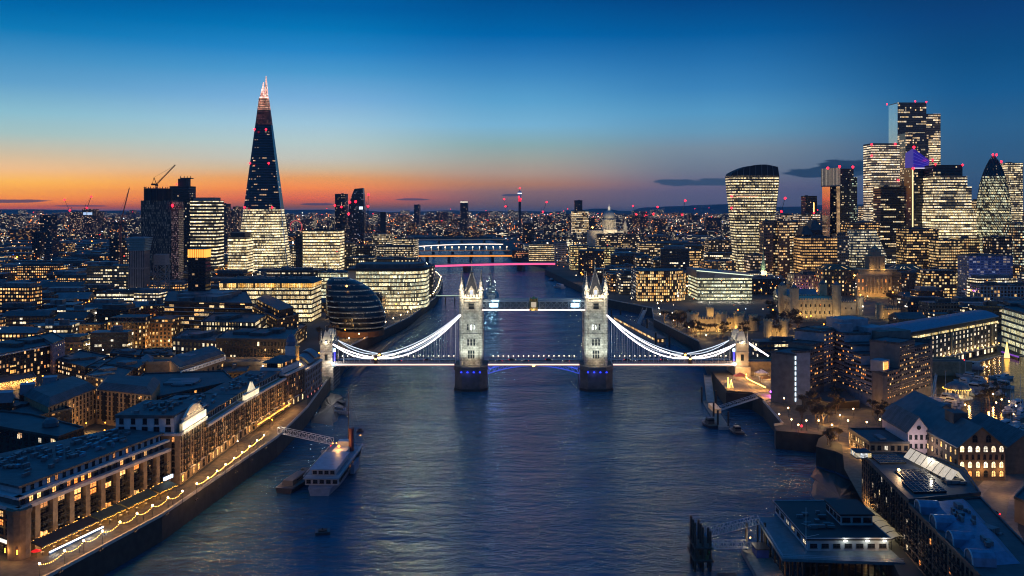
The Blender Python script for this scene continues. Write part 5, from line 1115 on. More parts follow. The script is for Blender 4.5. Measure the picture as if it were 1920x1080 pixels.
def pediment():
    p, q = W1p[0], W1p[1]; MB().prism([along(p, q, .3, -2.5), along(p, q, 28.7, -2.5), along(p, q, 28.7, -26), along(p, q, .3, -26)], 29.6, 36.2).build('white_penthouse', M_bluew, W1)
    A = [along(p, q, .3, -26), along(p, q, .3, -2.5)]
    winrows(W1, A[0], A[1], 32.6, 36.0, 5, 1, 1.6, 2.2, .0, name='penthouse_window'); winrows(W1, A[0], A[1], 29.8, 32.6, 5, 1, 2.2, 1.8, .0, name='penthouse_window')
    f = MB(); strip(f, A[0], A[1], 35.6, 36.5, .5, .6); f.prism(inset([along(p, q, .3, -2.5), along(p, q, 28.7, -2.5), along(p, q, 28.7, -26), along(p, q, .3, -26)], -.3), 36.2, 36.8); f.build('roof', M_roof2, W1); roof_clutter(W1, [along(p, q, 2, -5), along(p, q, 27, -5), along(p, q, 27, -24), along(p, q, 2, -24)], 36.8, 26, 3)
    b = MB(); P = []
    for k in range(15):
        t = k/14; s = 1+27*t; h = 33.2 if t < .14 or t > .86 else 35.2+3.2*math.sin(math.pi*(t-.14)/.72)
        P.append((s, h))
    for k in range(len(P)-1):
        for o1, o2, fl in ((.35, .35, 0), (-.6, -.6, 1)):
            a, c = along(p, q, P[k][0], o1), along(p, q, P[k+1][0], o1); f4 = [(*a, 29.7), (*c, 29.7), (*c, P[k+1][1]), (*a, P[k][1])]; b.quad(f4 if not fl else f4[::-1])
        a, c, e, f_ = along(p, q, P[k][0], .35), along(p, q, P[k+1][0], .35), along(p, q, P[k+1][0], -.6), along(p, q, P[k][0], -.6); b.quad([(*a, P[k][1]), (*c, P[k+1][1]), (*e, P[k+1][1]), (*f_, P[k][1])])
    b.build('pediment', mat('pediment_stone', (.55, .5, .42), .7, var=.15), W1)
    l_ = MB(); strip(l_, along(p, q, 1, .6), along(p, q, 28, .6), 34.9, 35.3, .15, .5); strip(l_, along(p, q, 1, .9), along(p, q, 28, .9), 29.8, 30.4, .2, .6); l_.build('string_course', M_stone, W1)
    s1 = MB(); strip(s1, along(p, q, 1.5, .5), along(p, q, 27.5, .5), 30.6, 33.4, .12, .2); s1.build('lit_sign_panel', mat('sign_face', (.6, .55, .45), .6, emit='#fff0c8', es=.8, var=.25, scale=.35), W1)  # floodlight glow is put into the panel as emission
    for k in range(7): lamp((*along(p, q, 3+k*4, 2.2), 30.2), 130, (1, .86, .55), .3, parent=W1)
    for k in range(4): lamp((*along(p, q, 8+k*4, 1.6), 35.4), 60, (1, .7, .32), .3, parent=W1)
pediment()
W2, W2p = warehouse('brick_warehouse', 'long yellow brick warehouse with iron balconies and pink cornice behind the curved pediment', (-130.5, 405.6), (-128.6, 453), 25, 26, nx=18, storeys=6, lit=.1, seed=5)
W3, W3p = warehouse('brick_warehouse', 'darker brick warehouse with small glowing triangular pediment above the jetty', (-128.6, 453.6), (-123.2, 516), 22, 26.2, nx=22, storeys=6, lit=.12, seed=7)
def pediment2():
    p, q = W3p[0], W3p[1]; b = MB()
    for o1 in (.4, -.5):
        pts = [(*along(p, q, 1, o1), 26.4), (*along(p, q, 21, o1), 26.4), (*along(p, q, 21, o1), 29), (*along(p, q, 16, o1), 29.2), (*along(p, q, 11, o1), 34), (*along(p, q, 6, o1), 29.2), (*along(p, q, 1, o1), 29)]; b.quad(pts if o1 > 0 else pts[::-1])
    b.build('pediment', mat('pediment_lit', (.6, .55, .45), .6, emit='#fff0c8', es=.6, var=.2, scale=.4), W3)  # floodlit look is put into the pediment as emission
    c = MB(); strip(c, along(p, q, .6, .4), along(p, q, 21.4, .4), 29, 29.4, .4, 1.2); c.build('string_course', M_stone, W3)
    for k in range(3): lamp((*along(p, q, 4+k*7, 2.4), 27), 80, (1, .85, .55), .3, parent=W3)
pediment2()
W4, W4p = warehouse('lettered_warehouse', 'brick warehouse block with faint lettered cornice and white penthouse with warm lit terrace', (-122.8, 516.6), (-118.8, 544), 18, 28, nx=8, storeys=6, lit=.25, seed=9, attic=False, brick=M_ybrickd)
def penthouse():
    p, q = W4p[0], W4p[1]; A = [along(p, q, 1, -2.5), along(p, q, 26, -2.5), along(p, q, 26, -15.5), along(p, q, 1, -15.5)]
    MB().prism(A, 28, 31).build('white_penthouse', M_bluew, W4); B = inset(A, 1.5); MB().prism(B, 31, 33.6).build('glazed_room', mat('recess_dark', (.035, .032, .03), .5, var=.4), W4)
    winrows(W4, B[3], B[0], 31, 33.6, 5, 1, 1.8, 2.0, .8, P_orange, name='penthouse_window'); winrows(W4, B[0], B[1], 31, 33.6, 8, 1, 2, 2, .4, P_orange, name='penthouse_window')
    c = ((B[0][0]+B[2][0])/2, (B[0][1]+B[2][1])/2); r = MB(); r.prism(inset(B, -1.2), 33.6, 35.8, poly2=[(c[0]+(x-c[0])*.25, c[1]+(y-c[1])*.25) for x, y in inset(B, -1.2)]); r.build('roof', M_roof2, W4)
    # faint worn letters on the cornice, no longer readable
    l_ = MB(); rr = random.Random(3)
    for k in range(18):
        if k in (7, 8): continue
        s = 2+k*1.3; a = along(p, q, s, .62); l_.cbox((*a, 27.55), (.7*rr.uniform(.6, 1.1), .06, .55), math.atan2(q[1]-p[1], q[0]-p[0]))
    lamp((*along(p, q, 6, 2), 14), 300, WARM, .3, parent=W4)
penthouse()
W5, W5p = warehouse('brewhouse', 'dark bluish brewhouse rising from the water with curved roofs next to the bridge', (-118.4, 544.6), (-116.8, 583), 15, 25.6, nx=10, storeys=6, lit=.08, zbase=3, brick=mat('blue_brick', (.13, .125, .14), .8, var=.3), balc=False, attic=False, seed=12, pl=P_orange)
def brewhouse():
    p, q = W5p[0], W5p[1]; r = MB(); n = 8; L_ = math.dist(p, q)
    for s0, s1, zz in ((0.5, 12, 25.6), (13, 26, 27), (27, L_-.4, 28)):
        pts = []
        for k in range(n+1):
            t = k/n; pts.append((-1-13*t, zz+4.4*math.sin(math.pi*t)))
        for (o0, za), (o1, zb) in zip(pts, pts[1:]):
            a, b_, c, e = along(p, q, s0, o0), along(p, q, s1, o0), along(p, q, s1, o1), along(p, q, s0, o1); r.quad([(*a, za), (*b_, za), (*c, zb), (*e, zb)])
        for s in (s0, s1): r.quad([(*along(p, q, s, o), z) for o, z in pts])
    r.build('curved_roof', mat('lead_roof', (.1, .11, .13), .35, .3, var=.3), W5)
    t = MB(); c = along(p, q, 17, -13); t.cbox((*c, 30), (6, 6, 14)); t.build('white_tower', M_bluew, W5)
    d = MB(); d.lathe([(3.2, 37), (3.2, 39.5), (2.8, 40.2), (2.2, 42.2), (1, 43.4), (.2, 44), (.1, 46.5)], (*c, 0), 10); d.build('cupola', mat('cupola_blue', (.05, .09, .16), .5, var=.2), W5)
    ch = MB(); e = along(p, q, 8, -7); ch.lathe([(1.25, 26), (1.1, 37.4), (1.4, 37.6), (1.4, 38.4)], (*e, 0), 10); ch.build('chimney', mat('chimney_yellow', (.5, .32, .12), .8, var=.2), W5); lamp((e[0]+3.5, e[1]-4, 29), 900, (1, .6, .2), .3, parent=W5)
    for k in range(9):
        s = MB(); s.cbox((*along(p, q, 2+k*4, .4), 6), (.5, .5, 9)); s.build('timber_fender', M_timber, W5)
        if k % 2 == 0:
            wl = MB(); wl.cbox((*along(p, q, 3+k*4, .5), 9.6), (.35, .25, 1.3)); wl.build('wall_lamp', glow('pinkwall', '#ff9a90', 1.3), W5)
brewhouse()
# ---- blocks behind the wharf, placed by their roof corners
def pxpoly(pts, z): return [G(x, y, z) for x, y in pts]
F_apt = facade('apt_warm', '#4a3a28', '#ffb050', '#ffe0a8', 3, 3.1, .45, .55, .3, 1, .1, 1.2); F_aptd = facade('apt_dark', '#2a2620', '#ffa848', '#ffd8a0', 3.2, 3.1, .5, .55, .26, 2, .2, 1.4)
def near(name, label, cat, pts, z1, fm, win=None, **k):
    poly = pxpoly(pts, z1); r_ = bldg(name, label, cat, poly, z1, fm, **k); 
    if win:
        for (i, j, nx, nz, w, h, lit, pl) in win: winrows(r_, poly[i], poly[j], GZ+2.5, z1-.4, nx, nz, w, h, lit, pl, seed=nx*3+nz)
    return r_, poly
for wp in (W1p, W2p, W3p):
    for k in range(int(math.dist(wp[0], wp[1])/10)): lamp((*along(wp[0], wp[1], 5+k*10, 3.4), 13), 300, WARM, .4)  # unseen lamps added off the walls to brighten the warehouse fronts
r_, pl_ = near('courtyard_block', 'yellow brick courtyard apartment block with dark mansard roof behind the pier fronted wharf block', 'apartment block', [(91, 763), (180, 728), (140, 712), (45, 742)], 26.5, M_ybrick, win=[(0, 1, 13, 6, 1.1, 1.7, .06, P_orange)], npl=0, par=0)
def mansard(root, poly, z, h, d, n=0, m=None):
    p2 = inset(poly, d); b = MB(); b.prism(inset(poly, -.4), z, z+h, poly2=p2); b.build('mansard_roof', m or M_roof2, root)
mansard(r_, pl_, 26.6, 3.2, 3)
r_, pl_ = near('courtyard_block', 'yellow brick courtyard wing with tall dark window bays facing the gabled white penthouse', 'apartment block', [(181, 730), (283, 741), (300, 716), (196, 712)], 26.5, M_ybrick, win=[(0, 1, 14, 6, 1.1, 1.7, .05, P_orange)], npl=0, par=0)
for k in (2, 5, 8, 11):
    q = along(pl_[0], pl_[1], math.dist(pl_[0], pl_[1])*k/14, .1); b = MB(); b.cbox((*q, 18), (2.2, .35, 14), math.atan2(pl_[1][1]-pl_[0][1], pl_[1][0]-pl_[0][0])); b.build('window_bay', P_dark, r_)
mansard(r_, pl_, 26.6, 3.2, 3); lamp((G(168, 800, 12)[0], G(168, 800, 12)[1], 12), 800, WARM, .4, parent=r_)
r_, pl_ = near('flat_roofed_block', 'low block with wide flat teal roof and row of curtained windows at the left edge', 'apartment block', [(-70, 790), (109, 822), (158, 804), (60, 779), (-40, 768)], 25, facade('flatblk', '#2c2620', '#ff9a50', '#fff0c0', 4.2, 3.2, .55, .6, .16, 1, .1, 1.0), npl=0)
b = MB(); b.lathe([(3.4, 25.4), (3.2, 27), (2.2, 28.4), (.2, 29)], (*G(95, 800, 25), 0), 14); b.build('roof_drum', mat('teal_roof', (.05, .08, .1), .5, var=.2), r_)
winrows(r_, pl_[0], pl_[1], 21.4, 24.6, 14, 1, 2.0, 2.0, .4, P_white, seed=3)
near('roof_block', 'black flat roof with small white vents between courtyard block and teal roof', 'building', [(-30, 764), (70, 782), (135, 768), (100, 757), (-30, 744)], 23, F_aptd, npl=6, ph=1.2)
for i, (px, py, lb) in enumerate(((10, 752, 'pale blue rooftop plant tank at the left frame edge'), (52, 736, 'pale blue rooftop plant tank, middle of three'), (94, 722, 'pale blue rooftop plant tank nearest the courtyard roof'))):
    x, y = G(px, py, 27); t = thing('water_tank', lb, 'tank', (x, y, 26.4), 'rooftop tanks'); MB().cbox((x, y, 29), (6.4, 6.4, 4.6), .4).build('tank', mat('tank_blue', (.1, .18, .24), .5, var=.15), t); MB().cbox((x, y, 31.4), (6.7, 6.7, .25), .4).build('lid', mat('tank_lid', (.12, .2, .27), .5, var=.1), t)
    near('plant_roof', ['service roof under the left frame edge tank', 'service roof under the middle blue tank', 'service roof under the tank nearest the courtyard roof'][i], 'building', [(px-16, py+5), (px+14, py+4), (px+18, py-9), (px-10, py-9)], 26.3, F_aptd, npl=1, ph=1)
r_, pl_ = near('brick_block', 'dark brick apartment block with pale balcony fascia and pinkish white end wall', 'apartment block', [(-10, 668), (99, 646), (70, 630), (-30, 648)], 27, facade('l1', '#241c18', '#ff9a40', '#ffd090', 3, 3, .5, .6, .3, 1, .1, 1.4))
b = MB(); strip(b, pl_[0], pl_[1], 26.4, 27.3, .8, .6); b.build('fascia', M_fascia, r_)
q = pxpoly([(99, 646), (122, 637), (98, 624), (72, 630)], 28.5); bldg('end_block', 'pinkish white rendered end block with few square windows beside the dark brick block', 'apartment block', q, 28.5, facade('pinkend', '#8a7480', '#ff9040', '#ffc070', 4, 3.2, .2, .3, .25, 1, .1, 1.3), npl=0)
near('rooftop_restaurant', 'low glowing rooftop restaurant with warm glass walls at the left edge', 'restaurant', [(-20, 693), (30, 684), (20, 674), (-20, 680)], 19, facade('rrest', '#302010', '#ffa030', '#ffd080', 1.6, 4, .9, .5, .95, 2, .1, 1.6), npl=0)
def market():
    pts = pxpoly([(-15, 723), (68, 709), (62, 700), (-15, 708)], 14); root = bldg('street_cafe', 'terrace cafe hung with dense yellow lights in front of brick courtyard block', 'cafe', pts, 14, M_ybrick, npl=0)
    f = MB(); rr = random.Random(3)
    for k in range(170):
        t = rr.random(); q = along(pts[0], pts[1], math.dist(pts[0], pts[1])*t, rr.uniform(.1, .8)); f.lathe([(0, -.16), (.16, 0), (0, .16)], (*q, rr.uniform(12.2, 14.6)), 4)
    f.build('fairy_lights', glow('fairy2', '#ffc060', 6), root)['kind'] = 'stuff'
    for k in range(4): lamp((*along(pts[0], pts[1], 5+k*9, 2.2), 12.6), 700, WARM, .4, parent=root)
market()
r_, pl_ = near('signed_block', 'brick block with long white lettered balcony band in the wharf back streets', 'apartment block', [(338, 692), (421, 665), (402, 652), (318, 676)], 23.5, M_ybrickd, win=[(0, 1, 9, 3, 1.8, 1.8, .25, P_orange)])
b = MB(); strip(b, pl_[0], pl_[1], 20.2, 22.4, 1.0, .2); b.build('white_band', M_white, r_)
b = MB(); rr = random.Random(8)
for k in range(30):
    if k % 7 == 6: continue
    q = along(pl_[0], pl_[1], 2+k*(math.dist(pl_[0], pl_[1])-4)/30, 1.03); b.cbox((*q, 21.3), (.75*rr.uniform(.7, 1), .05, 1.0), math.atan2(pl_[1][1]-pl_[0][1], pl_[1][0]-pl_[0][0]))
b.build('worn_lettering', mat('lettering', (.06, .05, .05), .8, var=.3), r_)
mansard(r_, pl_, 23.7, 2.8, 3); 
near('flat_roofed_hall', 'wide black flat hall roof with small rooflights behind the curved pediment', 'building', [(222, 742), (300, 745), (440, 716), (420, 697), (270, 702)], 21, F_aptd, npl=10, ph=1)
near('flat_roofed_hall', 'dark roof with blue lit skylight strip between hall roof and white penthouse', 'building', [(282, 758), (352, 756), (400, 738), (330, 742)], 22, F_aptd, npl=5, ph=1)
near('warehouse_hall', 'low blue pitched warehouse roof with lit end windows left of the signed block', 'warehouse', [(160, 706), (222, 718), (250, 694), (195, 684)], 17, facade('wh1', '#3a2a1c', '#ffb050', '#ffe0a0', 5, 3, .4, .4, .3, 1, .1, 1.3), npl=2, ph=1.5)
near('warehouse_hall', 'low blue roofed hall with glowing gable left of the small pyramid roof', 'warehouse', [(195, 683), (258, 692), (280, 676), (222, 668)], 17, facade('wh2', '#3a2a1c', '#ffb050', '#ffe0a0', 5, 3, .4, .4, .3, 1, .1, 1.3), npl=2, ph=1.5)
r_, pl_ = near('pyramid_roof_house', 'small house with grey pyramid roof among the low warehouses', 'house', [(258, 682), (288, 684), (292, 671), (266, 670)], 16, F_aptd, npl=0, par=0); c = (sum(p[0] for p in pl_)/4, sum(p[1] for p in pl_)/4); MB().prism(inset(pl_, -.6), 16.05, 20.5, poly2=[(c[0]+(x-c[0])*.03, c[1]+(y-c[1])*.03) for x, y in pl_]).build('pyramid_roof', M_lead, r_)
for i, (pts, z, lb) in enumerate((([(105, 676), (160, 690), (205, 668), (150, 658)], 17, 'dark terrace roofs with few lights right of the pinkish white end block'), ([(206, 664), (262, 668), (270, 656), (212, 655)], 16, 'dark low terrace with row of bright dormers, left half'), ([(262, 667), (330, 668), (330, 655), (270, 655)], 16, 'dark low terrace with bright lit yard lamps, right half'), ([(160, 690), (200, 700), (225, 676), (190, 668)], 16, 'low dark roofs in front of the blue warehouse halls'))):
    near('terrace_row', lb, 'terrace', pts, z, facade('terr%d' % i, '#1e1a18', '#ffb050', '#ffe8c0', 3, 3, .5, .5, .35, 1, .1, 1.4), npl=5, ph=1.5)
r_ = bldg('brick_apartments', 'tall yellow lit brick block with blue glass penthouse behind the low terraces', 'apartment block', rect(201, 272, 735, 24), ZZ(605, 735), facade('l4', '#6a4a26', '#ffb850', '#ffe8b0', 3, 3, .45, .6, .34, 1, .1, 1.3), setback=(2, 3.4, facade('l4b', '#283440', '#ffb050', '#ffe8c0', 3, 3.4, .8, .6, .1, 2, .2, .9)))
for k in range(3): lamp((*XY(170+k*16, 722), 14), 2200, (1, .66, .25), .6, parent=r_)
r_ = bldg('brick_apartments', 'yellow brick block with warm lit top floor right of the blue penthouse block', 'apartment block', rect(277, 324, 745, 22), ZZ(606, 745), facade('l5', '#5e4022', '#ffb050', '#ffe0a0', 3, 3, .5, .6, .3, 1, .1, 1.3), setback=(1, 2.8, facade('l5b', '#302018', '#ffa840', '#ffd090', 2.4, 3, .8, .5, .6, 2, .2, 1.3)))
for k in range(3): lamp((*XY(282+k*18, 735), 13), 1600, (1, .62, .24), .6, parent=r_)
r_ = bldg('brick_terrace', 'long lower yellow lit brick terrace left of the tall brick block', 'terrace', rect(44, 188, 790, 14), ZZ(610, 790), facade('l3', '#6a4c2c', '#ffb850', '#ffe0a0', 3.4, 3.2, .4, .5, .3, 1, .1, 1.2), npl=4)
for k in range(5): lamp((*XY(60+k*30, 778), 13), 1100, (1, .66, .28), .6, parent=r_)
near('office_wing', 'dark office with rows of tall pale yellow windows and flat blue roof', 'office block', [(376, 604), (478, 606), (500, 590), (400, 588)], 33, facade('l6a', '#181512', '#ffd890', '#fff0c8', 2.2, 4.2, .55, .62, .5, 5, .7, 1.3, speck=.3), npl=4)
near('office_wing', 'pale stone fronted lower wing with big square lit windows', 'office block', [(323, 636), (420, 642), (445, 622), (350, 618)], 25, facade('l6b', '#4a4034', '#ffdc98', '#fff0d0', 3.6, 3.8, .45, .6, .5, 2, .6, 1.2, speck=.3), npl=3)
near('stone_school', 'long stone building with ribbon of lit attic windows and dark hipped roof', 'office block', [(405, 636), (546, 638), (560, 618), (430, 616)], 28, facade('l6c', '#3c3428', '#ffd890', '#fff0c8', 2.4, 4.6, .5, .6, .22, 4, .6, 1.2, speck=.3), npl=4)
near('balcony_block', 'broad apartment block with long pale balcony lines and scattered warm windows', 'apartment block', [(308, 566), (473, 570), (462, 548), (316, 546)], 41, facade('l7', '#0e1116', '#ffb050', '#ffe0a8', 4.5, 3.4, .9, .7, .27, 2, .5, 1.4, glass='#0a0d12'), npl=8, ph=4)
r_ = [o for o in bpy.data.objects if o.name == 'balcony_block'][0]
pl_ = pxpoly([(308, 566), (473, 570)], 41)
for k in range(8):
    b = MB(); strip(b, pl_[0], pl_[1], 13+k*3.4, 13.5+k*3.4, 1.2, .3); b.build('balcony_line', mat('balc_pale', (.22, .23, .25), .6, var=.2), r_)
near('stepped_block', 'dark stepped apartment block descending towards the park trees', 'apartment block', [(472, 574), (520, 600), (560, 590), (500, 562)], 30, facade('step', '#15161a', '#ffb050', '#ffe0a8', 3.5, 3.2, .6, .5, .3, 2, .3, 1.4), npl=3, setback=(4, 6, None))
near('stepped_block', 'lower dark terraced block in front of the park trees', 'apartment block', [(500, 618), (548, 628), (575, 610), (520, 600)], 20, facade('step2', '#15161a', '#ffb050', '#ffe0a8', 3.5, 3.2, .6, .5, .32, 2, .3, 1.4), npl=3)
near('yellow_wing', 'low ochre wing with small dark windows beneath the stone building', 'building', [(412, 700), (462, 698), (470, 684), (420, 686)], 15, facade('ywing', '#7a5a26', '#ffb050', '#ffe0a0', 2.6, 3, .35, .4, .05, 1, .1, 1), npl=1)
r_ = bldg('station_office', 'low wide glass building with three lit floors below the railway', 'office block', rect(181, 300, 1010, 40), ZZ(549, 1010), facade('l8', '#1c2430', '#ffe8b0', '#fff6dc', 2.2, 4.4, .9, .5, .85, 4, .6, 1.3, speck=.7), npl=3, ph=3)
# ================================================================ north bank, near: the stepped hotel, the dock, the wharf group at the lower right
M_hconc = mat('hotel_concrete', (.22, .24, .28), .8, var=.3, scale=.3); M_hbrown = mat('hotel_brown', (.15, .13, .115), .8, var=.3, scale=.3)
def hotel():
    root = thing('stepped_hotel', 'large stepped concrete hotel with many small amber windows beside the bridge landing', 'hotel', (195, 550, GZ))
    def wing(p, q, dep, zt, m, nx, lit=.25, z0=GZ, pl=None, ww=1.5, end=None, fl=3.0, name='wing', back=None):
        d = Vector((q[0]-p[0], q[1]-p[1])).normalized(); n = Vector((-d.y, d.x)); poly = [p, q, (q[0]+n.x*dep, q[1]+n.y*dep), (p[0]+n.x*dep, p[1]+n.y*dep)]
        if back: poly[3] = back
        foot(poly)
        w_ = MB().prism(poly, z0, zt).build(name, m, root); b = MB(); b.prism(inset(poly, .5), zt, zt+.05); b.prism(inset(poly, -.2), zt-.6, zt+.5, top=False); b.prism(inset(poly, .4)[::-1], zt, zt+.5, top=False); b.build('roof', M_roof2, w_)
        if nx: winrows(root, p, q, z0+1.5 if z0 > 9.5 else GZ+6, zt-.5, nx, max(1, int((zt-z0-1)/fl)), ww, 1.15, lit, pl or P_orange, seed=nx)
        st = MB(); k = z0+(6 if z0 < 9.5 else 1.2)
        while k < zt-1: strip(st, p, q, k, k+.9, .22, .1); k += fl
        if nx: st.build('spandrel', m, w_)
        if end: winrows(root, q, poly[2], GZ+6, zt-.5, end, int((zt-GZ-6)/fl), 1.4, 1.1, .15, pl or P_orange, seed=5)
        return poly
    H3, H4, H5, H6, H7 = (157.6, 527), (192, 564.5), (197.5, 521), (198, 507), (245, 553)
    A = lambda p, q, t: (p[0]+(q[0]-p[0])*t, p[1]+(q[1]-p[1])*t)
    wing((151, 553), (158, 545), 7, 31.5, M_hconc, 2, .3, end=2, z0=13)
    for x, y in ((151.5, 553.5), (157.5, 546)): b = MB(); b.lathe([(.6, GZ), (.6, 13)], (x+2, y+2, 0), 8); b.build('column', M_conc, root)
    wing((156.5, 531), H3, 9, 38.6, M_hconc, 0)
    b = MB(); k = 11
    while k < 36: b.cbox((157.3, 526.7, k+1.2), (.7, .5, 1.9), .8); k += 2.9
    b.build('stair_light_strip', glow('stairs', '#cfe6f4', 2.2), root)
    wing(H3, A(H3, H4, .45), 15, 37, M_hbrown, 9, .42); wing(A(H3, H4, .45), A(H3, H4, .7), 16, 40, M_hbrown, 5, .42); wing(A(H3, H4, .7), H4, 18, 46, M_hconc, 5, .35)
    wing(H4, A(H4, H5, .27), 16, 45, M_hconc, 6, .3); wing(A(H4, H5, .27), A(H4, H5, .5), 16, 40, M_hconc, 5, .3); wing(A(H4, H5, .5), A(H4, H5, .72), 16, 36, M_hconc, 5, .3); wing(A(H4, H5, .72), H5, 16, 30, M_hconc, 6, .32)
    wing(H5, H6, 2.4, 29.5, M_hbrown, 0); 
    wing(H6, A(H6, H7, .32), 16, 30, M_hbrown, 8, .35, back=(198.6, 520.9)); wing(A(H6, H7, .32), A(H6, H7, .62), 17, 44, M_hbrown, 8, .5, pl=P_yel); wing(A(H6, H7, .62), A(H6, H7, .95), 17, 40, M_hbrown, 8, .45, pl=P_yel); wing(A(H6, H7, .95), H7, 14, 41.5, M_hbrown, 0)
    r_ = MB(); q = A(H6, H7, .12); r_.cbox((q[0]-3, q[1]+5, 33), (8, 7, 6), .75); r_.build('stair_head', M_hconc, root)
    g = MB(); q = A(H6, H7, .1); g.cbox((q[0]-1.2, q[1]+.2, 33.5), (5, .5, 4), .75); g.build('lit_lounge', P_orange, root)
    for c, sz, zt in (((203, 575), (18, 16), 52), ((214, 566), (14, 14), 48), ((222, 562), (22, 14), 46.5), ((186, 570), (10, 10), 47), ((197, 566), (9, 8), 50)):
        b = MB(); b.cbox((*c, (zt+GZ)/2), (*sz, zt-GZ), .3); b.build('core_tower', M_hconc if zt > 47 else M_hbrown, root)
    b = MB(); p, q = along(H6, H7, 1.6, .15), along(H6, H7, 1.7, .15)
    for k in range(7): b.cbox((p[0], p[1], 12+k*2.6), (.9, .3, .9), .75)
    b.build('corridor_lights', glow('corr', '#ff9040', 1.6), root)
    # podium with lit restaurant terrace in the court
    P = [along(H3, H4, 3, 2), along(H3, H4, 46, 8), (190, 535), (190, 519), (172, 515)]; MB().prism(P, GZ, 13.4).build('podium', mat('podium_dark', (.06, .055, .05), .7, var=.3), root)
    b = MB(); b.quad([(171.5, 514.6, 9.6), (189.8, 518.6, 9.6), (189.8, 518.6, 12.8), (171.5, 514.6, 12.8)]); b.build('restaurant_window', facade('restw', '#201408', '#ff9a30', '#ffd890', 2, 3.6, .9, .9, .9, 1, .1, 1.2), root)
    for x, y, e in ((176, 509, 260), (184, 511, 260), (192, 512, 400), (165, 517, 160), (205, 503, 220), (222, 512, 900), (236, 524, 900), (248, 540, 700), (148, 540, 350)): lamp((x, y, 13.5), e, WARM, .4, parent=root)
hotel()
def dockhouse():
    a, c = (245, 612), (366, 716); root = thing('dock_warehouse', 'very long brown dock building with lit square windows, glowing cornice and blue curved roof', 'warehouse', (*a, GZ)); d = Vector((c[0]-a[0], c[1]-a[1])).normalized(); n = Vector((-d.y, d.x)); poly = [a, c, (c[0]+n.x*26, c[1]+n.y*26), (a[0]+n.x*26, a[1]+n.y*26)]; foot(poly); L_ = math.dist(a, c)
    MB().prism(poly, GZ, 32).build('wall', mat('dock_brick', (.12, .085, .06), .85, var=.3), root)
    winrows(root, a, c, 15.5, 31, 27, 5, 2.1, 1.9, .72, P_white, seed=4); winrows(root, a, c, GZ+.6, 14, 26, 1, 3.2, 3.2, .55, P_white, seed=6)
    b = MB()
    for s in (49, 84, 118, 150): b.cbox((*along(a, c, s, .3), 22), (1.6, .9, 16), math.atan2(d.y, d.x))
    b2 = MB(); strip(b2, a, c, 14.2, 15.2, 1.4, .5); b2.build('canopy_ledge', M_conc, root)
    for s in (49, 84, 118, 150): b = MB(); b.cbox((*along(a, c, s, .3), 23.5), (1.7, .9, 16), math.atan2(d.y, d.x)); b.build('stone_pier', mat('dock_pier', (.42, .32, .18), .8, var=.2), root)
    g = MB(); strip(g, a, c, 31.2, 33, .4, .3); g.build('lit_attic', facade('dattic', '#181008', '#ffd070', '#fff0c0', 1.3, 1.9, .8, .8, .85, 3, .2, 1.5), root)
    MB().prism(inset(poly, 1), 32, 35.2).build('attic', mat('dock_attic', (.05, .05, .055), .6, var=.3), root)
    r = MB(); rows = []
    for k in range(7):
        t = k/6; o = -1+28*t; z = 35.2+5*math.sin(math.pi*min(1, t*.9+.08)); p, q = along(a, c, -1, -o), along(a, c, L_+1, -o); rows.append([(*p, z), (*q, z), (*q, z-.5), (*p, z-.5)])
    r.ring(rows); r.build('curved_roof', mat('blue_roof', (.08, .16, .24), .4, .2, var=.3), root)
    for k in range(11): lamp((*along(a, c, 70+k*9, 1.6), 16), 130, (1, .82, .45), .25, parent=root)
    for k in range(22):
        if k < 11: continue
        w_ = MB(); w_.cbox((*along(a, c, 70+(k-11)*9, 1.0), 16), (.4, .3, .8)); w_.build('wall_lamp', G_warm, root)
dockhouse()
near('glass_office', 'pale glass office with cool lit floors and purple glow at its foot, right edge', 'office block', [(1878, 577), (1945, 596), (1990, 572), (1920, 560)], 40, facade('glassr', '#50564e', '#f0e0a0', '#e8f0d0', 1.8, 4.4, .95, .62, .92, 5, .4, .75, speck=.7), npl=3)
pv = thing('glow_sign', 'purple lit terrace strip at the foot of the pale glass office', 'light', (*G(1895, 665, 10), 10)); b = MB(); a, c = G(1878, 662, 10), G(1910, 672, 10); b.beam((*a, 11), (*c, 11), .6, .9); b.build('lit_panel', glow('purp', '#8a40d0', .8), pv); b = MB(); b.beam((a[0], a[1], 9.6), (c[0], c[1], 9.6), 1, 1.1); b.build('planter', M_dark, pv)
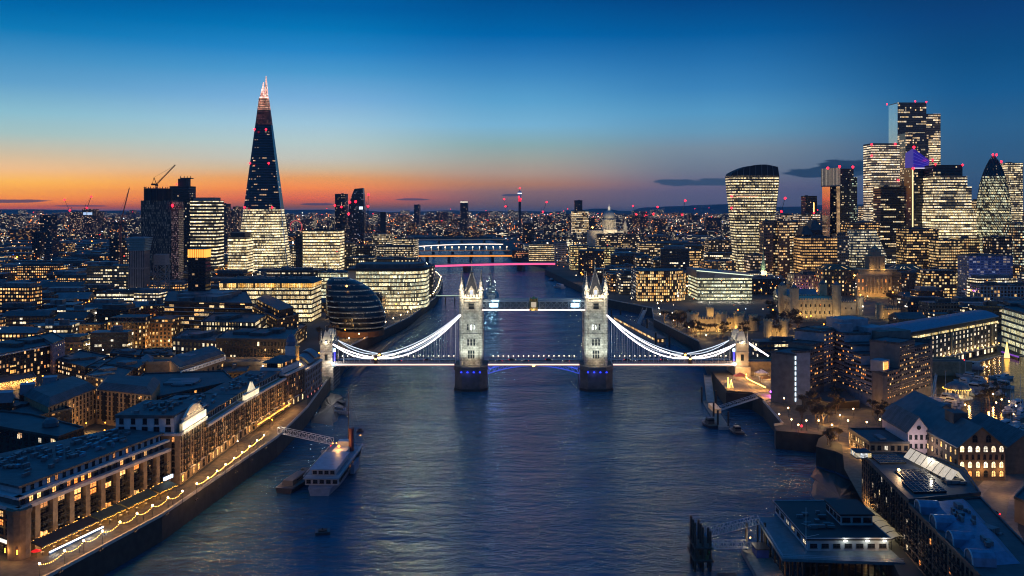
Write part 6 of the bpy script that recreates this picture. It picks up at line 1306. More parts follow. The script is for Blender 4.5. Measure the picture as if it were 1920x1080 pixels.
# the dock basin
q = MB(); P = [G(x, y, 9.05) for x, y in ((1748, 744), (1756, 700), (1872, 668), (2000, 668), (2000, 830), (1880, 830), (1745, 772))]
for t in tessellate_polygon([[Vector((x, y, 0)) for x, y in P]]): q.quad([(*P[k], 9.05) for k in t])
M_dock = M_water.copy(); next(n for n in M_dock.node_tree.nodes if n.type == 'BUMP').inputs['Distance'].default_value = .35; next(n for n in M_dock.node_tree.nodes if n.type == 'BSDF_GLOSSY').inputs['Color'].default_value = (.5, .4, .3, 1); struct(q.build('dock_water', M_dock))
e = thing('dock_edge', 'low stone quay edge round the marina basin', 'quay wall', (*P[0], GZ)); MB().path([(x, y, GZ+.3) for x, y in P[:7]+P[:1]], 1.6, .9).build('kerb', M_stone, e); MB().path([(x, y, GZ+.9) for x, y in P[:3]], .2, .3).build('rail', M_dark, e)
def pavilion():
    x, y = G(1794, 746, GZ); root = thing('round_pavilion', 'round colonnaded pavilion with dark domed roof and ring of yellow lights on the dock', 'pavilion', (x, y, GZ)); foot([(x-8, y-8), (x+8, y+8)])
    b = MB(); b.lathe([(8.6, 0), (8.6, .6), (7.6, .6), (7.6, .9)], (x, y, GZ), 20); b.build('base', M_stone, root)
    for k in range(10): c = MB(); a = 2*math.pi*k/10; c.lathe([(.45, .9), (.38, 5.2)], (x+6.2*math.cos(a), y+6.2*math.sin(a), GZ), 8); c.build('column', mat('pav_stone', (.5, .42, .3), .7, var=.2), root)
    r = MB(); r.lathe([(6.9, 5.2), (7.2, 6), (6.6, 6.6), (5, 8), (2.6, 9.2), (.1, 9.7)], (x, y, GZ), 20); r.build('domed_roof', M_lead, root)
    l_ = MB(); 
    for k in range(40): a = 2*math.pi*k/40; l_.lathe([(0, -.2), (.2, 0), (0, .2)], (x+7.35*math.cos(a), y+7.35*math.sin(a), GZ+5.5), 4)
    l_.build('fairy_lights', glow('fairy3', '#ffc048', 8), root)['kind'] = 'stuff'; lamp((x, y, GZ+4.6), 900, (1, .72, .3), .5, parent=root)
    for a in (-2.2, -1.2): lamp((x+9*math.cos(a), y+9*math.sin(a), GZ+5), 300, (1, .72, .3), .4, parent=root)
pavilion()
# ---- warehouse group around the lane
def gable_house(name, label, x0, x1, y0, y1, ze, zr, wall, win=None, wright=None, ridge='y', roofm=None):
    root = thing(name, label, 'warehouse', (x0, y0, GZ)); foot([(x0, y0), (x1, y1)]); b = MB(); m_ = (x0+x1)/2; b.box(x0, x1, y0, y1, GZ, ze)
    for y in (y0, y1): b.quad([(x0, y, ze), (x1, y, ze), (m_, y, zr)] if y == y0 else [(x1, y, ze), (x0, y, ze), (m_, y, zr)])
    b.build('wall', wall, root); r = MB(); o = .6
    for s in (-1, 1):
        e = x0-o if s < 0 else x1+o; ez = ze-.3; P = [(e, y0-o, ez), (m_, y0-o, zr+.3), (m_, y1+o, zr+.3), (e, y1+o, ez)]; r.quad(P if s > 0 else P[::-1]); r.quad([(p[0], p[1], p[2]-.35) for p in (P[::-1] if s > 0 else P)]); 
        for i in range(4): j = (i+1) % 4; r.quad([P[i], P[j], (P[j][0], P[j][1], P[j][2]-.35), (P[i][0], P[i][1], P[i][2]-.35)])
    r.build('roof', roofm or M_roof2, root); return root
r_ = gable_house('dock_house', 'dark brick arched window warehouse with teal pitched roof and lit lower storeys by the lane', 180, 199, 383, 434, 22.6, 30.5, M_ybrickd, roofm=mat('teal_slate', (.05, .075, .085), .5, var=.35, scale=.3))
winrows(r_, (180, 383), (199, 383), 10, 13.5, 6, 1, 1.6, 2.2, .85, P_orange, True, 3); winrows(r_, (180, 383), (199, 383), 13.6, 17, 6, 1, 1.7, 2.4, .8, P_white, True, 4); winrows(r_, (180, 383), (199, 383), 17, 20, 8, 1, 1.0, 2.0, 0, P_white, True, 5); winrows(r_, (180, 383), (199, 383), 20, 23.2, 6, 1, 1.8, 2.3, .95, P_white, True, 6); winrows(r_, (184, 383), (195, 383), 24, 27.5, 2, 1, 2, 2.6, 0, P_white, True, 7)
winrows(r_, (180, 434), (180, 383), 14, 22, 12, 2, 1.4, 2.2, .5, P_yel, True, 8)
for x, z in ((182, 13.5), (189.5, 13.5), (197, 13.5)): lamp((x, 381, z), 220, WARM, .2, parent=r_)
b = MB(); b.box(186, 192, 400, 408, 28, 32.4); b.build('roof_lantern', M_roof, r_)
r_ = gable_house('white_gable_house', 'pinkish white gabled house with round window between dark slate roofs', 171.6, 181, 411.5, 440, 21.8, 28.2, mat('pink_render', (.5, .4, .42), .75, var=.15)); winrows(r_, (171.6, 411.5), (181, 411.5), 10, 21.5, 4, 3, 1.1, 1.9, .12, P_orange, seed=4); b = MB(); b.lathe([(.9, 0), (.9, .15)], (0, 0, 0), 14); o = b.build('round_window', P_dark, r_); o.location = (176.3-ORG[r_.name][0], 411.4-ORG[r_.name][1], 23.6-GZ); o.rotation_euler = (math.pi/2, 0, 0); [setattr(v, 'co', Vector((v.co[0]+ORG[r_.name][0], v.co[1]+ORG[r_.name][1], v.co[2]+ORG[r_.name][2]))) for v in o.data.vertices]
lamp((174, 404, 18), 900, (1, .8, .75), .5, parent=r_)
r_ = gable_house('slate_warehouse', 'long grey warehouse with broad teal roof and white lit window row facing the trees', 185, 214, 437, 470, 19.6, 28, mat('grey_brick', (.2, .19, .17), .8, var=.3), roofm=mat('teal_slate', (.05, .075, .085), .5, var=.35, scale=.3)); winrows(r_, (185, 470), (185, 437), 13.5, 19.4, 9, 1, 1.3, 2.6, .7, P_white, seed=2); b = MB(); b.box(202, 206, 445, 450, 24, 27); b.build('roof_lantern', M_lead, r_)
r_ = gable_house('lane_house', 'dark roofed house with red tinged eaves lights at the right edge of the lane', 203, 222, 392, 430, 19, 26, M_ybrickd); winrows(r_, (203, 430), (203, 392), 12, 18, 8, 2, 1.4, 2, .8, P_yel, seed=2)
for k in range(4): lamp((201.5, 396+k*9, 14), 250, WARM, .2, parent=r_)
r_ = bldg('dockmaster_house', 'low yellow lit brick building with flat dark roof on the curved quay', 'building', [(155, 411.5), (172, 411), (173, 437), (155, 437)], 16.8, M_ybrick, npl=1, ph=1.5); winrows(r_, (155, 437), (155, 411.5), 10, 16.6, 9, 2, 1.2, 2, .75, P_yel, seed=3); winrows(r_, (155, 411.5), (172, 411), 10, 16.6, 6, 2, 1.4, 2, .25, P_white, seed=5)
for k in range(5): lamp((153.6, 413+k*5, 10.2), 160, WARM, .2, parent=r_)
def wharf_block():
    z = 26.5; P = [(131.5, 357), (125.4, 300), (151.5, 307), (160, 336), (156, 350), (146, 357)]; root = bldg('balconied_wharf_block', 'dark wharf apartment block with blue balconies, black glass roof grid and lit glass ridge', 'apartment block', P, z, M_ybrickd, npl=0, par=.8)
    winrows(root, (131.5, 357), (125.4, 300), 10, 26, 20, 6, 1.3, 1.9, .1, P_white, seed=3); n_ = 0; ang = math.atan2(-57, -6.1)
    for i in range(5, 20):
        for j in range(6):
            if i % 3 == 0: continue
            q = along((131.5, 357), (125.4, 300), 57.3*(i+.5)/20, .03); o = bpy.data.objects.new('balcony', BALC); COL.objects.link(o); o.parent = root; o0 = ORG[root.name]; o.location = (q[0]-o0[0], q[1]-o0[1], 10.4+j*2.7-GZ); o.rotation_euler = (0, 0, ang)
    gm = mat('roof_glass_grid', (.012, .014, .018), .1, var=0)
    for poly in ([(133, 353), (143, 354), (142.5, 343), (132.5, 342)], [(134, 332), (145, 334), (143, 321), (133, 320)], [(131, 319), (142, 320), (141, 308), (130, 307)]):
        MB().prism(poly, z+.16, z+.8).build('roof_glazing', gm, root); b = MB()
        for k in range(7): t = k/6; b.beam((*lerp(poly[0], poly[1], t), z+.85), (*lerp(poly[3], poly[2], t), z+.85), .12)
        for k in range(6): t = k/5; b.beam((*lerp(poly[0], poly[3], t), z+.85), (*lerp(poly[1], poly[2], t), z+.85), .12)
        b.build('glazing_bar', M_lead, root)
    b = MB(); g2 = MB(); A, B = Vector((146.5, 349)), Vector((149.5, 318)); hw = 2.6; n = 8
    for k in range(n):
        p, q = A.lerp(B, k/n), A.lerp(B, (k+1)/n)
        for s in (-1, 1): pts = [(p.x, p.y, z+4.4), (p.x+s*hw, p.y, z+1), (q.x+s*hw, q.y, z+1), (q.x, q.y, z+4.4)]; b.quad(pts if s < 0 else pts[::-1]); g2.beam(pts[0], pts[1], .2)
        g2.beam((p.x, p.y, z+4.45), (q.x, q.y, z+4.45), .25)
    rg = b.build('glass_ridge', mat('lit_glass', (.35, .33, .28), .2, emit='#ffeed0', es=.5, var=.5, scale=.8), root); g2.build('glazing_bar', M_dark, rg); lamp((147.5, 334, z+5.5), 900, (1, .9, .7), .3, parent=root)
    b = MB(); b.lathe([(0, 0), (.45, .3), (.45, .8), (0, 1.1)], (134.5, 330, z+1), 8); b.build('roof_lamp', glow('rlamp', '#ffb860', 20), root); lamp((134.5, 329, z+2.6), 1000, (1, .62, .3), .3, parent=root)
    b = MB(); b.box(127, 132.5, 350, 356, z, z+2.4); b.build('roof_kiosk', facade('kiosk', '#203040', '#ffe0a0', '#e0f0ff', 1.4, 2.4, .9, .7, .9, 1, .1, 1), root)
    roof_clutter(root, [(145, 312), (151, 312), (156, 340), (147, 345)], z+.2, 16, 4)
    for k in range(3): lamp((129.6-k*.4, 352-k*4, 10.5), 260, WARM, .2, parent=root)
    # nearer half with curved dormers, a thing of its own
    Q = [(125.2, 299.6), (118.6, 236), (138, 240), (151, 306)]; r2 = bldg('dormered_wharf_block', 'nearer wharf block with blue lit roof and curved glazed dormers at the lower right', 'apartment block', Q, 25.5, M_ybrickd, npl=0, par=.7)
    winrows(r2, Q[0], Q[1], 10, 25, 20, 6, 1.4, 1.9, .07, P_orange, seed=6)
    for i in range(18):
        for j in range(5):
            if i % 4 == 3: continue
            q = along(Q[0], Q[1], 63*(i+.5)/20, .03); o = bpy.data.objects.new('balcony', BALC); COL.objects.link(o); o.parent = r2; o0 = ORG[r2.name]; o.location = (q[0]-o0[0], q[1]-o0[1], 11+j*2.9-GZ); o.rotation_euler = (0, 0, math.atan2(Q[1][1]-Q[0][1], Q[1][0]-Q[0][0]))
    br = mat('blue_lit_metal_roof', (.10, .16, .26), .4, .3, var=.3)  # blue light on the roof is put into its metal colour
    MB().prism([(128, 297), (121.5, 248), (134, 250), (145, 302)], 25.6, 28.2, poly2=[(131, 294), (125, 251), (131, 252), (141, 297)]).build('upper_roof', br, r2)
    for s in (4, 18, 32, 46):
        b = MB(); rows = []
        for k in range(7):
            t = k/6*math.pi; p = along(Q[0], Q[1], s+3-3*math.cos(t), -.6); p2 = along(Q[0], Q[1], s+3-3*math.cos(t), -6.5); zz = 25.6+3.6*math.sin(t)**.7; rows.append((p, p2, zz))
        for (a, a2, za), (c, c2, zc) in zip(rows, rows[1:]): b.quad([(*a, za), (*c, zc), (*c2, zc), (*a2, za)])
        dm = b.build('curved_dormer', br, r2); g = MB(); g.quad([(*a, za) for a, _, za in rows]); g.build('dormer_glass', mat('bluish_glass', (.1, .16, .22), .1, .2, var=.2), dm); f = MB(); f.path([(a[0]-.1, a[1], za) for a, _, za in rows], .3); f.build('dormer_frame', M_bluew, dm)
    roof_clutter(r2, [(131, 293), (126, 252), (131, 252), (140, 296)], 28.3, 14, 8)
wharf_block()
near('dark_brick_wall_block', 'tall black blank brick building wall behind the blue lit dormered roof', 'building', [(1770, 940), (1829, 922), (1862, 1036), (1810, 1050)], 24, mat('near_black_brick', (.03, .028, .028), .85, var=.3), npl=2)  # plain near-black brick colour
def pier_building():
    root = thing('pier_building', 'flat black roofed river station on piles with blue white walls and lit front windows', 'river station', (107, 320, 0)); x0, x1, y0, y1 = 94, 121, 303, 342
    MB().prism([(84.5, 297), (121.5, 293.5), (121.5, 345), (86.5, 336)], 8.6, 9.5, bottom=True).build('deck', mat('deck_teal', (.09, .13, .15), .6, var=.25), root)
    b = MB(); rr = random.Random(2)
    for i in range(9):
        for j in range(8): b.lathe([(.3, -3), (.3, 8.6)], (87+i*4.2, 297+j*5.6+i*.3, 0), 6)
    b.build('pile', M_timber, root)['kind'] = 'stuff'
    MB().box(x0+.6, x1-.6, y0+.6, y1-.6, 9.5, 13).build('wall', mat('station_wall', (.3, .36, .4), .6, var=.2), root); b = MB(); b.box(x0, x1, y0, y1, 13, 13.5); b.build('roof', M_black, root); b = MB(); b.prism([(x0, y0), (x1, y0), (x1, y1), (x0, y1)], 13.5, 13.9, top=False); b.build('roof_edge', M_bluew, root)
    winrows(root, (x0+.6, y0+.6), (x1-.6, y0+.6), 9.9, 12.4, 7, 1, 2.2, 1.3, .0, P_white); winrows(root, (x0+.6, y1-.6), (x0+.6, y0+.6), 10.2, 12.6, 6, 1, 3.4, 1.2, .6, P_white)
    MB().box(109.5, 120, 316, 331, 13.5, 16.8).build('upper_room', mat('station_wall', (.3, .36, .4), .6, var=.2), root); MB().box(109, 120.6, 315.4, 331.6, 16.8, 17.3).build('upper_roof', M_black, root); winrows(root, (109.5, 316), (120, 316), 14, 16.6, 3, 1, 2.6, 1.5, 0); winrows(root, (109.5, 331), (109.5, 316), 14, 16.6, 4, 1, 2.6, 1.5, 0)
    for x in (106.5, 113.5, 119): lamp((x, 302.2, 13.0), 60, (1, .95, .8), .15, parent=root); b = MB(); b.cbox((x, 303.1, 12.9), (1, .3, .4)); b.build('wall_lamp', G_white, root)
    for z in (10.1, 10.6): MB().path([(84.8, 297.2, z), (121.2, 293.8, z)], .07).path([(84.8, 297.2, z), (86.7, 335.8, z)], .07).build('railing', M_bluew, root)
    b = MB(); b.lathe([(.12, 9.5), (.07, 24)], (93.4, 301.6, 0), 6); b.beam((92, 301.6, 19), (95, 301.6, 18), .1); b.beam((93.4, 301.6, 14.6), (98, 303, 15), .08); b.build('flagpole', M_white, root)
    roof_clutter(root, [(97, 308), (107, 308), (107, 335), (97, 335)], 13.5, 12, 4)
    lamp((95, 304, 12), 200, WARM, .2, parent=root); lamp((118, 299, 12), 200, WARM, .2, parent=root)
    c = thing('glass_canopy', 'ribbed glass canopy glowing cream between river station and balconied block', 'canopy', (124, 320, GZ)); b = MB(); b2 = MB()
    for k in range(6):
        y = 305+k*5.2; rows = [(121.8+t*5.6/4, 12.6+1.0*math.sin(math.pi*t/4)) for t in range(5)]
        for (xa, za), (xb, zb) in zip(rows, rows[1:]): b.quad([(xa, y, za), (xb, y, zb), (xb, y+5, zb), (xa, y+5, za)])
        b2.path([(x, y, z) for x, z in rows], .2)
    b.build('glass_roof', mat('cream_glass', (.3, .27, .2), .3, emit='#ffe0a0', es=.22, var=.4), c); b2.build('rib', M_dark, c); lamp((124.5, 318, 11.6), 500, (1, .85, .55), .4, parent=c); p = MB()
    for k in range(6): p.lathe([(.12, 9), (.12, 12.7)], (121.9, 305+k*5.2, 0), 6)
    p.build('post', M_dark, c)
pier_building()
def truss(name, label, p, q, w=2.4, h=2.2, n=10, m=None, group=None, light=None):
    m = m or M_bluew; root = thing(name, label, 'gangway', p, group); P, Q = Vector(p), Vector(q); d = (Q-P); dd = Vector((d.x, d.y, 0)).normalized(); nn = Vector((-dd.y, dd.x, 0))*w/2; up = Vector((0, 0, h)); b = MB(); b.beam(P, Q, w, .2); b.build('walkway_deck', M_conc, root); t = MB()
    for s in (-1, 1):
        t.beam(P+nn*s, Q+nn*s, .2); t.beam(P+nn*s+up, Q+nn*s+up, .2)
        for k in range(n):
            a, c = P.lerp(Q, k/n), P.lerp(Q, (k+1)/n); t.beam(a+nn*s, a+nn*s+up, .14); t.beam(a+nn*s+(up if k % 2 else up*0), c+nn*s+(up*0 if k % 2 else up), .12)
        t.beam(Q+nn*s, Q+nn*s+up, .14)
    t.build('truss', m, root); return root
truss('gangway', 'long pale blue truss gangway from the mooring posts to the river station deck', (66, 318, 9.5), (85, 330, 9.5), n=14)
truss('gangway', 'short lit gangway from the mooring posts to the pontoon beside the blue kiosk', (66.5, 316, 6), (80.5, 323.5, 3.4), n=8, m=M_white)
pt = thing('landing_pontoon', 'grey landing pontoon with small blue kiosk below the river station', 'pontoon', (83.5, 306, 0)); MB().prism([(79, 327), (77.5, 285), (86.5, 285), (87.5, 327)], -.6, 1.6, bottom=True).build('hull', M_conc, pt); MB().prism([(79, 327), (77.5, 285), (86.5, 285), (87.5, 327)], 1.6, 1.8).build('deck', mat('pontoon_deck', (.2, .18, .15), .8, var=.3), pt); MB().box(82, 86, 318, 324, 1.8, 4.6).build('kiosk', mat('kiosk_blue', (.05, .1, .3), .5, var=.2), pt); b = MB(); b.box(81.6, 86.4, 317.6, 324.4, 4.6, 4.9); b.build('kiosk_roof', M_dark, pt)
for (x, y) in ((80.5, 326), (86.8, 326)): b = MB(); b.lathe([(.45, -4), (.45, 11)], (x, y, 0), 8); b.build('guide_pile', M_timber, pt)
lamp((81.5, 324.5, 6.4), 260, (1, .85, .55), .2, parent=pt); b = MB(); b.lathe([(0, 0), (.3, .3), (0, .6)], (81.5, 324.8, 6), 6); b.build('pole_lamp', G_warm, pt); lamp((84, 300, 4), 150, WARM, .2, parent=pt)
for i, (x, y, n, lb) in enumerate(((62.5, 316, 4, 'cluster of tall black timber mooring piles with green light at the lower centre right'), (67, 291, 3, 'lower black pile cluster at the bottom edge right of centre'))):
    root = thing('mooring_dolphin', lb, 'mooring piles', (x, y, 0)); b = MB(); rr = random.Random(i)
    for k in range(n*2): b.lathe([(.42, -4), (.4, (16 if i == 0 else 6)-(k % 3)*1.4)], (x+(k % 3)*2.5-2.5, y+(k//3)*3.6-5, 0), 7)
    b.build('timber_pile', M_timber, root); c = MB(); c.cbox((x, y-.5, 4), (6.4, 13, .5)); c.cbox((x, y-.5, 8 if i == 0 else 5), (6, 12, .4)); c.build('cross_beam', M_timber, root); g = MB(); g.lathe([(0, 0), (.3, .3), (0, .6)], (x+2.5, y-4.2, 5.8), 6); g.build('green_light', G_green, root)
# ---- quay by the bridge landing
quay = thing('landing_quay', 'brightly lit riverside plaza with curling yellow light string below the bridge', 'plaza', (140, 590, GZ)); P = [(132, 627), (127.3, 563.5), (141, 557.5), (143, 538), (150, 545), (152, 560), (175, 600), (172, 618), (160, 627)]
MB().prism(P, GZ+.004, GZ+.12).build('paving', mat('warm_paving', (.17, .12, .07), .8, var=.3, scale=.3), quay); b = MB(); b.path([(132, 626.5, 9.6), (127.5, 563.8, 9.6), (141.2, 557.8, 9.6), (142.6, 538, 9.6)], .25, 1); b.build('balustrade', M_timber, quay)
pts = [G(x, y, 10.5) for x, y in ((1418.5, 692), (1409, 694), (1402, 698), (1398.5, 704), (1400, 709), (1411, 715), (1424, 721), (1436, 727))]; b = MB()
for p, q in zip(pts, pts[1:]):
    n = max(2, int(math.dist(p, q)/.7))
    for k in range(n): t = lerp(p, q, k/n); b.lathe([(0, -.3), (.3, 0), (0, .3)], (*t, 10.5), 5)
b.build('light_string', glow('string', '#ffc850', 12), quay)['kind'] = 'stuff'
for k, p in enumerate(pts[1::2]+[(136, 570), (137, 600), (150, 590), (147, 570), (146, 548), (165, 605)]): lamp((p[0]-1, p[1]-1, 12.2), 900, WARM, .4, parent=quay)
for i, (px, py) in enumerate(((1365, 728), (1371, 728))):
    x, y = G(px, py, GZ); t = thing('light_cone', ['slim cone of yellow lights on the quay, the left of two', 'wider cone of yellow lights on the quay, the right of two'][i], 'light tree', (x, y, GZ)); b = MB(); rr = random.Random(i)
    for k in range(90): u = k/90; a = k*.7; r = (.5+.7*i)*(1-u)+.05; b.lathe([(0, -.12), (.12, 0), (0, .12)], (x+r*math.cos(a), y+r*math.sin(a), GZ+.3+u*(6.4-1.4*i)), 4)
    b.build('fairy_lights', glow('cone', '#ffd870', 9), t)['kind'] = 'stuff'; c = MB(); c.lathe([(.45+.6*i, .1), (.05, 6-1.3*i)], (x, y, GZ), 8); c.build('frame_cone', M_dark, t); lamp((x, y-2, 11), 200, WARM, .3, parent=t)
for i, (px, py, lb, g_) in enumerate(((1388, 712, 'red striped market tent nearest the bridge pier on the plaza', '#c06050'), (1428, 706, 'white topped market tent at the curl of the light string', '#b0a8b8'), (1437, 716, 'small amber market tent beside the concrete hotel slab', '#b08040'))):
    x, y = G(px, py, GZ); t = thing('market_tent', lb, 'tent', (x, y, GZ)); MB().prism([(x-4, y-3), (x+4, y-3), (x+4, y+3), (x-4, y+3)], 11.6, 13.6, poly2=[(x-.2, y-.2), (x+.2, y-.2), (x+.2, y+.2), (x-.2, y+.2)], bottom=True).build('canopy', mat('tent%d' % i, lin(g_)[:3], .8, var=.2), t); b = MB()
    for sx in (-1, 1):
        for sy in (-1, 1): b.lathe([(.08, 0), (.08, 2.6)], (x+sx*3.8, y+sy*2.8, GZ), 5)
    b.build('pole', M_white, t); lamp((x, y, 11.2), 300, (1, .8, .6), .3, parent=t)
x, y = G(1446, 738, 10); t = thing('purple_light', 'bright purple spot lamp at the foot of the concrete hotel slab', 'lamp', (x, y, GZ)); b = MB(); b.lathe([(0, 0), (.7, .4), (.7, 1), (0, 1.4)], (x, y, 10.4), 8); b.build('lamp_head', glow('purple2', '#c840ff', 12), t); b = MB(); b.lathe([(.12, 0), (.12, 1.6)], (x, y, GZ), 6); b.build('post', M_dark, t); lamp((x-.5, y-1.5, 11), 900, (.7, .15, 1), .3, parent=t)
x, y = G(1503, 806, 9.6); t = thing('red_light', 'red navigation lamp on the round pier head', 'lamp', (x, y, GZ)); b = MB(); b.lathe([(0, 0), (.5, .3), (.5, .8), (0, 1.1)], (x, y, 11), 8); b.build('lamp_head', G_red, t); b = MB(); b.lathe([(.1, 0), (.1, 2.1)], (x, y, GZ), 6); b.build('post', M_dark, t); lamp((x-.3, y-1.2, 11), 60, (1, .02, .03), .3, parent=t)
r_ = thing('ferry_pontoon', 'narrow grey boarding pontoon beside the timber quay', 'pontoon', (114, 540, 0)); MB().prism([(116, 575), (110.5, 507), (116, 507), (121, 575)], -.5, 1.6, bottom=True).build('hull', M_conc, r_); MB().prism([(116, 575), (110.5, 507), (116, 507), (121, 575)], 1.6, 1.75).build('deck', mat('pontoon_deck', (.2, .18, .15), .8, var=.3), r_); b = MB(); b.box(115, 119, 540, 556, 1.75, 4.2); b.build('shelter', mat('shelter_glass', (.2, .19, .16), .3, emit='#ffc080', es=.18, var=.3), r_)
for x, y in ((111, 512), (116, 509), (113, 532), (121.5, 566), (115.5, 578)): b = MB(); b.lathe([(.55, -4), (.55, 9.5)], (x, y, 0), 8); b.build('guide_pile', M_timber, r_)
truss('gangway', 'truss gangway sloping from the quay corner down to the boarding pontoon', (117.5, 541, 3), (141.5, 545, 9.6), n=10)
truss('gangway', 'broad brown boarding ramp along the timber quay under the bridge end', (118.5, 566, 2.4), (128, 622, 8.8), w=4.5, h=1.2, n=14, m=mat('ramp_brown', (.3, .22, .14), .7, var=.2))
# ================================================================ middle distance: glass offices, fortress, bridges up the river
def egg():
    root = thing('egg_shaped_hall', 'dark leaning egg shaped glass hall with dim lit ribbon floors on the south bank', 'hall', (*XY(660, 800), GZ)); Y = 800
    prof = [(640, 634, 700), (628, 622, 710), (615, 612, 716), (600, 607, 717.5), (585, 604.5, 713), (570, 603.5, 706), (557, 603, 697), (545, 603, 685), (537, 603.5, 673), (531, 605, 660), (527, 609, 648), (525.5, 615, 638)]
    b = MB(); b2 = MB(); n = 28; rings = []
    foot([(XY(600, Y)[0], Y-5), (XY(718, Y)[0], Y+50)])
    for py, a, c in prof:
        xa, xc = XY(a, Y)[0], XY(c, Y)[0]; cx = (xa+xc)/2; r = (xc-xa)/2; z = ZZ(py, Y-10); rings.append([(cx+r*math.cos(2*math.pi*k/n), Y+20+r*.9*math.sin(2*math.pi*k/n), z) for k in range(n)])
    for r0, r1 in zip(rings, rings[1:]):
        for i in range(n):
            j = (i+1) % n; b.quad([r0[i], r0[j], r1[j], r1[i]], [(i*4.2, r0[i][2]), (i*4.2+4.2, r0[j][2]), (i*4.2+4.2, r1[j][2]), (i*4.2, r1[i][2])])
    b.quad(rings[-1]); b.build('glass_shell', facade('egg', '#0c141e', '#c8d4e0', '#f0f0e0', 1.6, 4.5, .85, .2, .7, 6, .6, .15, rough=.2, glass='#101c2a', speck=.6), root)
    for k in range(1, 11):
        z = 12+k*4.5
        for r0, r1 in zip(rings, rings[1:]):
            if r0[0][2] <= z <= r1[0][2]:
                t = (z-r0[0][2])/(r1[0][2]-r0[0][2]+1e-6); R_ = [lerp(p, q, t) for p, q in zip(r0, r1)]; cx = sum(p[0] for p in R_)/n; cy = sum(p[1] for p in R_)/n
                for i in range(n): p, q = R_[i], R_[(i+1) % n]; f = 1.012; b2.beam((cx+(p[0]-cx)*f, cy+(p[1]-cy)*f, z), (cx+(q[0]-cx)*f, cy+(q[1]-cy)*f, z), .35, .7)
    b2.build('floor_edge', mat('egg_band', (.06, .09, .12), .35, .3, var=.2), root)
    l_ = MB(); l_.lathe([(0, -1), (1, 0), (0, 1)], (*XY(650, Y-2), ZZ(536, Y)), 6); l_.build('top_lamp', G_warm, root)
    pb = MB(); pb.lathe([(22, GZ), (22, 13.6)], (XY(667, Y)[0], Y+16, 0), 24); pb.build('entrance_base', facade('eggbase', '#5a3c20', '#ffc070', '#ffe0a0', 4, 5, .6, .7, .25, 1, .1, .8), root)
    for dx in (-20, -6, 8, 20): lamp((XY(667, Y)[0]+dx, Y-14, 12), 900, WARM, .4, parent=root)
egg()
def rounded(px0, px1, Y, dep, r=14, n=6, left=False):
    p = rect(px0, px1, Y, dep); c = (p[1][0]-r, p[1][1]+r); return [p[0]]+[(c[0]+r*math.sin(math.pi/2*k/n), c[1]-r*math.cos(math.pi/2*k/n)) for k in range(n+1)]+[p[2], p[3]]
F_mlon = facade('riverside_white', '#262a2c', '#ffe2a0', '#f6ffdc', 1.5, 4.1, .9, .66, .95, 5, .4, 1.25, speck=.8); F_mlon2 = facade('riverside_cream', '#2c2a26', '#ffd68c', '#fff0c4', 1.5, 4.3, .9, .64, .95, 5, .4, 1.2, speck=.75)
r_ = bldg('glass_office', 'big cream lit glass office with black slab roof left of the egg shaped hall', 'office block', rect(412, 584, 900, 46), ZZ(540, 900), F_mlon2, npl=0, par=0)
Y = 900; P = rect(412, 584, 900, 46); MB().prism(inset(P, -.5), ZZ(540, Y), ZZ(531, Y), top=False).build('amber_top_floor', facade('ambertop', '#3a2410', '#ffb040', '#ffd488', 1.8, 5, .85, .8, .95, 3, .2, 1.3), r_); MB().prism(inset(P, -2.5), ZZ(531, Y), ZZ(524, Y), poly2=inset(P, 5), bottom=True).build('slab_roof', M_black, r_); roof_clutter(r_, P, ZZ(524, Y), 20, 3)
r_ = bldg('curved_office', 'rounded corner glass office on the river walk, all floors lit, dark overhanging roof', 'office block', rounded(668, 797, 1010, 50, 26), ZZ(507, 1010), F_mlon, npl=0, par=0); P = rounded(652, 800, 1008, 56, 28); MB().prism(inset(P, -1), ZZ(507, 1010), ZZ(503, 1010), bottom=True).build('overhanging_roof', M_black, r_); MB().prism(inset(P, 7), ZZ(503, 1010), ZZ(496, 1010)).build('plant_deck', M_roof2, r_); MB().box(XY(652, 1010)[0], XY(667, 1010)[0], 1012, 1050, GZ, ZZ(508, 1010)).build('stair_core', mat('core_pale', (.34, .33, .3), .8, var=.2), r_)
for k in range(6): lamp((*XY(690+k*18, 1000), 12), 1600, (1, .62, .25), .5, parent=r_)
T('glass_office', 'lit white office peeping between black slab roofed office and curved office', 'office block', 596, 652, 512, 1080, 40, F_mlon, npl=2)
T('glass_office', 'low wide roofed office behind the black slab roofed office with thin lit floors', 'office block', 500, 600, 508, 1130, 40, facade('bhd', '#181c20', '#ffe0b0', '#fff0d0', 2, 4, .85, .4, .4, 5, .6, 1), npl=4)
T('tiered_office', 'pale lit office left of the glass spire foot with dark cap', 'office block', 427, 462, 446, 1340, 36, F_off, npl=1, setback=(3, 7, M_roof))
T('tiered_office', 'glowing cream office block right of the glass spire foot with dark left edge', 'office block', 568, 636, 434, 1300, 40, F_off, npl=2, par=2)
T('office_core', 'dark blank core on the left edge of the glowing office right of the spire', 'tower', 554, 567, 440, 1310, 30, facade('corex', '#1a2028', '#ffd090', '#fff0d0', 3, 4, .6, .5, .04, 1, .1, .8), npl=0)
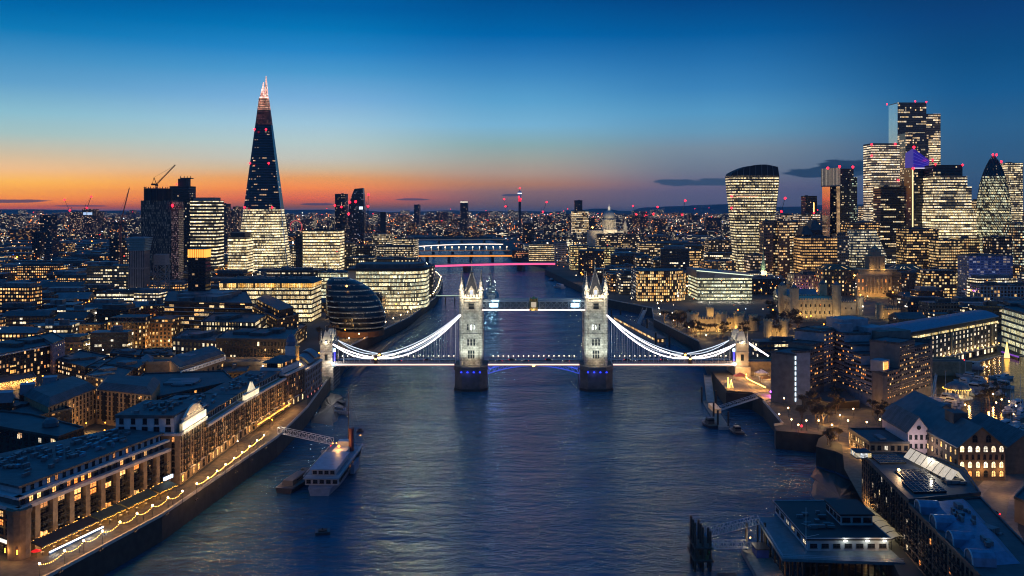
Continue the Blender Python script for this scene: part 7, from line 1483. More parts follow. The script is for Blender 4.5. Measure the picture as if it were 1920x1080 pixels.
for i, a in enumerate([(545, 568, 462, 1420, 'lit low office with red sign between spire foot and glowing block', .6), (636, 660, 456, 1380, 'dark office with sparse amber floors right of the glowing block', .3), (660, 700, 462, 1500, 'dark wide office with scattered orange windows below the chimney', .3), (697, 735, 440, 1750, 'white gridded office left of the river bend', .75), (733, 782, 448, 1800, 'square windowed office on the south bank beside the railway bridge', .8), (706, 775, 462, 1640, 'lower gridded riverside office in front of the square windowed one', .7), (650, 700, 484, 1250, 'low hall with lit arcade behind the curved office roof', .5), (700, 780, 486, 1330, 'long flat riverside block with cream lit arcade near the pink bridge', .45), (797, 812, 500, 1150, 'slim dark riverside block with two lit bands right of the curved office', .3)]):
    T('riverside_office', a[4], 'office block', a[0], a[1], a[2], a[3], 30, facade('sro%d' % i, '#20201f', '#ffd690', '#fff2d4', 2.6, 3.9, .7, .5, a[5], 3, .4, 1.1), npl=2, seed=i)
# ---- railway into the station
rv = thing('railway_viaduct', 'long raised railway with two bright lit platform canopies curving past the orange crowned tower', 'viaduct', (*G(330, 545, 18), GZ)); pts = [G(x, y, 16) for x, y in ((225, 566), (300, 549), (360, 534), (420, 519), (455, 508))]; MB().path([(*p, 12.5) for p in pts], 34, 7).build('brick_arches', M_brick, rv)
for k, off in enumerate((-11, 0, 11)): b = MB(); b.path([(p[0], p[1]+off, 20.5) for p in pts], 3.2, .4); b.build('platform_canopy', mat('canopy_lit', (.4, .4, .38), .6, emit='#e8f4e0', es=.75, var=.6, scale=.15), rv)
# ---- bridges up the river
def span(name, label, A, B, z, w, piers, strip_m, strip_h=2.2, arch=0, pm=M_conc, lamps=0):
    root = thing(name, label, 'bridge', (*A, 0)); A, B = Vector(A), Vector(B); d = (B-A).normalized(); n = Vector((-d.y, d.x)); N_ = 24; pts = [(*A.lerp(B, k/N_), z+arch*4*(k/N_)*(1-k/N_)) for k in range(N_+1)]
    b = MB(); b.path(pts, w, 2.2); b.build('deck', M_conc, root); s = MB()
    front = [(p[0]-n.x*(w/2+.3), p[1]-n.y*(w/2+.3), p[2]-.6) for p in pts]; s.path(front, .5, strip_h); s.build('light_strip', strip_m, root); r = MB(); r.path([(p[0]-n.x*(w/2), p[1]-n.y*(w/2), p[2]+2) for p in pts], .4, .8); r.build('parapet', M_stone, root)
    for t in piers: q = A.lerp(B, t); pb = MB(); pb.cbox((q.x, q.y, (z-2)/2-1), (6, w+4, z-1), math.atan2(d.y, d.x)); pb.build('pier', pm, root)
    if lamps:
        for k in range(lamps):
            q = A.lerp(B, (k+.5)/lamps)-n*(w/2); l_ = MB(); l_.lathe([(.15, 0), (.15, 6.4), (1.3, 7), (1.3, 8.2), (0, 9.2)], (q.x, q.y, z+1), 6); l_.build('lamp', glow('brlamp', '#ffe0b0', 5), root)
    return root
span('arch_bridge', 'low road bridge with pink and red lit soffit, nearest beyond the twin towered bridge', G(780, 500, 11), G(1036, 494.5, 11), 12, 26, (.36, .76), glow('pinkbr', '#ff6098', 1.3), 3.4, 1.5, M_bst2)
span('railway_bridge', 'railway bridge with orange lit edge on dark paired piers', G(768, 481, 12), G(962, 480.5, 12), 14, 22, (.17, .38, .59, .8), glow('orangebr', '#ff9a38', 1.5), 2.4, 0, M_dark)
span('lamp_bridge', 'bridge carrying a row of round white street lamps beyond the railway bridge', G(776, 471, 11), G(956, 470, 11), 12, 16, (.2, .4, .6, .8), glow('dimbr', '#c08040', .4), 1, 1, M_dark, 14)
span('footbridge', 'slim white lit footbridge arching over the far river', G(784, 462.5, 11), G(942, 458.5, 11), 12.5, 6, (.25, .75), glow('whitebr', '#ffe8d8', 2.4), 1.8, 2.5, M_steel)
span('road_bridge', 'farthest dark low bridge closing the river view', G(780, 450, 11), G(950, 449, 11), 12, 18, (.25, .5, .75), glow('fardim', '#b0a080', .35), 1.2, 0, M_dark)
# ---- north bank, middle
P = rounded(1196, 1293, 1095, 45, 28); r_ = bldg('round_hotel', 'rounded corner riverside block with close warm amber windows opposite the egg hall', 'hotel', P, ZZ(515, 1095), facade('rhotel', '#2c2018', '#ffb048', '#ffe0a0', 2.3, 3.5, .6, .72, .72, 1, .1, 1.5, speck=.5), npl=2, setback=(3, 4, None))
T('side_block', 'cool blue grey office left of the amber rounded block on the river', 'office block', 1192, 1232, 508, 1110, 45, facade('sblock', '#3a4450', '#fff0d0', '#e0f0ff', 2.6, 3.6, .8, .45, .35, 4, .5, .8), npl=2)
r_ = bldg('green_glass_office', 'large pale green lit glass office with white slanted roof beside the fortress', 'office block', rect(1308, 1410, 1105, 60), ZZ(521, 1105), facade('ggo', '#3a4038', '#ffeeb0', '#f0ffe0', 1.5, 3.9, .92, .55, .9, 4, .3, 1.1, speck=.85), npl=0, par=0)
P = rect(1306, 1412, 1103, 64); z0 = ZZ(521, 1105); b = MB(); b.quad([(*P[0], z0+9), (*P[1], z0+3), (*P[2], z0+3), (*P[3], z0+9)]); b.quad([(*P[0], z0), (*P[1], z0), (*P[1], z0+3), (*P[0], z0+9)]); b.quad([(*P[1], z0), (*P[2], z0), (*P[2], z0+3), (*P[1], z0+3)]); b.quad([(*P[3], z0), (*P[0], z0), (*P[0], z0+9), (*P[3], z0+9)]); b.build('slanted_roof', M_lead, r_); b = MB(); b.beam((P[0][0], P[0][1]-.4, z0+8.6), (P[1][0], P[1][1]-.4, z0+2.8), .5, .9); b.build('roof_light', glow('rooflt', '#f0ffe0', 1.3), r_)
for k in range(6): lamp((*XY(1315+k*17, 1092), 12), 1500, (1, .9, .7), .5, parent=r_)
for i, a in enumerate([(992, 1040, 459, 1880, 'white banded office at the north end of the pink lit bridge', .95, '#ffecc0'), (1040, 1063, 456, 1800, 'pale blank slab tower beside the pink lit bridge end', .05, '#ffe0c0'), (1070, 1106, 462, 1620, 'dark riverside office with yellow green lit floors, left of two', .7, '#fff4b0'), (1106, 1152, 464, 1560, 'dark riverside office with yellow green lit floors, right of two', .75, '#fff4b0'), (1147, 1196, 500, 1380, 'low pale columned customs building by the river', .05, '#ffd0a0'), (960, 992, 470, 2000, 'dark riverside block with red lit lower floors at the railway bridge end', .4, '#ff9060'), (1195, 1225, 484, 1300, 'curved blue roofed office above the columned customs building', .4, '#fff0d0'), (1225, 1290, 488, 1270, 'stepped grey glass office behind the amber rounded block', .4, '#f0f8ff'), (1290, 1315, 470, 1500, 'amber windowed block behind the green glass office left corner', .5, '#ffd090'), (1408, 1436, 480, 1300, 'speckled pale office right of the green glass office', .5, '#ffe8d0'), (1120, 1200, 440, 1900, 'long low city block under the domed cathedral', .4, '#ffe8c0'), (1200, 1260, 456, 1700, 'dark city office with pale amber rows between the dome and flared tower', .5, '#ffe8c0'), (1260, 1320, 462, 1560, 'stone city office with lit upper floor left of the flared tower', .4, '#ffe0b0'), (1330, 1380, 450, 1720, 'grey city block left of the flared tower foot', .45, '#ffe8c8')]):
    T('city_office', a[4], 'office block', a[0], a[1], a[2], a[3], 40, facade('cof%d' % i, '#2a2824' if i not in (1, 4) else '#8a8c90', '#ffc878', a[6], 2.6, 3.9, .8, .5, a[5], 4, .45, 1.15), npl=2, seed=i)
def church():
    Y = 1230; x, _ = XY(1431, Y); root = thing('spired_church', 'small stone church with slender green copper spire right of the green glass office', 'church', (x, Y, GZ)); b = MB(); w = 4; b.box(x-w, x+w, Y-w, Y+w, GZ, ZZ(507, Y)); b.build('tower', mat('church_lit', (.4, .32, .2), .8, var=.2), root); s = MB(); z = ZZ(507, Y); s.lathe([(3, z), (3, z+8), (2.4, z+9), (1.4, z+14), (.3, ZZ(471, Y))], (x, Y, 0), 8); s.build('spire', mat('copper_green', (.12, .22, .17), .6, var=.2), root); n_ = MB(); n_.box(x-2, x+30, Y-16, Y-4.5, GZ, 19); n_.prism([(x-2.5, Y-16.5), (x+30.5, Y-16.5), (x+30.5, Y-4), (x-2.5, Y-4)], 19, 24, poly2=[(x, Y-10.5), (x+28, Y-10.5), (x+28, Y-10), (x, Y-10)]); n_.build('nave', mat('church_nave', (.22, .2, .16), .8, var=.3), root); foot([(x-6, Y-18), (x+32, Y+6)]); lamp((x-2, Y-12, 32), 9000, (1, .8, .45), 1, parent=root); lamp((x+10, Y-24, 13), 1500, WARM, .5, parent=root)
church()
M_fort = mat('fort_stone', (.40, .31, .19), .85, var=.3, scale=.3)
def crenel(b, poly, z, h=1.4, gap=2.4):
    for a, c in zip(poly, poly[1:]+poly[:1]):
        n = max(2, int(math.dist(a, c)/gap)); an = math.atan2(c[1]-a[1], c[0]-a[0])
        for k in range(n): q = lerp(a, c, (k+.5)/n); b.cbox((*q, z+h/2), (gap*.55, .7, h), an)
def keep():
    Y = 905; root = thing('castle_keep', 'square floodlit medieval keep with four corner turrets', 'castle', (*XY(1530, Y), GZ)); x0, x1 = XY(1489, Y)[0], XY(1568, Y)[0]; z = ZZ(562, Y); P = [(x0, Y), (x1, Y), (x1, Y+40), (x0, Y+40)]; foot(P, 10); b = MB(); b.prism(P, GZ, z)
    for k in range(9): q = x0+(x1-x0)*(k+.5)/9+1.8; b.box(q-.5, q+.5, Y-.7, Y, GZ, z-2)
    for k in range(8): q = Y+40*(k+.5)/8+2; b.box(x0-.7, x0, q-.5, q+.5, GZ, z-2)
    crenel(b, P, z); b.build('wall', M_fort, root)
    for (x, y), zz in ((P[0], 541), (P[1], 536), (P[2], 540), (P[3], 543)):
        t = MB(); r = 3.4; h = ZZ(zz, Y)
        if (x, y) == P[1]: t.lathe([(4.2, GZ), (4.2, h), (4.5, h), (4.5, h+1)], (x, y, 0), 12)
        else: t.box(x-r, x+r, y-r, y+r, GZ, h); crenel(t, [(x-r, y-r), (x+r, y-r), (x+r, y+r), (x-r, y+r)], h, 1, 1.6)
        tt = t.build('turret', M_fort, root); c = MB(); c.lathe([(2.6, h), (2.9, h+1.4), (1.6, h+3.4), (.4, h+4.4), (.1, h+7)], (x, y, 0), 10); c.build('turret_cap', M_lead, tt)
    winrows(root, (x0, Y), (x1, Y), GZ+6, z-2, 9, 2, 1.2, 2.6, 0, P_orange, True); winrows(root, (x0, Y+40), (x0, Y), GZ+6, z-2, 8, 2, 1.2, 2.6, 0, P_orange, True)
    for k in range(5): lamp((x0+5+k*8.5, Y-11, 10.5), 5200, (1, .7, .3), .6, 'flood_light', root, spot=100, aim=(x0+5+k*8.5, Y, 24))
    for k in range(3): lamp((x0-10, Y+8+k*13, 10.5), 4500, (1, .68, .3), .6, 'flood_light', root, spot=100, aim=(x0, Y+8+k*13, 22))
keep()
def fort_walls():
    n = 0
    for (pxa, pxb, Y, z, lb) in ((1299, 1352, 835, 20, 'floodlit crenellated river gate range with round end towers'), (1352, 1386, 850, 19, 'broad round crenellated tower block glowing orange'), (1386, 1412, 842, 17, 'dimmer stretch of fortress wall behind the bridge gate'), (1440, 1470, 800, 18, 'small dark gabled fortress lodge with lit wall left of the keep'), (1570, 1612, 960, 22, 'double towered inner fortress wall right of the keep'), (1650, 1715, 930, 18, 'lit outer fortress wall with square bastions above the dock building')):
        P = rect(pxa, pxb, Y, 12); root = bldg('fortress_wall', lb, 'fortress wall', P, z, M_fort, npl=0, par=0); c = MB(); crenel(c, P, z+.1); c.build('battlement', M_fort, root)
        for q in (P[0], P[1]):
            t = MB(); r = 5 if n < 2 else 3.6; t.lathe([(r, GZ), (r, z+4), (r+.4, z+4), (r+.4, z+5)], (*q, 0), 14); tw = t.build('round_tower', M_fort, root); c = MB()
            for k in range(8): a = 2*math.pi*k/8; c.cbox((q[0]+r*math.cos(a), q[1]+r*math.sin(a), z+5.6), (1.4, .9, 1.2), a+math.pi/2)
            c.build('battlement', M_fort, tw)
        x0, x1 = P[0][0], P[1][0]
        for k in range(3 if n != 2 and n != 4 else 1): lamp((x0+(x1-x0)*(k+.5)/3, Y-9, 11), 3200 if n < 2 else 1800, (1, .62, .2), .5, 'flood_light', root)
        winrows(root, P[0], P[1], 11, z-.5, max(2, int((x1-x0)/5)), 1, 1.2, 1.6, .3, P_orange, True, n); n += 1
    x, y = XY(1331, 880); t = thing('flag_tower', 'slender square tower with flagpole rising behind the river gate', 'tower', (x, y, GZ)); b = MB(); b.box(x-3, x+3, y-3, y+3, GZ, ZZ(578, 880)); crenel(b, [(x-3, y-3), (x+3, y-3), (x+3, y+3), (x-3, y+3)], ZZ(578, 880), 1, 1.5); b.build('wall', M_fort, t); f = MB(); f.lathe([(.15, 0), (.1, 12)], (x, y, ZZ(578, 880)), 5); f.build('flagpole', M_white, t); lamp((x-2, y-10, 14), 3000, (1, .62, .2), .5, parent=t)
fort_walls()
def port():
    Y = 1150; x, _ = XY(1647, Y); root = thing('domed_port_office', 'amber floodlit classical office with stepped central tower and columned front', 'office', (x, Y, GZ)); st = mat('port_stone', (.4, .3, .18), .8, var=.25, scale=.3); foot([(x-50, Y-10), (x+50, Y+50)]); zz = lambda p: ZZ(p, Y); b = MB(); b.box(x-26, x+26, Y, Y+20, GZ, zz(517)); b.box(x-27, x+27, Y-1, Y+21, zz(517), zz(514.5)); b.box(x-22, x+22, Y+2, Y+20, zz(514.5), zz(507)); b.box(x-23, x+23, Y+1, Y+21, zz(507), zz(505))
    for k in range(7): b.lathe([(1.1, GZ+5), (.95, zz(519))], (x-15+k*5, Y-1.6, 0), 8)
    b.build('columned_front', st, root); t = MB(); t.box(x-9.5, x+9.5, Y+4, Y+20, zz(505), zz(482)); t.box(x-10.5, x+10.5, Y+3, Y+21, zz(482), zz(480)); t.box(x-6, x+6, Y+6, Y+18, zz(480), zz(472))
    for k in range(5): t.box(x-8.6+k*4, x-7.4+k*4, Y+3.1, Y+4, zz(504), zz(483))
    t.lathe([(5, zz(472)), (4.6, zz(467)), (2.4, zz(463)), (.4, zz(460)), (.3, zz(457))], (x, Y+12, 0), 12); t.build('tower', mat('port_tower', (.2, .16, .11), .8, var=.25), root)
    for s in (-1, 1): r = MB(); a = [(x+s*26, Y+6), (x+s*62, Y+16), (x+s*62, Y+46), (x+s*26, Y+40)]; r.prism(a, GZ, zz(507)); r.prism(inset(a, -1), zz(507), zz(498), poly2=inset(a, 9)); r.build('wing', facade('portwing', '#5a4630', '#ffc060', '#ffe8b0', 4, 5, .4, .5, .35, 1, .1, 1.2), root); lm = MB(); lm.lathe([(0, -1.2), (1.6, 0), (0, 1.2)], (x+s*30, Y-3, zz(516)), 6); lm.build('round_lamp', G_warm, root)
    winrows(root, (x-26, Y), (x+26, Y), GZ+6, zz(519), 11, 2, 1.7, 4, .6, P_orange)
    for k in range(5): lamp((x-20+k*10, Y-9, 12), 2600, (1, .55, .15), .6, 'flood_light', root)
    for s in (-1, 1): lamp((x+s*7, Y-1, zz(503)), 2000, (1, .6, .2), .6, 'flood_light', root)
port()
T('grid_flats', 'dark slab with white framed grid of yellow windows and orange lit base', 'apartment block', 1735, 1793, 514, 1050, 22, facade('gridf', '#26282c', '#ffb850', '#ffe8a8', 3, 3.3, .7, .6, .55, 1, .1, 1.3), npl=2, setback=(2, 3.5, F_dim))
lamp((*XY(1760, 1036), 12), 7000, (1, .5, .15), .8, name='flood_light')
T('blue_flats', 'pale blue lit slab of flats with glazed vertical bays at the right', 'apartment block', 1817, 1899, 480, 1160, 30, facade('bluef', '#5a6488', '#8098c8', '#ffd8a0', 4.6, 3.1, .8, .6, .25, 1, .2, .45, glass='#34466a'), npl=3)
for k in range(3): lamp((*XY(1825+k*30, 1120), 20), 9000, (.35, .45, 1), 2, name='flood_light')
T('white_frame_flats', 'low white framed block with dark windows and few amber lights at the right edge', 'apartment block', 1838, 1960, 536, 960, 22, facade('wff', '#8a8a8c', '#ffb050', '#ffe0a0', 3.4, 3.6, .6, .7, .25, 1, .1, 1.1, glass='#101820'), npl=3)
T('classical_terrace', 'long classical stone facade with purple and amber street glow behind the keep', 'terrace', 1489, 1588, 516, 1200, 30, facade('class', '#6a6058', '#ffc070', '#ffe8c0', 3.6, 4.4, .4, .55, .3, 2, .2, 1.1), npl=5, ph=4)
for k in range(6): lamp((*XY(1495+k*17, 1188), 13), 3500, (1, .6, .25) if k != 1 else (.8, .2, 1), .6, name='flood_light')
T('rear_terrace', 'dark terrace block with white windows right of the amber classical office', 'terrace', 1690, 1736, 512, 1120, 26, facade('reart', '#3a3434', '#ffc070', '#ffe8c0', 3.2, 3.8, .5, .5, .3, 1, .1, 1.1), npl=2)
# ---- construction cranes on the skyline
def crane(name, label, x, y, z0, zm, jib, jl, m, back=8, red=False):
    root = thing(name, label, 'crane', (x, y, z0)); mast = MB(); w = 1.1
    for sx in (-1, 1):
        for sy in (-1, 1): mast.beam((x+sx*w, y+sy*w, z0), (x+sx*w, y+sy*w, zm), .4)
    k = z0
    while k < zm-2:
        for sx in (-1, 1): mast.beam((x-w, y+sx*w, k), (x+w, y+sx*w, k+2.6), .28); mast.beam((x+sx*w, y+w, k), (x+sx*w, y-w, k+2.6), .28)
        k += 2.6
    mast.build('mast', m, root); a = math.radians(jib); c, s = math.cos(a), math.sin(a); tip = (x+jl*c, y, zm+jl*s); j = MB()
    for o in (-.8, .8): j.beam((x, y+o, zm), (tip[0], y+o*.3, tip[2]), .45)
    j.beam((x-.6, y, zm+1.6), (tip[0]-.4, y, tip[2]+.6), .45); n = 16
    for k in range(n): t, t2 = k/n, (k+1)/n; j.beam((x+jl*c*t, y-.8*(1-.6*t), zm+jl*s*t), (x+jl*c*t2-.6, y, zm+jl*s*t2+1.5), .25)
    j.build('jib', m, root); b = MB(); f = (x-back*.6*(1 if c > 0 else -1), y, zm+back*1.6); b.beam((x, y, zm), f, .7); b.beam(f, (x-back*(1 if c > 0 else -1), y, zm), .4); b.beam(f, tip, .22); b.build('a_frame', m, root); q = MB(); q.cbox((x-back*.7*(1 if c > 0 else -1), y, zm+.4), (back*.9, 2.6, 2.4)); q.cbox((x, y, zm-.5), (3, 3, 2)); q.build('counterweight', M_dark, root)
    if red: redlamps(root, [tip, (x, y, zm+2)], 1.6 if y < 2500 else 3.2)
    return root
crane('luffing_crane', 'black luffing crane with raised jib standing on the round topped tower', ctc[0]-2, ctc[1], ctz, ctz+5, 46, 36, M_dark, 6)
crane('luffing_crane', 'red and white steep crane left of the crane topped tower', XY(226, 1330)[0], 1330, GZ, ZZ(420, 1330), 76, 52, mat('crane_red', (.35, .1, .07), .5, var=.2), 6)
for i, (px, Y, pm, jb, jl, lb) in enumerate(((1279, 3000, 404, 78, 48, 'dark jib crane with brightest red tip light left of the flared tower'), (1225, 3300, 402, 60, 30, 'far crane with paired red lamps right of the domed cathedral'), (1193, 3400, 403, 110, 34, 'far red lit crane nearest the domed cathedral'), (948, 3600, 388, 100, 30, 'small distant red crane left of the telecom tower'), (1018, 3500, 398, 70, 40, 'tall distant crane dotted red right of the telecom tower'), (131, 3000, 396, 115, 40, 'distant crane over the far left housing slab'), (163, 3000, 391, 70, 40, 'thin distant crane above the blue white sign tower'), (690, 2600, 388, 88, 34, 'thin red crane right of the curved blade tower'), (1465, 2600, 398, 75, 40, 'red lamp crane just right of the flared tower'))):
    crane('tower_crane', lb, XY(px, Y)[0], Y, GZ, ZZ(pm, Y), jb, jl, mat('crane_dim', (.08, .05, .05), .6, var=.1), 8, True)
# ================================================================ the city between the landmarks
def bankx(line, Y):
    best = None
    for (x0, y0), (x1, y1) in zip(line, line[1:]):
        if min(y0, y1) <= Y <= max(y0, y1) and abs(y1-y0) > 1e-6:
            x = x0+(x1-x0)*(Y-y0)/(y1-y0); best = x if best is None else (min(best, x) if line is SB else max(best, x))
    return best
def wet(x0, x1, y0, y1, pad=14):
    for Y in (y0, (y0+y1)/2, y1):
        if Y > 3300: continue
        a, c = bankx(SB, Y), bankx(NB, Y)
        if a is not None and x1 > a-pad and x0 < c+pad: return True
    return False
def free(x0, x1, y0, y1): return not wet(x0, x1, y0, y1) and not any(x0 < f[1] and x1 > f[0] and y0 < f[3] and y1 > f[2] for f in FOOT)
FOOT.append((120, 262, 820, 1060)); FOOT.append((180, 330, 700, 1010)); FOOT.append((-152, -90, 600, 800)); FOOT.append((330, 420, 960, 1140)); FOOT.append((-400, 420, 610, 648))
TONES = [('dark', '#16181c'), ('brown', '#3a2a1e'), ('grey', '#2c2f34'), ('pale stone', '#5a5044'), ('brick', '#44281a'), ('blue grey', '#26303a')]
LITS = [('few', .1), ('scattered', .25), ('many', .42), ('crowded', .7)]
FM = {}
def fillmat(t, l, amber):
    k = (t, l, amber)
    if k not in FM: FM[k] = facade('city_%s_%s_%d' % (TONES[t][0].replace(' ', '_'), LITS[l][0], amber), TONES[t][1], '#ffa040' if amber else '#ffdc98', '#ffd890' if amber else '#fff4dc', 2.8, 3.5, .6 if amber else .8, .5, LITS[l][1], 2 if amber else 4, .3 if amber else .6, 1.5, speck=.6)
    return FM[k]
ZN = [(-900, 130, 'far left outskirts'), (130, 250, 'left of the crane tower'), (250, 430, 'below the ribbon window slab'), (430, 560, 'around the glass spire foot'), (560, 700, 'right of the glass spire'), (700, 830, 'by the river bend'), (830, 1000, 'beyond the far river bridges'), (1000, 1110, 'left of the domed cathedral'), (1110, 1240, 'around the domed cathedral'), (1240, 1370, 'left of the flared tower'), (1370, 1500, 'below the flared tower'), (1500, 1640, 'below the copper faced tower'), (1640, 1780, 'below the wedge tower'), (1780, 2900, 'at the far right edge')]
def zone(x, Y):
    px = CX+x*F/Y
    return next((n for a, b, n in ZN if a <= px < b), 'far left outskirts')
rc = random.Random(21); Y = 668; nfill = {}; GAPS = []
while Y < 2450:
    dY = Y*.036; x = -(.56*Y+30)
    while x < .56*Y+30:
        w = Y*rc.uniform(.018, .045)+8; d = dY*rc.uniform(.5, .75); north = x > 0; core = north and Y > 1050 and x > 120
        h = rc.uniform(10, 19) if Y < 1100 and not north else rc.uniform(12, 24)
        if core: h = rc.uniform(18, 36)
        if rc.random() < .07: h *= 1.7
        if rc.random() < .93 and free(x, x+w, Y, Y+d):
            t = rc.randrange(6); l = rc.choices(range(4), (3, 4, 3, 1.2) if not core else (1, 2, 4, 4))[0]; am = rc.random() < (.65 if not north else .4)
            kind = 'terrace_block' if h < 14 else ('office_building' if core or not am else 'apartment_building'); zn = zone(x, Y)
            band = 'nearest rows' if Y < 1000 else ('middle rows' if Y < 1500 else 'rear rows')
            lb = '%s %s %s with %s %s windows, %s, %s' % ('low' if h < 14 else 'tall' if h > 28 else 'medium', TONES[t][0], kind.split('_')[1], LITS[l][0], 'amber' if am else 'cream', zn, band)
            g = kind.replace('_', ' ')+'s '+zn; yaw = rc.uniform(-8, 8); cx, cy = x+w/2, Y+d/2; co, si = math.cos(math.radians(yaw)), math.sin(math.radians(yaw))
            if nfill.get(kind, 0) < 290:
                nfill[kind] = nfill.get(kind, 0)+1; P = [(cx+co*a-si*b, cy+si*a+co*b) for a, b in ((-w/2, -d/2), (w/2, -d/2), (w/2, d/2), (-w/2, d/2))]; zb = GZ
                root = thing(kind, lb, 'building', (cx, cy, zb), g); MB().prism(P, zb, zb+h, top=False).build('wall', fillmat(t, l, am), root); r = MB()
                if h < 15 and rc.random() < .6: r.prism(inset(P, -.4), zb+h, zb+h+d*.22, poly2=[lerp(P[0], P[3], .49), lerp(P[1], P[2], .49), lerp(P[1], P[2], .51), lerp(P[0], P[3], .51)])
                else:
                    r.prism(P, zb+h, zb+h+.2); plant(r, P, zb+h, 2, rc, 4)
                    if rc.random() < .5: q = inset(P, min(w, d)*.16); r.prism(q, zb+h+.2, zb+h+3.6)
                r.build('roof', rc.choice((M_roof, M_roof2, M_lead)), root)
        else: GAPS.append((x, Y, w, d))
        x += w+rc.uniform(4, 14)*Y/1000
    Y += dY
# street lamps in the gaps between blocks
def lamp_proto(name, h, r, gm, label, pm=M_dark):
    root = thing(name, label, 'street lamp', (0, 0, 0)); b = MB(); b.lathe([(.16, 0), (.1, .6), (.07, h)], (0, 0, 0), 6); b.build('post', pm, root); g = MB(); g.lathe([(0, -r*.2), (r*.8, r*.25), (r, r), (r*.8, r*1.7), (0, r*2)], (0, 0, h), 8); g.build('lamp_globe', gm, root); return root
SL = {c: lamp_proto('street_lamp', 9, .55, glow(*a), 'street lamp') for c, a in (('amber', ('sl_amber', '#ff9028', 14)), ('white', ('sl_white', '#ffe8c8', 14)))}
n = 0; tries = 0
while n < 285 and tries < 12000:
    tries += 1; Y = (420 if n < 75 else 690)*math.exp(rc.random()*(.5 if n < 75 else 1.2)); x = rc.uniform(-.55, .55 if n >= 75 else -.16)*Y
    if wet(x-2, x+2, Y-2, Y+2, 3) or any(f[0]+5 < x < f[1]-5 and f[2]+5 < Y < f[3]-5 for f in FOOT[:-5]): continue
    c = 'amber' if rc.random() < .68 else 'white'; zn = zone(x, Y); o = place(SL[c], (x, Y, GZ), 0, '%s street lamp glowing between buildings, %s' % (c, zn), c+' street lamps '+zn, Y/900); n += 1
    if n % 2 == 0 or n < 75: lamp((x, Y-1.5, GZ+11), (650 if n < 75 else 1500)*Y/1000, (1, .55, .2) if c == 'amber' else (1, .85, .65), .8)
# everything farther off reads as one mass of blocks and lights
def far_city():
    b = MB(); rf = random.Random(4); mats = [fillmat(t, l, a) for t, l, a in ((0, 0, 1), (2, 1, 0), (1, 0, 1), (5, 1, 0), (4, 1, 1), (0, 1, 0))]
    for k in range(4200):
        Y = 2460*math.exp(rf.random()*1.42); x = rf.uniform(-.57, .57)*Y
        if wet(x-20, x+20, Y, Y+30, 30): continue
        w = rf.uniform(16, 46)*Y/3000; d = rf.uniform(14, 30)*Y/3000; h = rf.uniform(8, 24) if rf.random() < .93 else rf.uniform(30, 70)
        b.prism([(x, Y), (x+w, Y), (x+w, Y+d), (x, Y+d)], GZ, GZ+h, mi=rf.randrange(6), cap=6, u0=rf.uniform(0, 900))
    o = b.build('distant_city', mats+[M_roof], None); o['kind'] = 'stuff'
    L_ = MB(); gm = [glow('ct_amber', '#ff8a30', 5), glow('ct_white', '#ffe6c0', 5), glow('ct_cool', '#d0e4ff', 4), G_red, glow('ct_blue', '#3070ff', 4)]
    for k in range(5200):
        Y = 1500*math.exp(rf.random()**.8*1.95) if k < 4600 else 900*math.exp(rf.random()*.6); x = rf.uniform(-.57, .57)*Y
        if wet(x-4, x+4, Y, Y+5, 8): continue
        r = Y/F*rf.choice((.45, .5, .6, .7, .95)); z = GZ+rf.uniform(6, 30)
        m = rf.choices(range(5), (55, 30, 7, 1.7, 1))[0]
        if m == 3: r *= 1.1; z = GZ+rf.uniform(25, 95)
        c = (x, Y, z); v = [(x-r, Y, z), (x, Y-r, z), (x+r, Y, z), (x, Y+r, z)]
        for i in range(4): L_.quad([v[i], v[(i+1) % 4], (x, Y, z+r)], None, m); L_.quad([v[(i+1) % 4], v[i], (x, Y, z-r)], None, m)
    L_.build('city_lights', gm, None)['kind'] = 'stuff'
far_city()
# ================================================================ promenade, lamps, trees
def sheet(name, pts, z, m, kind='structure'):
    b = MB()
    for t in tessellate_polygon([[Vector((x, y, 0)) for x, y in pts]]):
        p = [pts[k] for k in t]; ar = sum(p[i][0]*p[(i+1) % 3][1]-p[(i+1) % 3][0]*p[i][1] for i in range(3)); b.quad([(*q, z) for q in (p if ar > 0 else p[::-1])])
    return struct(b.build(name, m), kind)
M_prom = mat('promenade_paving', (.1, .074, .045), .75, var=.6, scale=.5)
sheet('promenade', [(-150, 250), (-138.2, 284), (-125.2, 339), (-112.3, 453), (-112.3, 519), (-117.5, 545), (-122, 516), (-127.8, 453), (-130, 376), (-133, 372), (-154, 298), (-175, 290), (-175, 250)], GZ+.004, M_prom)
sheet('promenade', [(128.4, 341), (151, 408), (153, 410), (176, 437), (183, 470), (190, 500), (172, 512), (157, 528), (148, 545), (143, 537), (137.4, 481), (150, 462), (153, 440), (140, 400)], GZ+.004, M_prom)
road = [G(x, y, GZ) for x, y in ((1960, 860), (1905, 890), (1868, 930), (1856, 985), (1880, 1040), (1925, 1100))]
def ribbon(name, pts, w, z, m):
    b = MB(); L_, R_ = [], []
    for i, p in enumerate(pts):
        a = Vector(pts[max(0, i-1)]); c = Vector(pts[min(len(pts)-1, i+1)]); d = (c-a).normalized(); L_.append((p[0]-d.y*w/2, p[1]+d.x*w/2, z)); R_.append((p[0]+d.y*w/2, p[1]-d.x*w/2, z))
    for i in range(len(pts)-1): b.quad([L_[i], R_[i], R_[i+1], L_[i+1]][::-1])
    return struct(b.build(name, m))
ribbon('pavement', road, 17, GZ+.008, M_pave); ribbon('road', road, 9, GZ+.016, mat('lane_cobble', (.13, .11, .09), .7, var=.35, scale=.6))
ribbon('road', [(190, 500), (172, 505), (158, 500), (152, 480), (165, 450), (182, 440)], 7, GZ+.012, M_asph)
near('lane_building', 'brown building corner at the right edge beside the curved lane', 'building', [(1902, 935), (1960, 960), (1990, 925), (1930, 905)], 17, M_hbrown, npl=0)
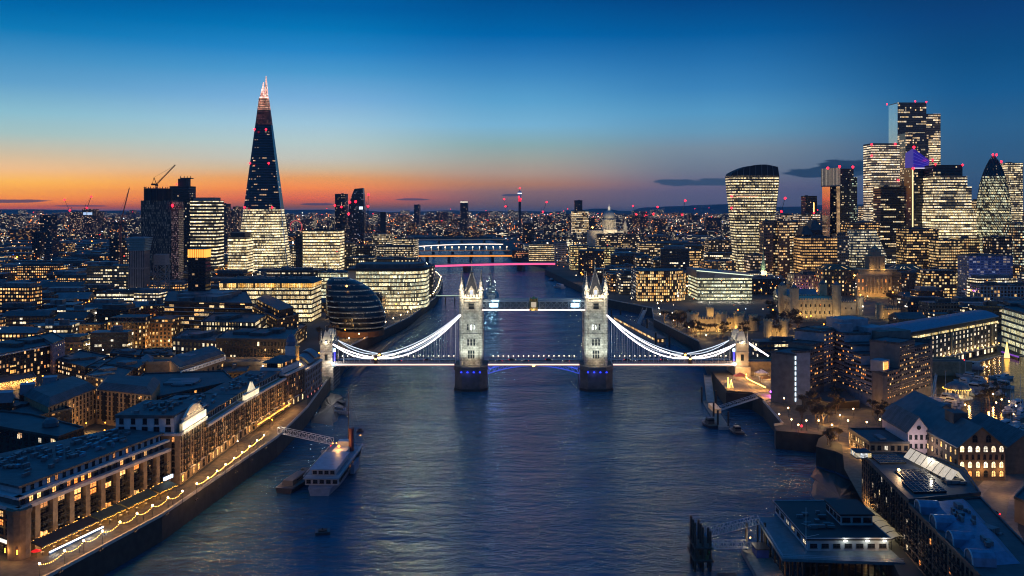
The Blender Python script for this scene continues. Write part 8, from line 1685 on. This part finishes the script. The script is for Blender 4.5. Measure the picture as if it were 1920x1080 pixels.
for px, py in ((1880, 905), (1846, 960), (1862, 1010), (1880, 1050), (1905, 1000)): lamp((*G(px, py, 14), 14), 600, WARM, .4)
PL = lamp_proto('promenade_lamp', 4.6, .36, glow('prom', '#ffc880', 22), 'globe lamp')
PLP = [(495, 816), (482, 826), (468, 837), (454, 848), (439, 859), (423, 871), (407, 883), (390, 896), (369, 907), (342, 921), (315, 933), (286, 948), (257, 963), (225, 979), (192, 996), (157, 1014), (121, 1033), (74, 1057)]
pp = [G(x, y, 13.9) for x, y in PLP]
for k, (x, y) in enumerate(pp):
    place(PL, (x, y, GZ), 0, 'round globe lamp on the wharf promenade, %s' % ('far stretch by the brick warehouses' if k < 8 else 'near stretch by the canopies' if k < 16 else 'at the bottom left corner'), 'promenade lamps'); lamp((x+.3, y-.7, 14.2), 640, (1, .5, .15), .3)
for k in range(len(pp)-1):
    if k in (8,): continue
    a, c = pp[k], pp[k+1]; m_ = ((a[0]+c[0])/2, (a[1]+c[1])/2, 13); r_ = thing('bulb_string', 'drooping string of small amber bulbs between promenade lamps, %s' % ('far stretch' if k < 8 else 'near stretch'), 'light string', m_, 'bulb strings on the promenade'); n = max(5, int(math.dist(a, c)/(.55 if k < 8 else .8))); b = MB(); w_ = MB(); pts = []
    for i in range(n+1): t = i/n; pts.append((*lerp(a, c, t), 13.7-(.5 if k < 8 else 1.1)*4*t*(1-t)))
    for p in pts[1:-1]: b.lathe([(0, -.13), (.14, 0), (0, .13)], p, 4)
    w_.path(pts, .03); w_.build('cable', M_black, r_); b.build('bulbs', glow('bulb', '#ffb850', 11), r_)['kind'] = 'stuff'
# warm lit strip of terrace roofs at the foot of the far warehouses
t = thing('terrace_awning', 'long amber lit terrace awning at the foot of the darker brick warehouse', 'awning', (-124, 490, GZ)); b = MB(); strip(b, (-126.6, 464), (-122.2, 514), 12.2, 12.6, 2.4, 0); b.build('fabric', mat('awn_amber', (.3, .18, .06), .8, var=.2), t); b = MB(); strip(b, (-126.6, 464), (-122.2, 514), 12.65, 12.95, 2.6, -2.2); b.build('light_strip', glow('awnlt', '#ffa838', 3), t)
for k in range(6): lamp((-121.5+k*.8, 466+k*9.5, 11.6), 300, WARM, .3, parent=t)
for k in range(4): lamp((-115.5, 522+k*14, 8), 200, (1, .55, .3), .3)
# embankment lamps beyond the bridge
def along_line(line, step):
    out = []
    for p, q in zip(line, line[1:]):
        n = max(1, int(math.dist(p, q)/step)); out += [lerp(p, q, i/n) for i in range(n)]
    return out
EL = lamp_proto('embankment_lamp', 5, .5, glow('emb', '#ffdca0', 16), 'lamp')
for k, p in enumerate(along_line(SB[8:14], 24)):
    place(EL, (p[0]-2.5, p[1], GZ), 0, 'small lamp on the river walk by the egg shaped hall and glass offices', 'river walk lamps south'); 
    if k % 2 == 0: lamp((p[0]-4, p[1]-1, 14), 700, (1, .8, .5), .4)
for k, p in enumerate(along_line(NB[15:20], 38)):
    place(EL, (p[0]+6, p[1], GZ), 0, 'small lamp on the far bank quay below the fortress and offices', 'river walk lamps north')
    if k % 2 == 0: lamp((p[0]+7, p[1]-1, 14), 700, (1, .65, .3), .4)
for px, py in ((1461, 780), (1478, 768), (1484, 790), (1497, 800), (1512, 792), (1535, 792), (1560, 800), (1590, 792), (1600, 770), (1575, 782), (1650, 790), (1625, 795), (1470, 750), (1458, 740)):
    x, y = G(px, py, GZ+4); place(PL, (x, y, GZ), 0, 'globe lamp on the forecourt between stepped hotel and curved river wall', 'hotel forecourt lamps'); lamp((x-.4, y-.8, 14), 230, (1, .48, .13), .3)
for px, py in ((1868, 758), (1878, 752), (1892, 756), (1905, 764), (1862, 742), (1810, 762), (1755, 772), (1850, 690), (1900, 780)):
    x, y = G(px, py, GZ+4); place(PL, (x, y, GZ), 0, 'globe lamp on the marina quay near the round pavilion', 'marina lamps'); lamp((x-.4, y-.8, 13), 60, (1, .5, .15), .3)
lt = thing('light_tree', 'tall cone shaped light tree glowing yellow on the marina edge', 'light tree', (*G(1888, 672, GZ), GZ)); x, y = G(1888, 672, GZ); b = MB(); b.lathe([(2, .5), (1.4, 4), (.6, 9), (.1, 12)], (x, y, GZ), 10); b.build('lit_cone', glow('ltree', '#ffd070', 3), lt); b = MB(); b.lathe([(.3, 0), (.3, .6)], (x, y, GZ), 6); b.build('stem', M_dark, lt)
# bare winter trees
M_bark = mat('bark', (.09, .06, .04), .9, var=.3, scale=2)
def tree_proto(seed, h=11):
    rr = random.Random(seed); root = thing('bare_tree', 'bare tree', 'tree', (0, 0, 0)); b = MB(); tips = []
    def grow(p, d, L_, w, lev):
        q = p+d*L_; b.ring([[tuple(p+Vector((w*math.cos(a), w*math.sin(a), 0))) for a in (0, 2.1, 4.2)], [tuple(q+Vector((w*.6*math.cos(a), w*.6*math.sin(a), 0))) for a in (0, 2.1, 4.2)]], cap=False)
        if lev == 0: tips.append((q, d)); return
        for k in range(3 if lev > 1 else 4):
            nd_ = (d+Vector((rr.uniform(-.8, .8), rr.uniform(-.8, .8), rr.uniform(-.15, .5)))).normalized(); grow(p+d*L_*rr.uniform(.6, 1), nd_, L_*rr.uniform(.55, .8), w*.55, lev-1)
    grow(Vector((0, 0, 0)), Vector((0, 0, 1)), h*.34, .32, 3); b.build('trunk', M_bark, root); c = MB()
    for q, d in tips:
        for k in range(9):
            e = q+(d+Vector((rr.uniform(-1, 1), rr.uniform(-1, 1), rr.uniform(-.6, .8)))).normalized()*rr.uniform(.6, 1.7); s = Vector((rr.uniform(-1, 1), rr.uniform(-1, 1), rr.uniform(-1, 1)))*.11; c.quad([tuple(q-s), tuple(q+s), tuple(e)])
            for j in range(2): f = q.lerp(e, rr.uniform(.4, 1)); u = Vector((rr.uniform(-1, 1), rr.uniform(-1, 1), rr.uniform(-1, 1)))*.5; v = Vector((rr.uniform(-1, 1), rr.uniform(-1, 1), rr.uniform(-1, 1)))*.36; c.quad([tuple(f), tuple(f+u), tuple(f+u*.5+v)])
    c.build('crown', mat('twigs', (.085, .062, .035), .9, var=.4, scale=1), root); return root
TP = [tree_proto(k) for k in (1, 2, 3)]; rt = random.Random(5)
for n, box, zlb, sc in ((26, (1236, 1300, 600, 640), 'on the fortress lawn by the river wall', 1.2), (22, (1300, 1500, 605, 640), 'in front of the floodlit fortress walls', 1.3), (16, (1440, 1500, 585, 630), 'beside the castle keep', 1.5), (18, (1500, 1580, 742, 796), 'in the hotel forecourt', 1), (10, (1630, 1690, 770, 800), 'between hotel and slate warehouse', .9), (14, (570, 640, 592, 640), 'in the park left of the egg shaped hall', 1.2), (8, (160, 200, 640, 660), 'by the brick terrace behind the wharf', 1.1), (12, (1660, 1760, 556, 580), 'along the lit road behind the fortress', 1.2), (7, (1540, 1580, 826, 850), 'on the curved quay by the low brick house', .7), (10, (1100, 1200, 520, 545), 'on the far north quay', 1.3), (8, (1840, 1900, 740, 770), 'on the marina quay', .9)):
    for k in range(n):
        for _ in range(12):
            x, y = G(rt.uniform(box[0], box[1]), rt.uniform(box[2], box[3]), GZ)
            if not wet(x-2, x+2, y-2, y+2, 1) and not any(f[0] < x < f[1] and f[2] < y < f[3] for f in FOOT[:-5] if f[1]-f[0] < 130): break
        else: continue
        place(TP[k % 3], (x, y, GZ), rt.uniform(0, 6), 'bare winter tree with dense brown twigs %s' % zlb, 'trees '+zlb, sc*rt.uniform(.75, 1.2))
        if k % 5 == 0: lamp((x+2, y-4, 12), 420, (1, .55, .18), .3)
# ================================================================ boats, cars, people
M_hull = mat('hull_dark', (.03, .032, .04), .4, var=.3); M_hullw = mat('hull_white', (.36, .38, .42), .35, var=.15); M_hullb = mat('hull_blue', (.16, .2, .26), .4, var=.2)
def hull(b, L_, w, z0, z1, bow=.28, stern=.85, n=10, mi=0, flare=1.12):     # along +y, bow at +L/2
    rows = []
    for z, f in ((z0, .82), (z0*.4+z1*.6, 1), (z1, flare)):
        P = []
        for k in range(n+1): t = k/n; y = -L_/2+L_*t*(1 if z == z1 else .985); u = (1-t)/bow; ww = w/2*f*(min(1, u)**.55 if t > 1-bow else stern+(1-stern)*min(1, t*4)); P.append((ww, y, z))
        rows.append(P+[(-x, y, z_) for x, y, z_ in P[::-1]])
    b.ring(rows, mi); return b
def ferry():
    root = thing('paddle_steamer', 'moored white and blue passenger ship with flat blue roof, red funnel and orange deck lamp', 'ship', (0, 0, 0)); b = MB(); hull(b, 62, 11, -1.2, 3.2, .3, .7); b.build('hull', M_hullb, root)
    MB().cbox((0, -4, 4.7), (12.6, 46, 3)).build('main_saloon', M_hullw, root); d = MB(); d.cbox((0, -4, 6.3), (13.6, 50, .3)); d.cbox((0, 24, 3.4), (9, 10, .3)); d.build('upper_deck', mat('deck_grey', (.14, .18, .22), .6, var=.2), root)
    winrows(root, (6.35, -26), (6.35, 18), 3.4, 6, 16, 1, 1.6, 1.3, .06, P_orange); winrows(root, (-6.3, -27.05), (6.3, -27.05), 3.4, 6, 5, 1, 1.6, 1.4, .2, P_orange)
    s = MB(); s.cbox((0, -12, 7.6), (9, 24, 2.5)); s.cbox((0, 8, 7.4), (6, 9, 2.2)); s.build('upper_saloon', M_hullw, root); MB().cbox((0, -12, 9), (10.2, 26, .3)).build('flat_roof', mat('ferry_roof', (.12, .22, .32), .5, var=.25), root)
    winrows(root, (-4.5, -24.05), (4.5, -24.05), 6.6, 8.7, 4, 1, 1.5, 1.3, .0)
    w = MB(); w.cbox((0, 15, 9), (5, 4, 3)); w.build('wheelhouse', M_hullw, root); f = MB(); f.lathe([(1.15, 6), (1.05, 16), (1.2, 16.1), (1.2, 17)], (3.4, 12, 0), 12); f.build('funnel', mat('funnel_red', (.14, .03, .025), .5, var=.2), root); m_ = MB(); m_.lathe([(.3, 3), (.16, 33)], (0, 23, 0), 6); m_.beam((-2.4, 23, 24), (2.4, 23, 24), .2); [m_.beam((0, 23, 31), (s_*6, y_, 7), .07) for s_ in (-1, 1) for y_ in (12, 28)]; m_.build('mast', M_dark, root)
    for k, s_ in enumerate((-1, 1)): p = MB(); p.cbox((s_*6.9, 2, 2.6), (1.6, 11, 4.2)); p.build('paddle_box', M_hullb, root)
    r = MB()
    for z in (7.1, 7.6): r.path([(6.7, -28.6, z), (6.7, 20.6, z), (-6.7, 20.6, z), (-6.7, -28.6, z), (6.7, -28.6, z)], .08)
    r.build('railing', M_white, root); c = MB()
    for i in range(12): c.cbox((-3+(i % 6)*1.2, 1.4+(i//6)*1.6, 6.9), (.8, .8, .9))
    c.build('deck_seating', mat('seat_orange', (.3, .13, .05), .7, var=.3), root); l_ = MB(); l_.lathe([(0, -.6), (.6, 0), (0, .6)], (-1, 8, 9.6), 8); l_.build('deck_lamp', glow('decklamp', '#ff8a20', 16), root)
    for x, y in ((-4, 10), (-2.5, 10.5), (5, 24)): l_ = MB(); l_.lathe([(0, -.3), (.3, 0), (0, .3)], (x, y, 10.4), 6); l_.build('rail_lamp', glow('rlamp2', '#ff9a40', 12), root)
    lamp((-1, 6.4, 10.8), 600, (1, .5, .12), .3, parent=root); root.location = (-78.5, 426, 0); root.rotation_euler.z = -.03; root.scale = (1.1, 1.1, 1); return root
ferry()
def boat(name, label, L_, w, hm, loc, rz, cab=(.35, 2.2), cabm=None, mast=0, light=None, group=None, extra=None):
    root = thing(name, label, 'boat', (0, 0, 0), group); b = MB(); hull(b, L_, w, -.6, L_*.045+.7); b.build('hull', hm, root); z = L_*.045+.7; MB().prism([(-w*.42, -L_*.46), (w*.42, -L_*.46), (w*.4, L_*.18), (0, L_*.42), (-w*.4, L_*.18)], z, z+.06).build('deck', mat('deck_wood', (.12, .09, .06), .7, var=.3), root)
    if cab: c = MB(); c.prism([(-w*.32, -L_*cab[0]), (w*.32, -L_*cab[0]), (w*.28, L_*.14), (-w*.28, L_*.14)], z+.06, z+cab[1], poly2=[(-w*.28, -L_*cab[0]*.94), (w*.28, -L_*cab[0]*.94), (w*.24, L_*.05), (-w*.24, L_*.05)]); c.build('cabin', cabm or M_hullw, root); g = MB(); g.cbox((0, -L_*.1, z+cab[1]*.62), (w*.62, L_*.3, cab[1]*.25)); g.build('cabin_window', M_glass, root)
    if mast: m_ = MB(); m_.lathe([(.1, z), (.06, z+mast)], (0, L_*.08, 0), 5); m_.beam((0, L_*.08, z+1.6), (0, -L_*.36, z+1.7), .12); m_.build('mast', M_white, root)
    for c_, s_ in extra or (): MB().cbox(c_, s_).build('deck_gear', M_dark, root)
    if light: l_ = MB(); l_.lathe([(0, -.3), (.35, 0), (0, .3)], (0, 0, z+cab[1]+.5), 6); l_.build('lamp', light, root)
    root.location = loc; root.rotation_euler.z = rz; return root
boat('work_barge', 'rusty dark work barge moored against the white passenger ship', 34, 8, M_hull, (-92, 412, 0), -.18, (.4, 2), M_hull, extra=[((0, -8, 3.4), (4, 3, 1.6)), ((1, 4, 3.2), (3, 5, 1)), ((-1, 9, 3), (4, 2, .9))]); w = boat('tug_boat', 'small dark tug between the wharf gangway and the passenger ship', 14, 5, M_hull, (-87, 456, 0), .9, (.3, 2.6), M_hull, light=G_red); boat('tug_boat', 'second small dark tug right behind the gangway foot', 13, 5, M_hull, (-82, 462, 0), 1.2, (.3, 2.4), M_hull)
boat('tug_boat', 'small dark harbour tug moored at the boarding pontoon on the right', 15, 5.6, M_hull, (107.5, 518, 0), .15, (.25, 3.2), M_hull); boat('tug_boat', 'dark launch tied to the pile end of the boarding pontoon', 13, 5, M_hull, (118.5, 502, 0), .1, (.25, 2.4), M_hull)
truss('gangway', 'white truss gangway from the wharf promenade down to the passenger ship', (-113.5, 462, 9.4), (-85.5, 452, 6.4), n=12, m=M_white, h=2.6); lamp((-113, 461, 13), 260, (1, .85, .6), .3)
for k, (px, py, s) in enumerate(((605, 998, 5.2), (675, 808, 3.4))):
    x, y = G(px, py, .4); r_ = thing('mooring_buoy', ['square dark mooring raft floating alone in the lower river', 'small dark mooring buoy off the passenger ship bow'][k], 'buoy', (x, y, 0)); b = MB(); b.cbox((x, y, .3), (s, s*.8, 1.4), .2); b.build('float', M_hull, r_); b = MB(); b.cbox((x, y, 1.2), (s*.6, s*.45, .4), .2); b.lathe([(.25, 1), (.2, 2)], (x, y, 0), 6); b.build('bollard', M_timber, r_)
# warship moored beyond the left tower
ws = thing('museum_warship', 'grey museum warship moored behind the left bridge tower, lit masts', 'warship', (0, 0, 0)); b = MB(); hull(b, 150, 18, -2, 6.5, .35, .6); b.build('hull', mat('navy_grey', (.16, .18, .2), .5, var=.25), ws); b = MB()
for y, z, sx, sy, h in ((-20, 6.5, 12, 44, 5), (-24, 11.5, 9, 16, 6), (10, 11.5, 9, 14, 7), (-52, 6.5, 8, 10, 4), (-38, 6.5, 8, 9, 5), (44, 6.5, 8, 10, 4)): b.cbox((0, y, z+h/2), (sx, sy, h))
b.lathe([(2.4, 11), (2.2, 22)], (0, -10, 0), 10); b.lathe([(2.4, 11), (2.2, 21)], (0, 24, 0), 10); b.build('superstructure', mat('navy_lit', (.3, .33, .34), .5, var=.3), ws); g = MB()
for y in (-56, -42, 44):
    for x in (-1.5, 1.5): g.beam((x, y, 9.5), (x, y-9, 10.6), .5)
g.build('gun', M_steel, ws); m_ = MB()
for y in (-16, 14):
    for a in range(3): m_.beam((2*math.cos(a*2.1), y+2*math.sin(a*2.1), 16), (0, y, 34), .4)
    m_.beam((-4, y, 28), (4, y, 28), .3); m_.beam((-3, y, 32), (3, y, 32), .3); m_.lathe([(1.3, 23), (1.3, 25)], (0, y, 0), 8)
m_.build('tripod_mast', M_steel, ws); l_ = MB(); rr = random.Random(2)
for k in range(34): l_.lathe([(0, -.35), (.35, 0), (0, .35)], (rr.uniform(-6, 6), rr.uniform(-66, 40), rr.uniform(9, 26)), 4)
l_.build('deck_lights', glow('wslights', '#d8f0e0', 7), ws)['kind'] = 'stuff'; lamp((0, -82, 22), 9000, (.85, 1, .95), 1, 'flood_light', ws); ws.location = (-27, 1215, 0); ws.rotation_euler.z = .04
boat('river_cruiser', 'dark river cruiser moored by the far right bank upstream', 34, 8, M_hullw, (68, 1385, 0), .35, (.4, 3.6), M_hullw); boat('river_cruiser', 'small launch between far right bank and cruiser', 18, 5, M_hull, (62, 1520, 0), .3, (.3, 2))
for k, (x, y, r, lb) in enumerate(((-101, 556, .9, 'white dinghy beached on the mud below the dark bluish brewhouse'), (-98, 545, 1.3, 'beached open boat, outermost on the mud below the brewhouse'), (-103, 572, .6, 'small dark skiff on the mud nearest the bridge foot'))): boat('beached_boat', lb, 9, 2.8, M_hullw if k < 2 else M_hull, (x, y, .9), r, None)
# pier with long roof behind the right chain
tp = thing('passenger_pier', 'long dark roofed floating passenger pier with row of warm lights behind the right suspension chain', 'pier', (128, 900, 0)); P = [(112, 985), (104, 980), (124, 812), (132, 814)]; MB().prism(P, -.6, 2.2, bottom=True).build('pontoon', M_conc, tp); MB().prism(inset(P, 1), 2.2, 5.4, top=False).build('glazed_hall', facade('pierhall', '#201a14', '#ffb050', '#ffe0a8', 2, 3.2, .8, .7, .85, 2, .2, 1.3), tp); MB().prism(inset(P, -.6), 5.4, 6.2, bottom=True).build('roof', M_roof, tp)
for x, y in ((103, 984), (113, 988), (134, 808), (122, 806), (128, 900)): b = MB(); b.lathe([(.8, -4), (.8, 12)], (x, y, 0), 8); b.build('guide_pile', M_timber, tp)
truss('gangway', 'long grey truss gangway from the fortress quay to the roofed passenger pier', (120, 905, 5.4), (140, 1000, 9.6), w=4, h=3, n=12, m=M_steel)
jt = thing('river_jetty', 'jetty with lit walkway reaching from the curved offices towards the warship', 'jetty', (-70, 1180, 0)); MB().path([(-93, 1160, 9), (-60, 1165, 8), (-34, 1140, 7.4)], 5, .8).build('walkway', M_conc, jt); b = MB(); b.path([(-93, 1157, 10.3), (-60, 1162, 9.3), (-34, 1137, 8.6)], .2, .35); b.build('light_strip', glow('jetty', '#c8e0c0', 1.6), jt); b = MB()
for t in range(6): q = lerp((-93, 1160), (-34, 1140), t/5); b.lathe([(.7, -4), (.7, 8.4)], (*q, 0), 6)
b.build('pile', M_timber, jt)
# marina yachts
Y1 = boat('motor_yacht', 'yacht', 13, 4, M_hullw, (0, 0, 0), 0, (.36, 2.4)); Y2 = boat('sailing_yacht', 'yacht', 11, 3.2, M_hullw, (0, 0, 0), 0, (.25, 1.2), mast=13); ry = random.Random(9)
for k in range(34):
    g_ = k % 3; px, py = ((ry.uniform(1795, 1885), ry.uniform(708, 740)), (ry.uniform(1740, 1790), ry.uniform(752, 778)), (ry.uniform(1868, 1925), ry.uniform(762, 815)))[g_ if k < 30 else 0]
    x, y = G(px, py, 9.1); place(Y1 if k % 2 else Y2, (x, y, 9.1), .6+ry.uniform(-.15, .15)+(math.pi/2 if g_ == 2 else 0), '%s yacht moored in the marina, %s' % ('white motor' if k % 2 else 'masted sailing', ('middle raft behind the pavilion', 'by the slate warehouse roof', 'right hand raft')[g_]), 'marina yachts', ry.uniform(.8, 1.5))
r_ = boat('covered_boat', 'large boat under a pale striped cover with red lamp in the marina', 24, 7, M_hullw, (*G(1808, 690, 9.1), 9.1), 1.1, (.42, 3.2), mat('boat_cover', (.4, .4, .38), .8, var=.3), light=G_red)
# cars
def car():
    root = thing('car', 'car', 'car', (0, 0, 0)); b = MB(); b.ring([[(s*.88, y, z) for s, y, z in ((-1, -2.1, .35), (1, -2.1, .35), (1, -2.1, .8), (-1, -2.1, .8))], [(s*.9, y, z) for s, y, z in ((-1, 2.1, .35), (1, 2.1, .35), (1, 2.1, .75), (-1, 2.1, .75))]]); b.build('body', mat('car_paint', (.05, .05, .06), .25, .3, var=.1), root); c = MB(); c.prism([(-.85, -1.7), (.85, -1.7), (.85, .9), (-.85, .9)], .8, 1.4, poly2=[(-.66, -1.2), (.66, -1.2), (.66, .3), (-.66, .3)]); c.build('cabin', M_glass, root)
    for x in (-.8, .8):
        for y in (-1.3, 1.3): w = MB(); w.lathe([(.33, -.1), (.33, .1)], (0, 0, 0), 10); o = w.build('wheel', M_black, root); o.location = (x, y, .33); o.rotation_euler = (0, math.pi/2, 0)
    for x in (-.6, .6): t = MB(); t.cbox((x, -2.13, .65), (.5, .08, .25)); t.build('tail_light', G_red, root); t = MB(); t.cbox((x, 2.13, .6), (.4, .08, .22)); t.build('headlight', G_white, root)
    return root
CAR = car()
for k, px in enumerate((700, 745, 800, 935, 960, 985, 1030, 1062, 1180, 1200, 1250)): place(CAR, (bx(px), BY-2.8 if k % 2 else BY+2.8, 17.03), math.pi/2 if k % 2 else -math.pi/2, 'dark car crossing the bridge deck, %s' % ('left side span' if px < 850 else 'middle span' if px < 1100 else 'right side span'), 'cars on the bridge')
for px, py, r in ((1862, 965, .6), (1858, 990, .1), (1872, 1030, -.5)): place(CAR, (*G(px, py, GZ), GZ+.02), r, 'dark car parked along the curved lane at the lower right', 'cars in the lane')
for px, py in ((1700, 572), (1720, 568), (1742, 573), (1752, 566)): place(CAR, (*G(px, py, GZ), GZ+.02), 1.4, 'car with red tail lights on the lit road behind the fortress', 'cars behind the fortress')
# people strolling on the promenade
def person(step):
    me = bpy.data.meshes.new('person'); s = step; V = [(0, 0, .95), (0, 0, 1.2), (0, 0, 1.42), (0, .02, 1.55), (0, .04, 1.66), (.1, s, .5), (.1, s*1.3-.06, .06), (.1, s*1.3+.1, .04), (-.1, -s, .5), (-.1, -s*1.6-.06, .08), (-.1, -s*1.6+.1, .04), (.2, 0, 1.4), (.25, -s*.8, 1.12), (.24, -s*.6+.1, .88), (-.2, 0, 1.4), (-.25, s*.8, 1.12), (-.24, s*.9+.1, .88)]
    E = [(0, 1), (1, 2), (2, 3), (3, 4), (0, 5), (5, 6), (6, 7), (0, 8), (8, 9), (9, 10), (2, 11), (11, 12), (12, 13), (2, 14), (14, 15), (15, 16)]; me.from_pydata(V, E, []); o = bpy.data.objects.new('person', me); COL.objects.link(o); md = o.modifiers.new('skin', 'SKIN'); rad = [.15, .15, .16, .055, .105, .07, .05, .04, .07, .05, .04, .06, .045, .035, .06, .045, .035]
    for i, v in enumerate(me.skin_vertices[0].data): v.radius = (rad[i], rad[i]); v.use_root = i == 0
    o.modifiers.new('sub', 'SUBSURF').levels = 1; dg = bpy.context.evaluated_depsgraph_get(); m2 = bpy.data.meshes.new_from_object(o.evaluated_get(dg)); bpy.data.objects.remove(o); m2.materials.clear(); m2.materials.append(mat('coat_dark', (.04, .04, .05), .8, var=.4, scale=3)); o = bpy.data.objects.new('person', m2); COL.objects.link(o); ORG[o.name] = (0, 0, 0)
    h = MB(); h.lathe([(.112, 1.66), (.118, 1.7), (.09, 1.77), (.03, 1.8)], (0, .03, 0), 8); h.build('hair', M_black, o); return tag(o, 'person', 'person')
PE = [person(.16), person(.03)]
for k in range(22):
    t = ry.uniform(0, len(pp)-1.01); i = int(t); q = lerp(pp[i], pp[i+1], t-i); o = place(PE[k % 2], (q[0]-ry.uniform(1.5, 6), q[1], GZ+.01), ry.uniform(0, 6), 'person in dark coat %s on the lamp lit wharf promenade, %s' % ('walking' if k % 2 == 0 else 'standing', 'far stretch' if i < 8 else 'near stretch'), 'people on the promenade')
# benches along the promenade
BN = thing('bench', 'bench', 'bench', (0, 0, 0)); b = MB(); b.cbox((0, 0, .45), (.5, 2.2, .08)); b.build('seat', M_timber, BN); b = MB(); b.cbox((-.24, 0, .75), (.06, 2.2, .4)); b.build('backrest', M_timber, BN)
for s in (-.8, .8): b = MB(); b.cbox((0, s, .22), (.45, .08, .44)); b.build('leg', M_dark, BN)
for k in range(0, 17, 2): q = lerp(pp[k], pp[k+1], .5); place(BN, (q[0]+2.6, q[1], GZ+.01), 0, 'dark bench facing the river on the wharf promenade', 'promenade benches')
# ================================================================ dusk haze over the whole city
def haze():
    b = MB(); b.box(-16000, 16000, -1200, 14700, -7.5, 335); m = new_mat('haze'); n = m.node_tree.nodes; v = n.new('ShaderNodeVolumePrincipled'); o = n.new('ShaderNodeOutputMaterial'); m.node_tree.links.new(v.outputs[0], o.inputs['Volume'])
    v.inputs['Color'].default_value = (.55, .72, 1, 1); v.inputs['Density'].default_value = HAZE; v.inputs['Anisotropy'].default_value = .2
    h = b.build('haze', m); h['kind'] = 'stuff'; h.visible_shadow = True
haze()
flush_windows()
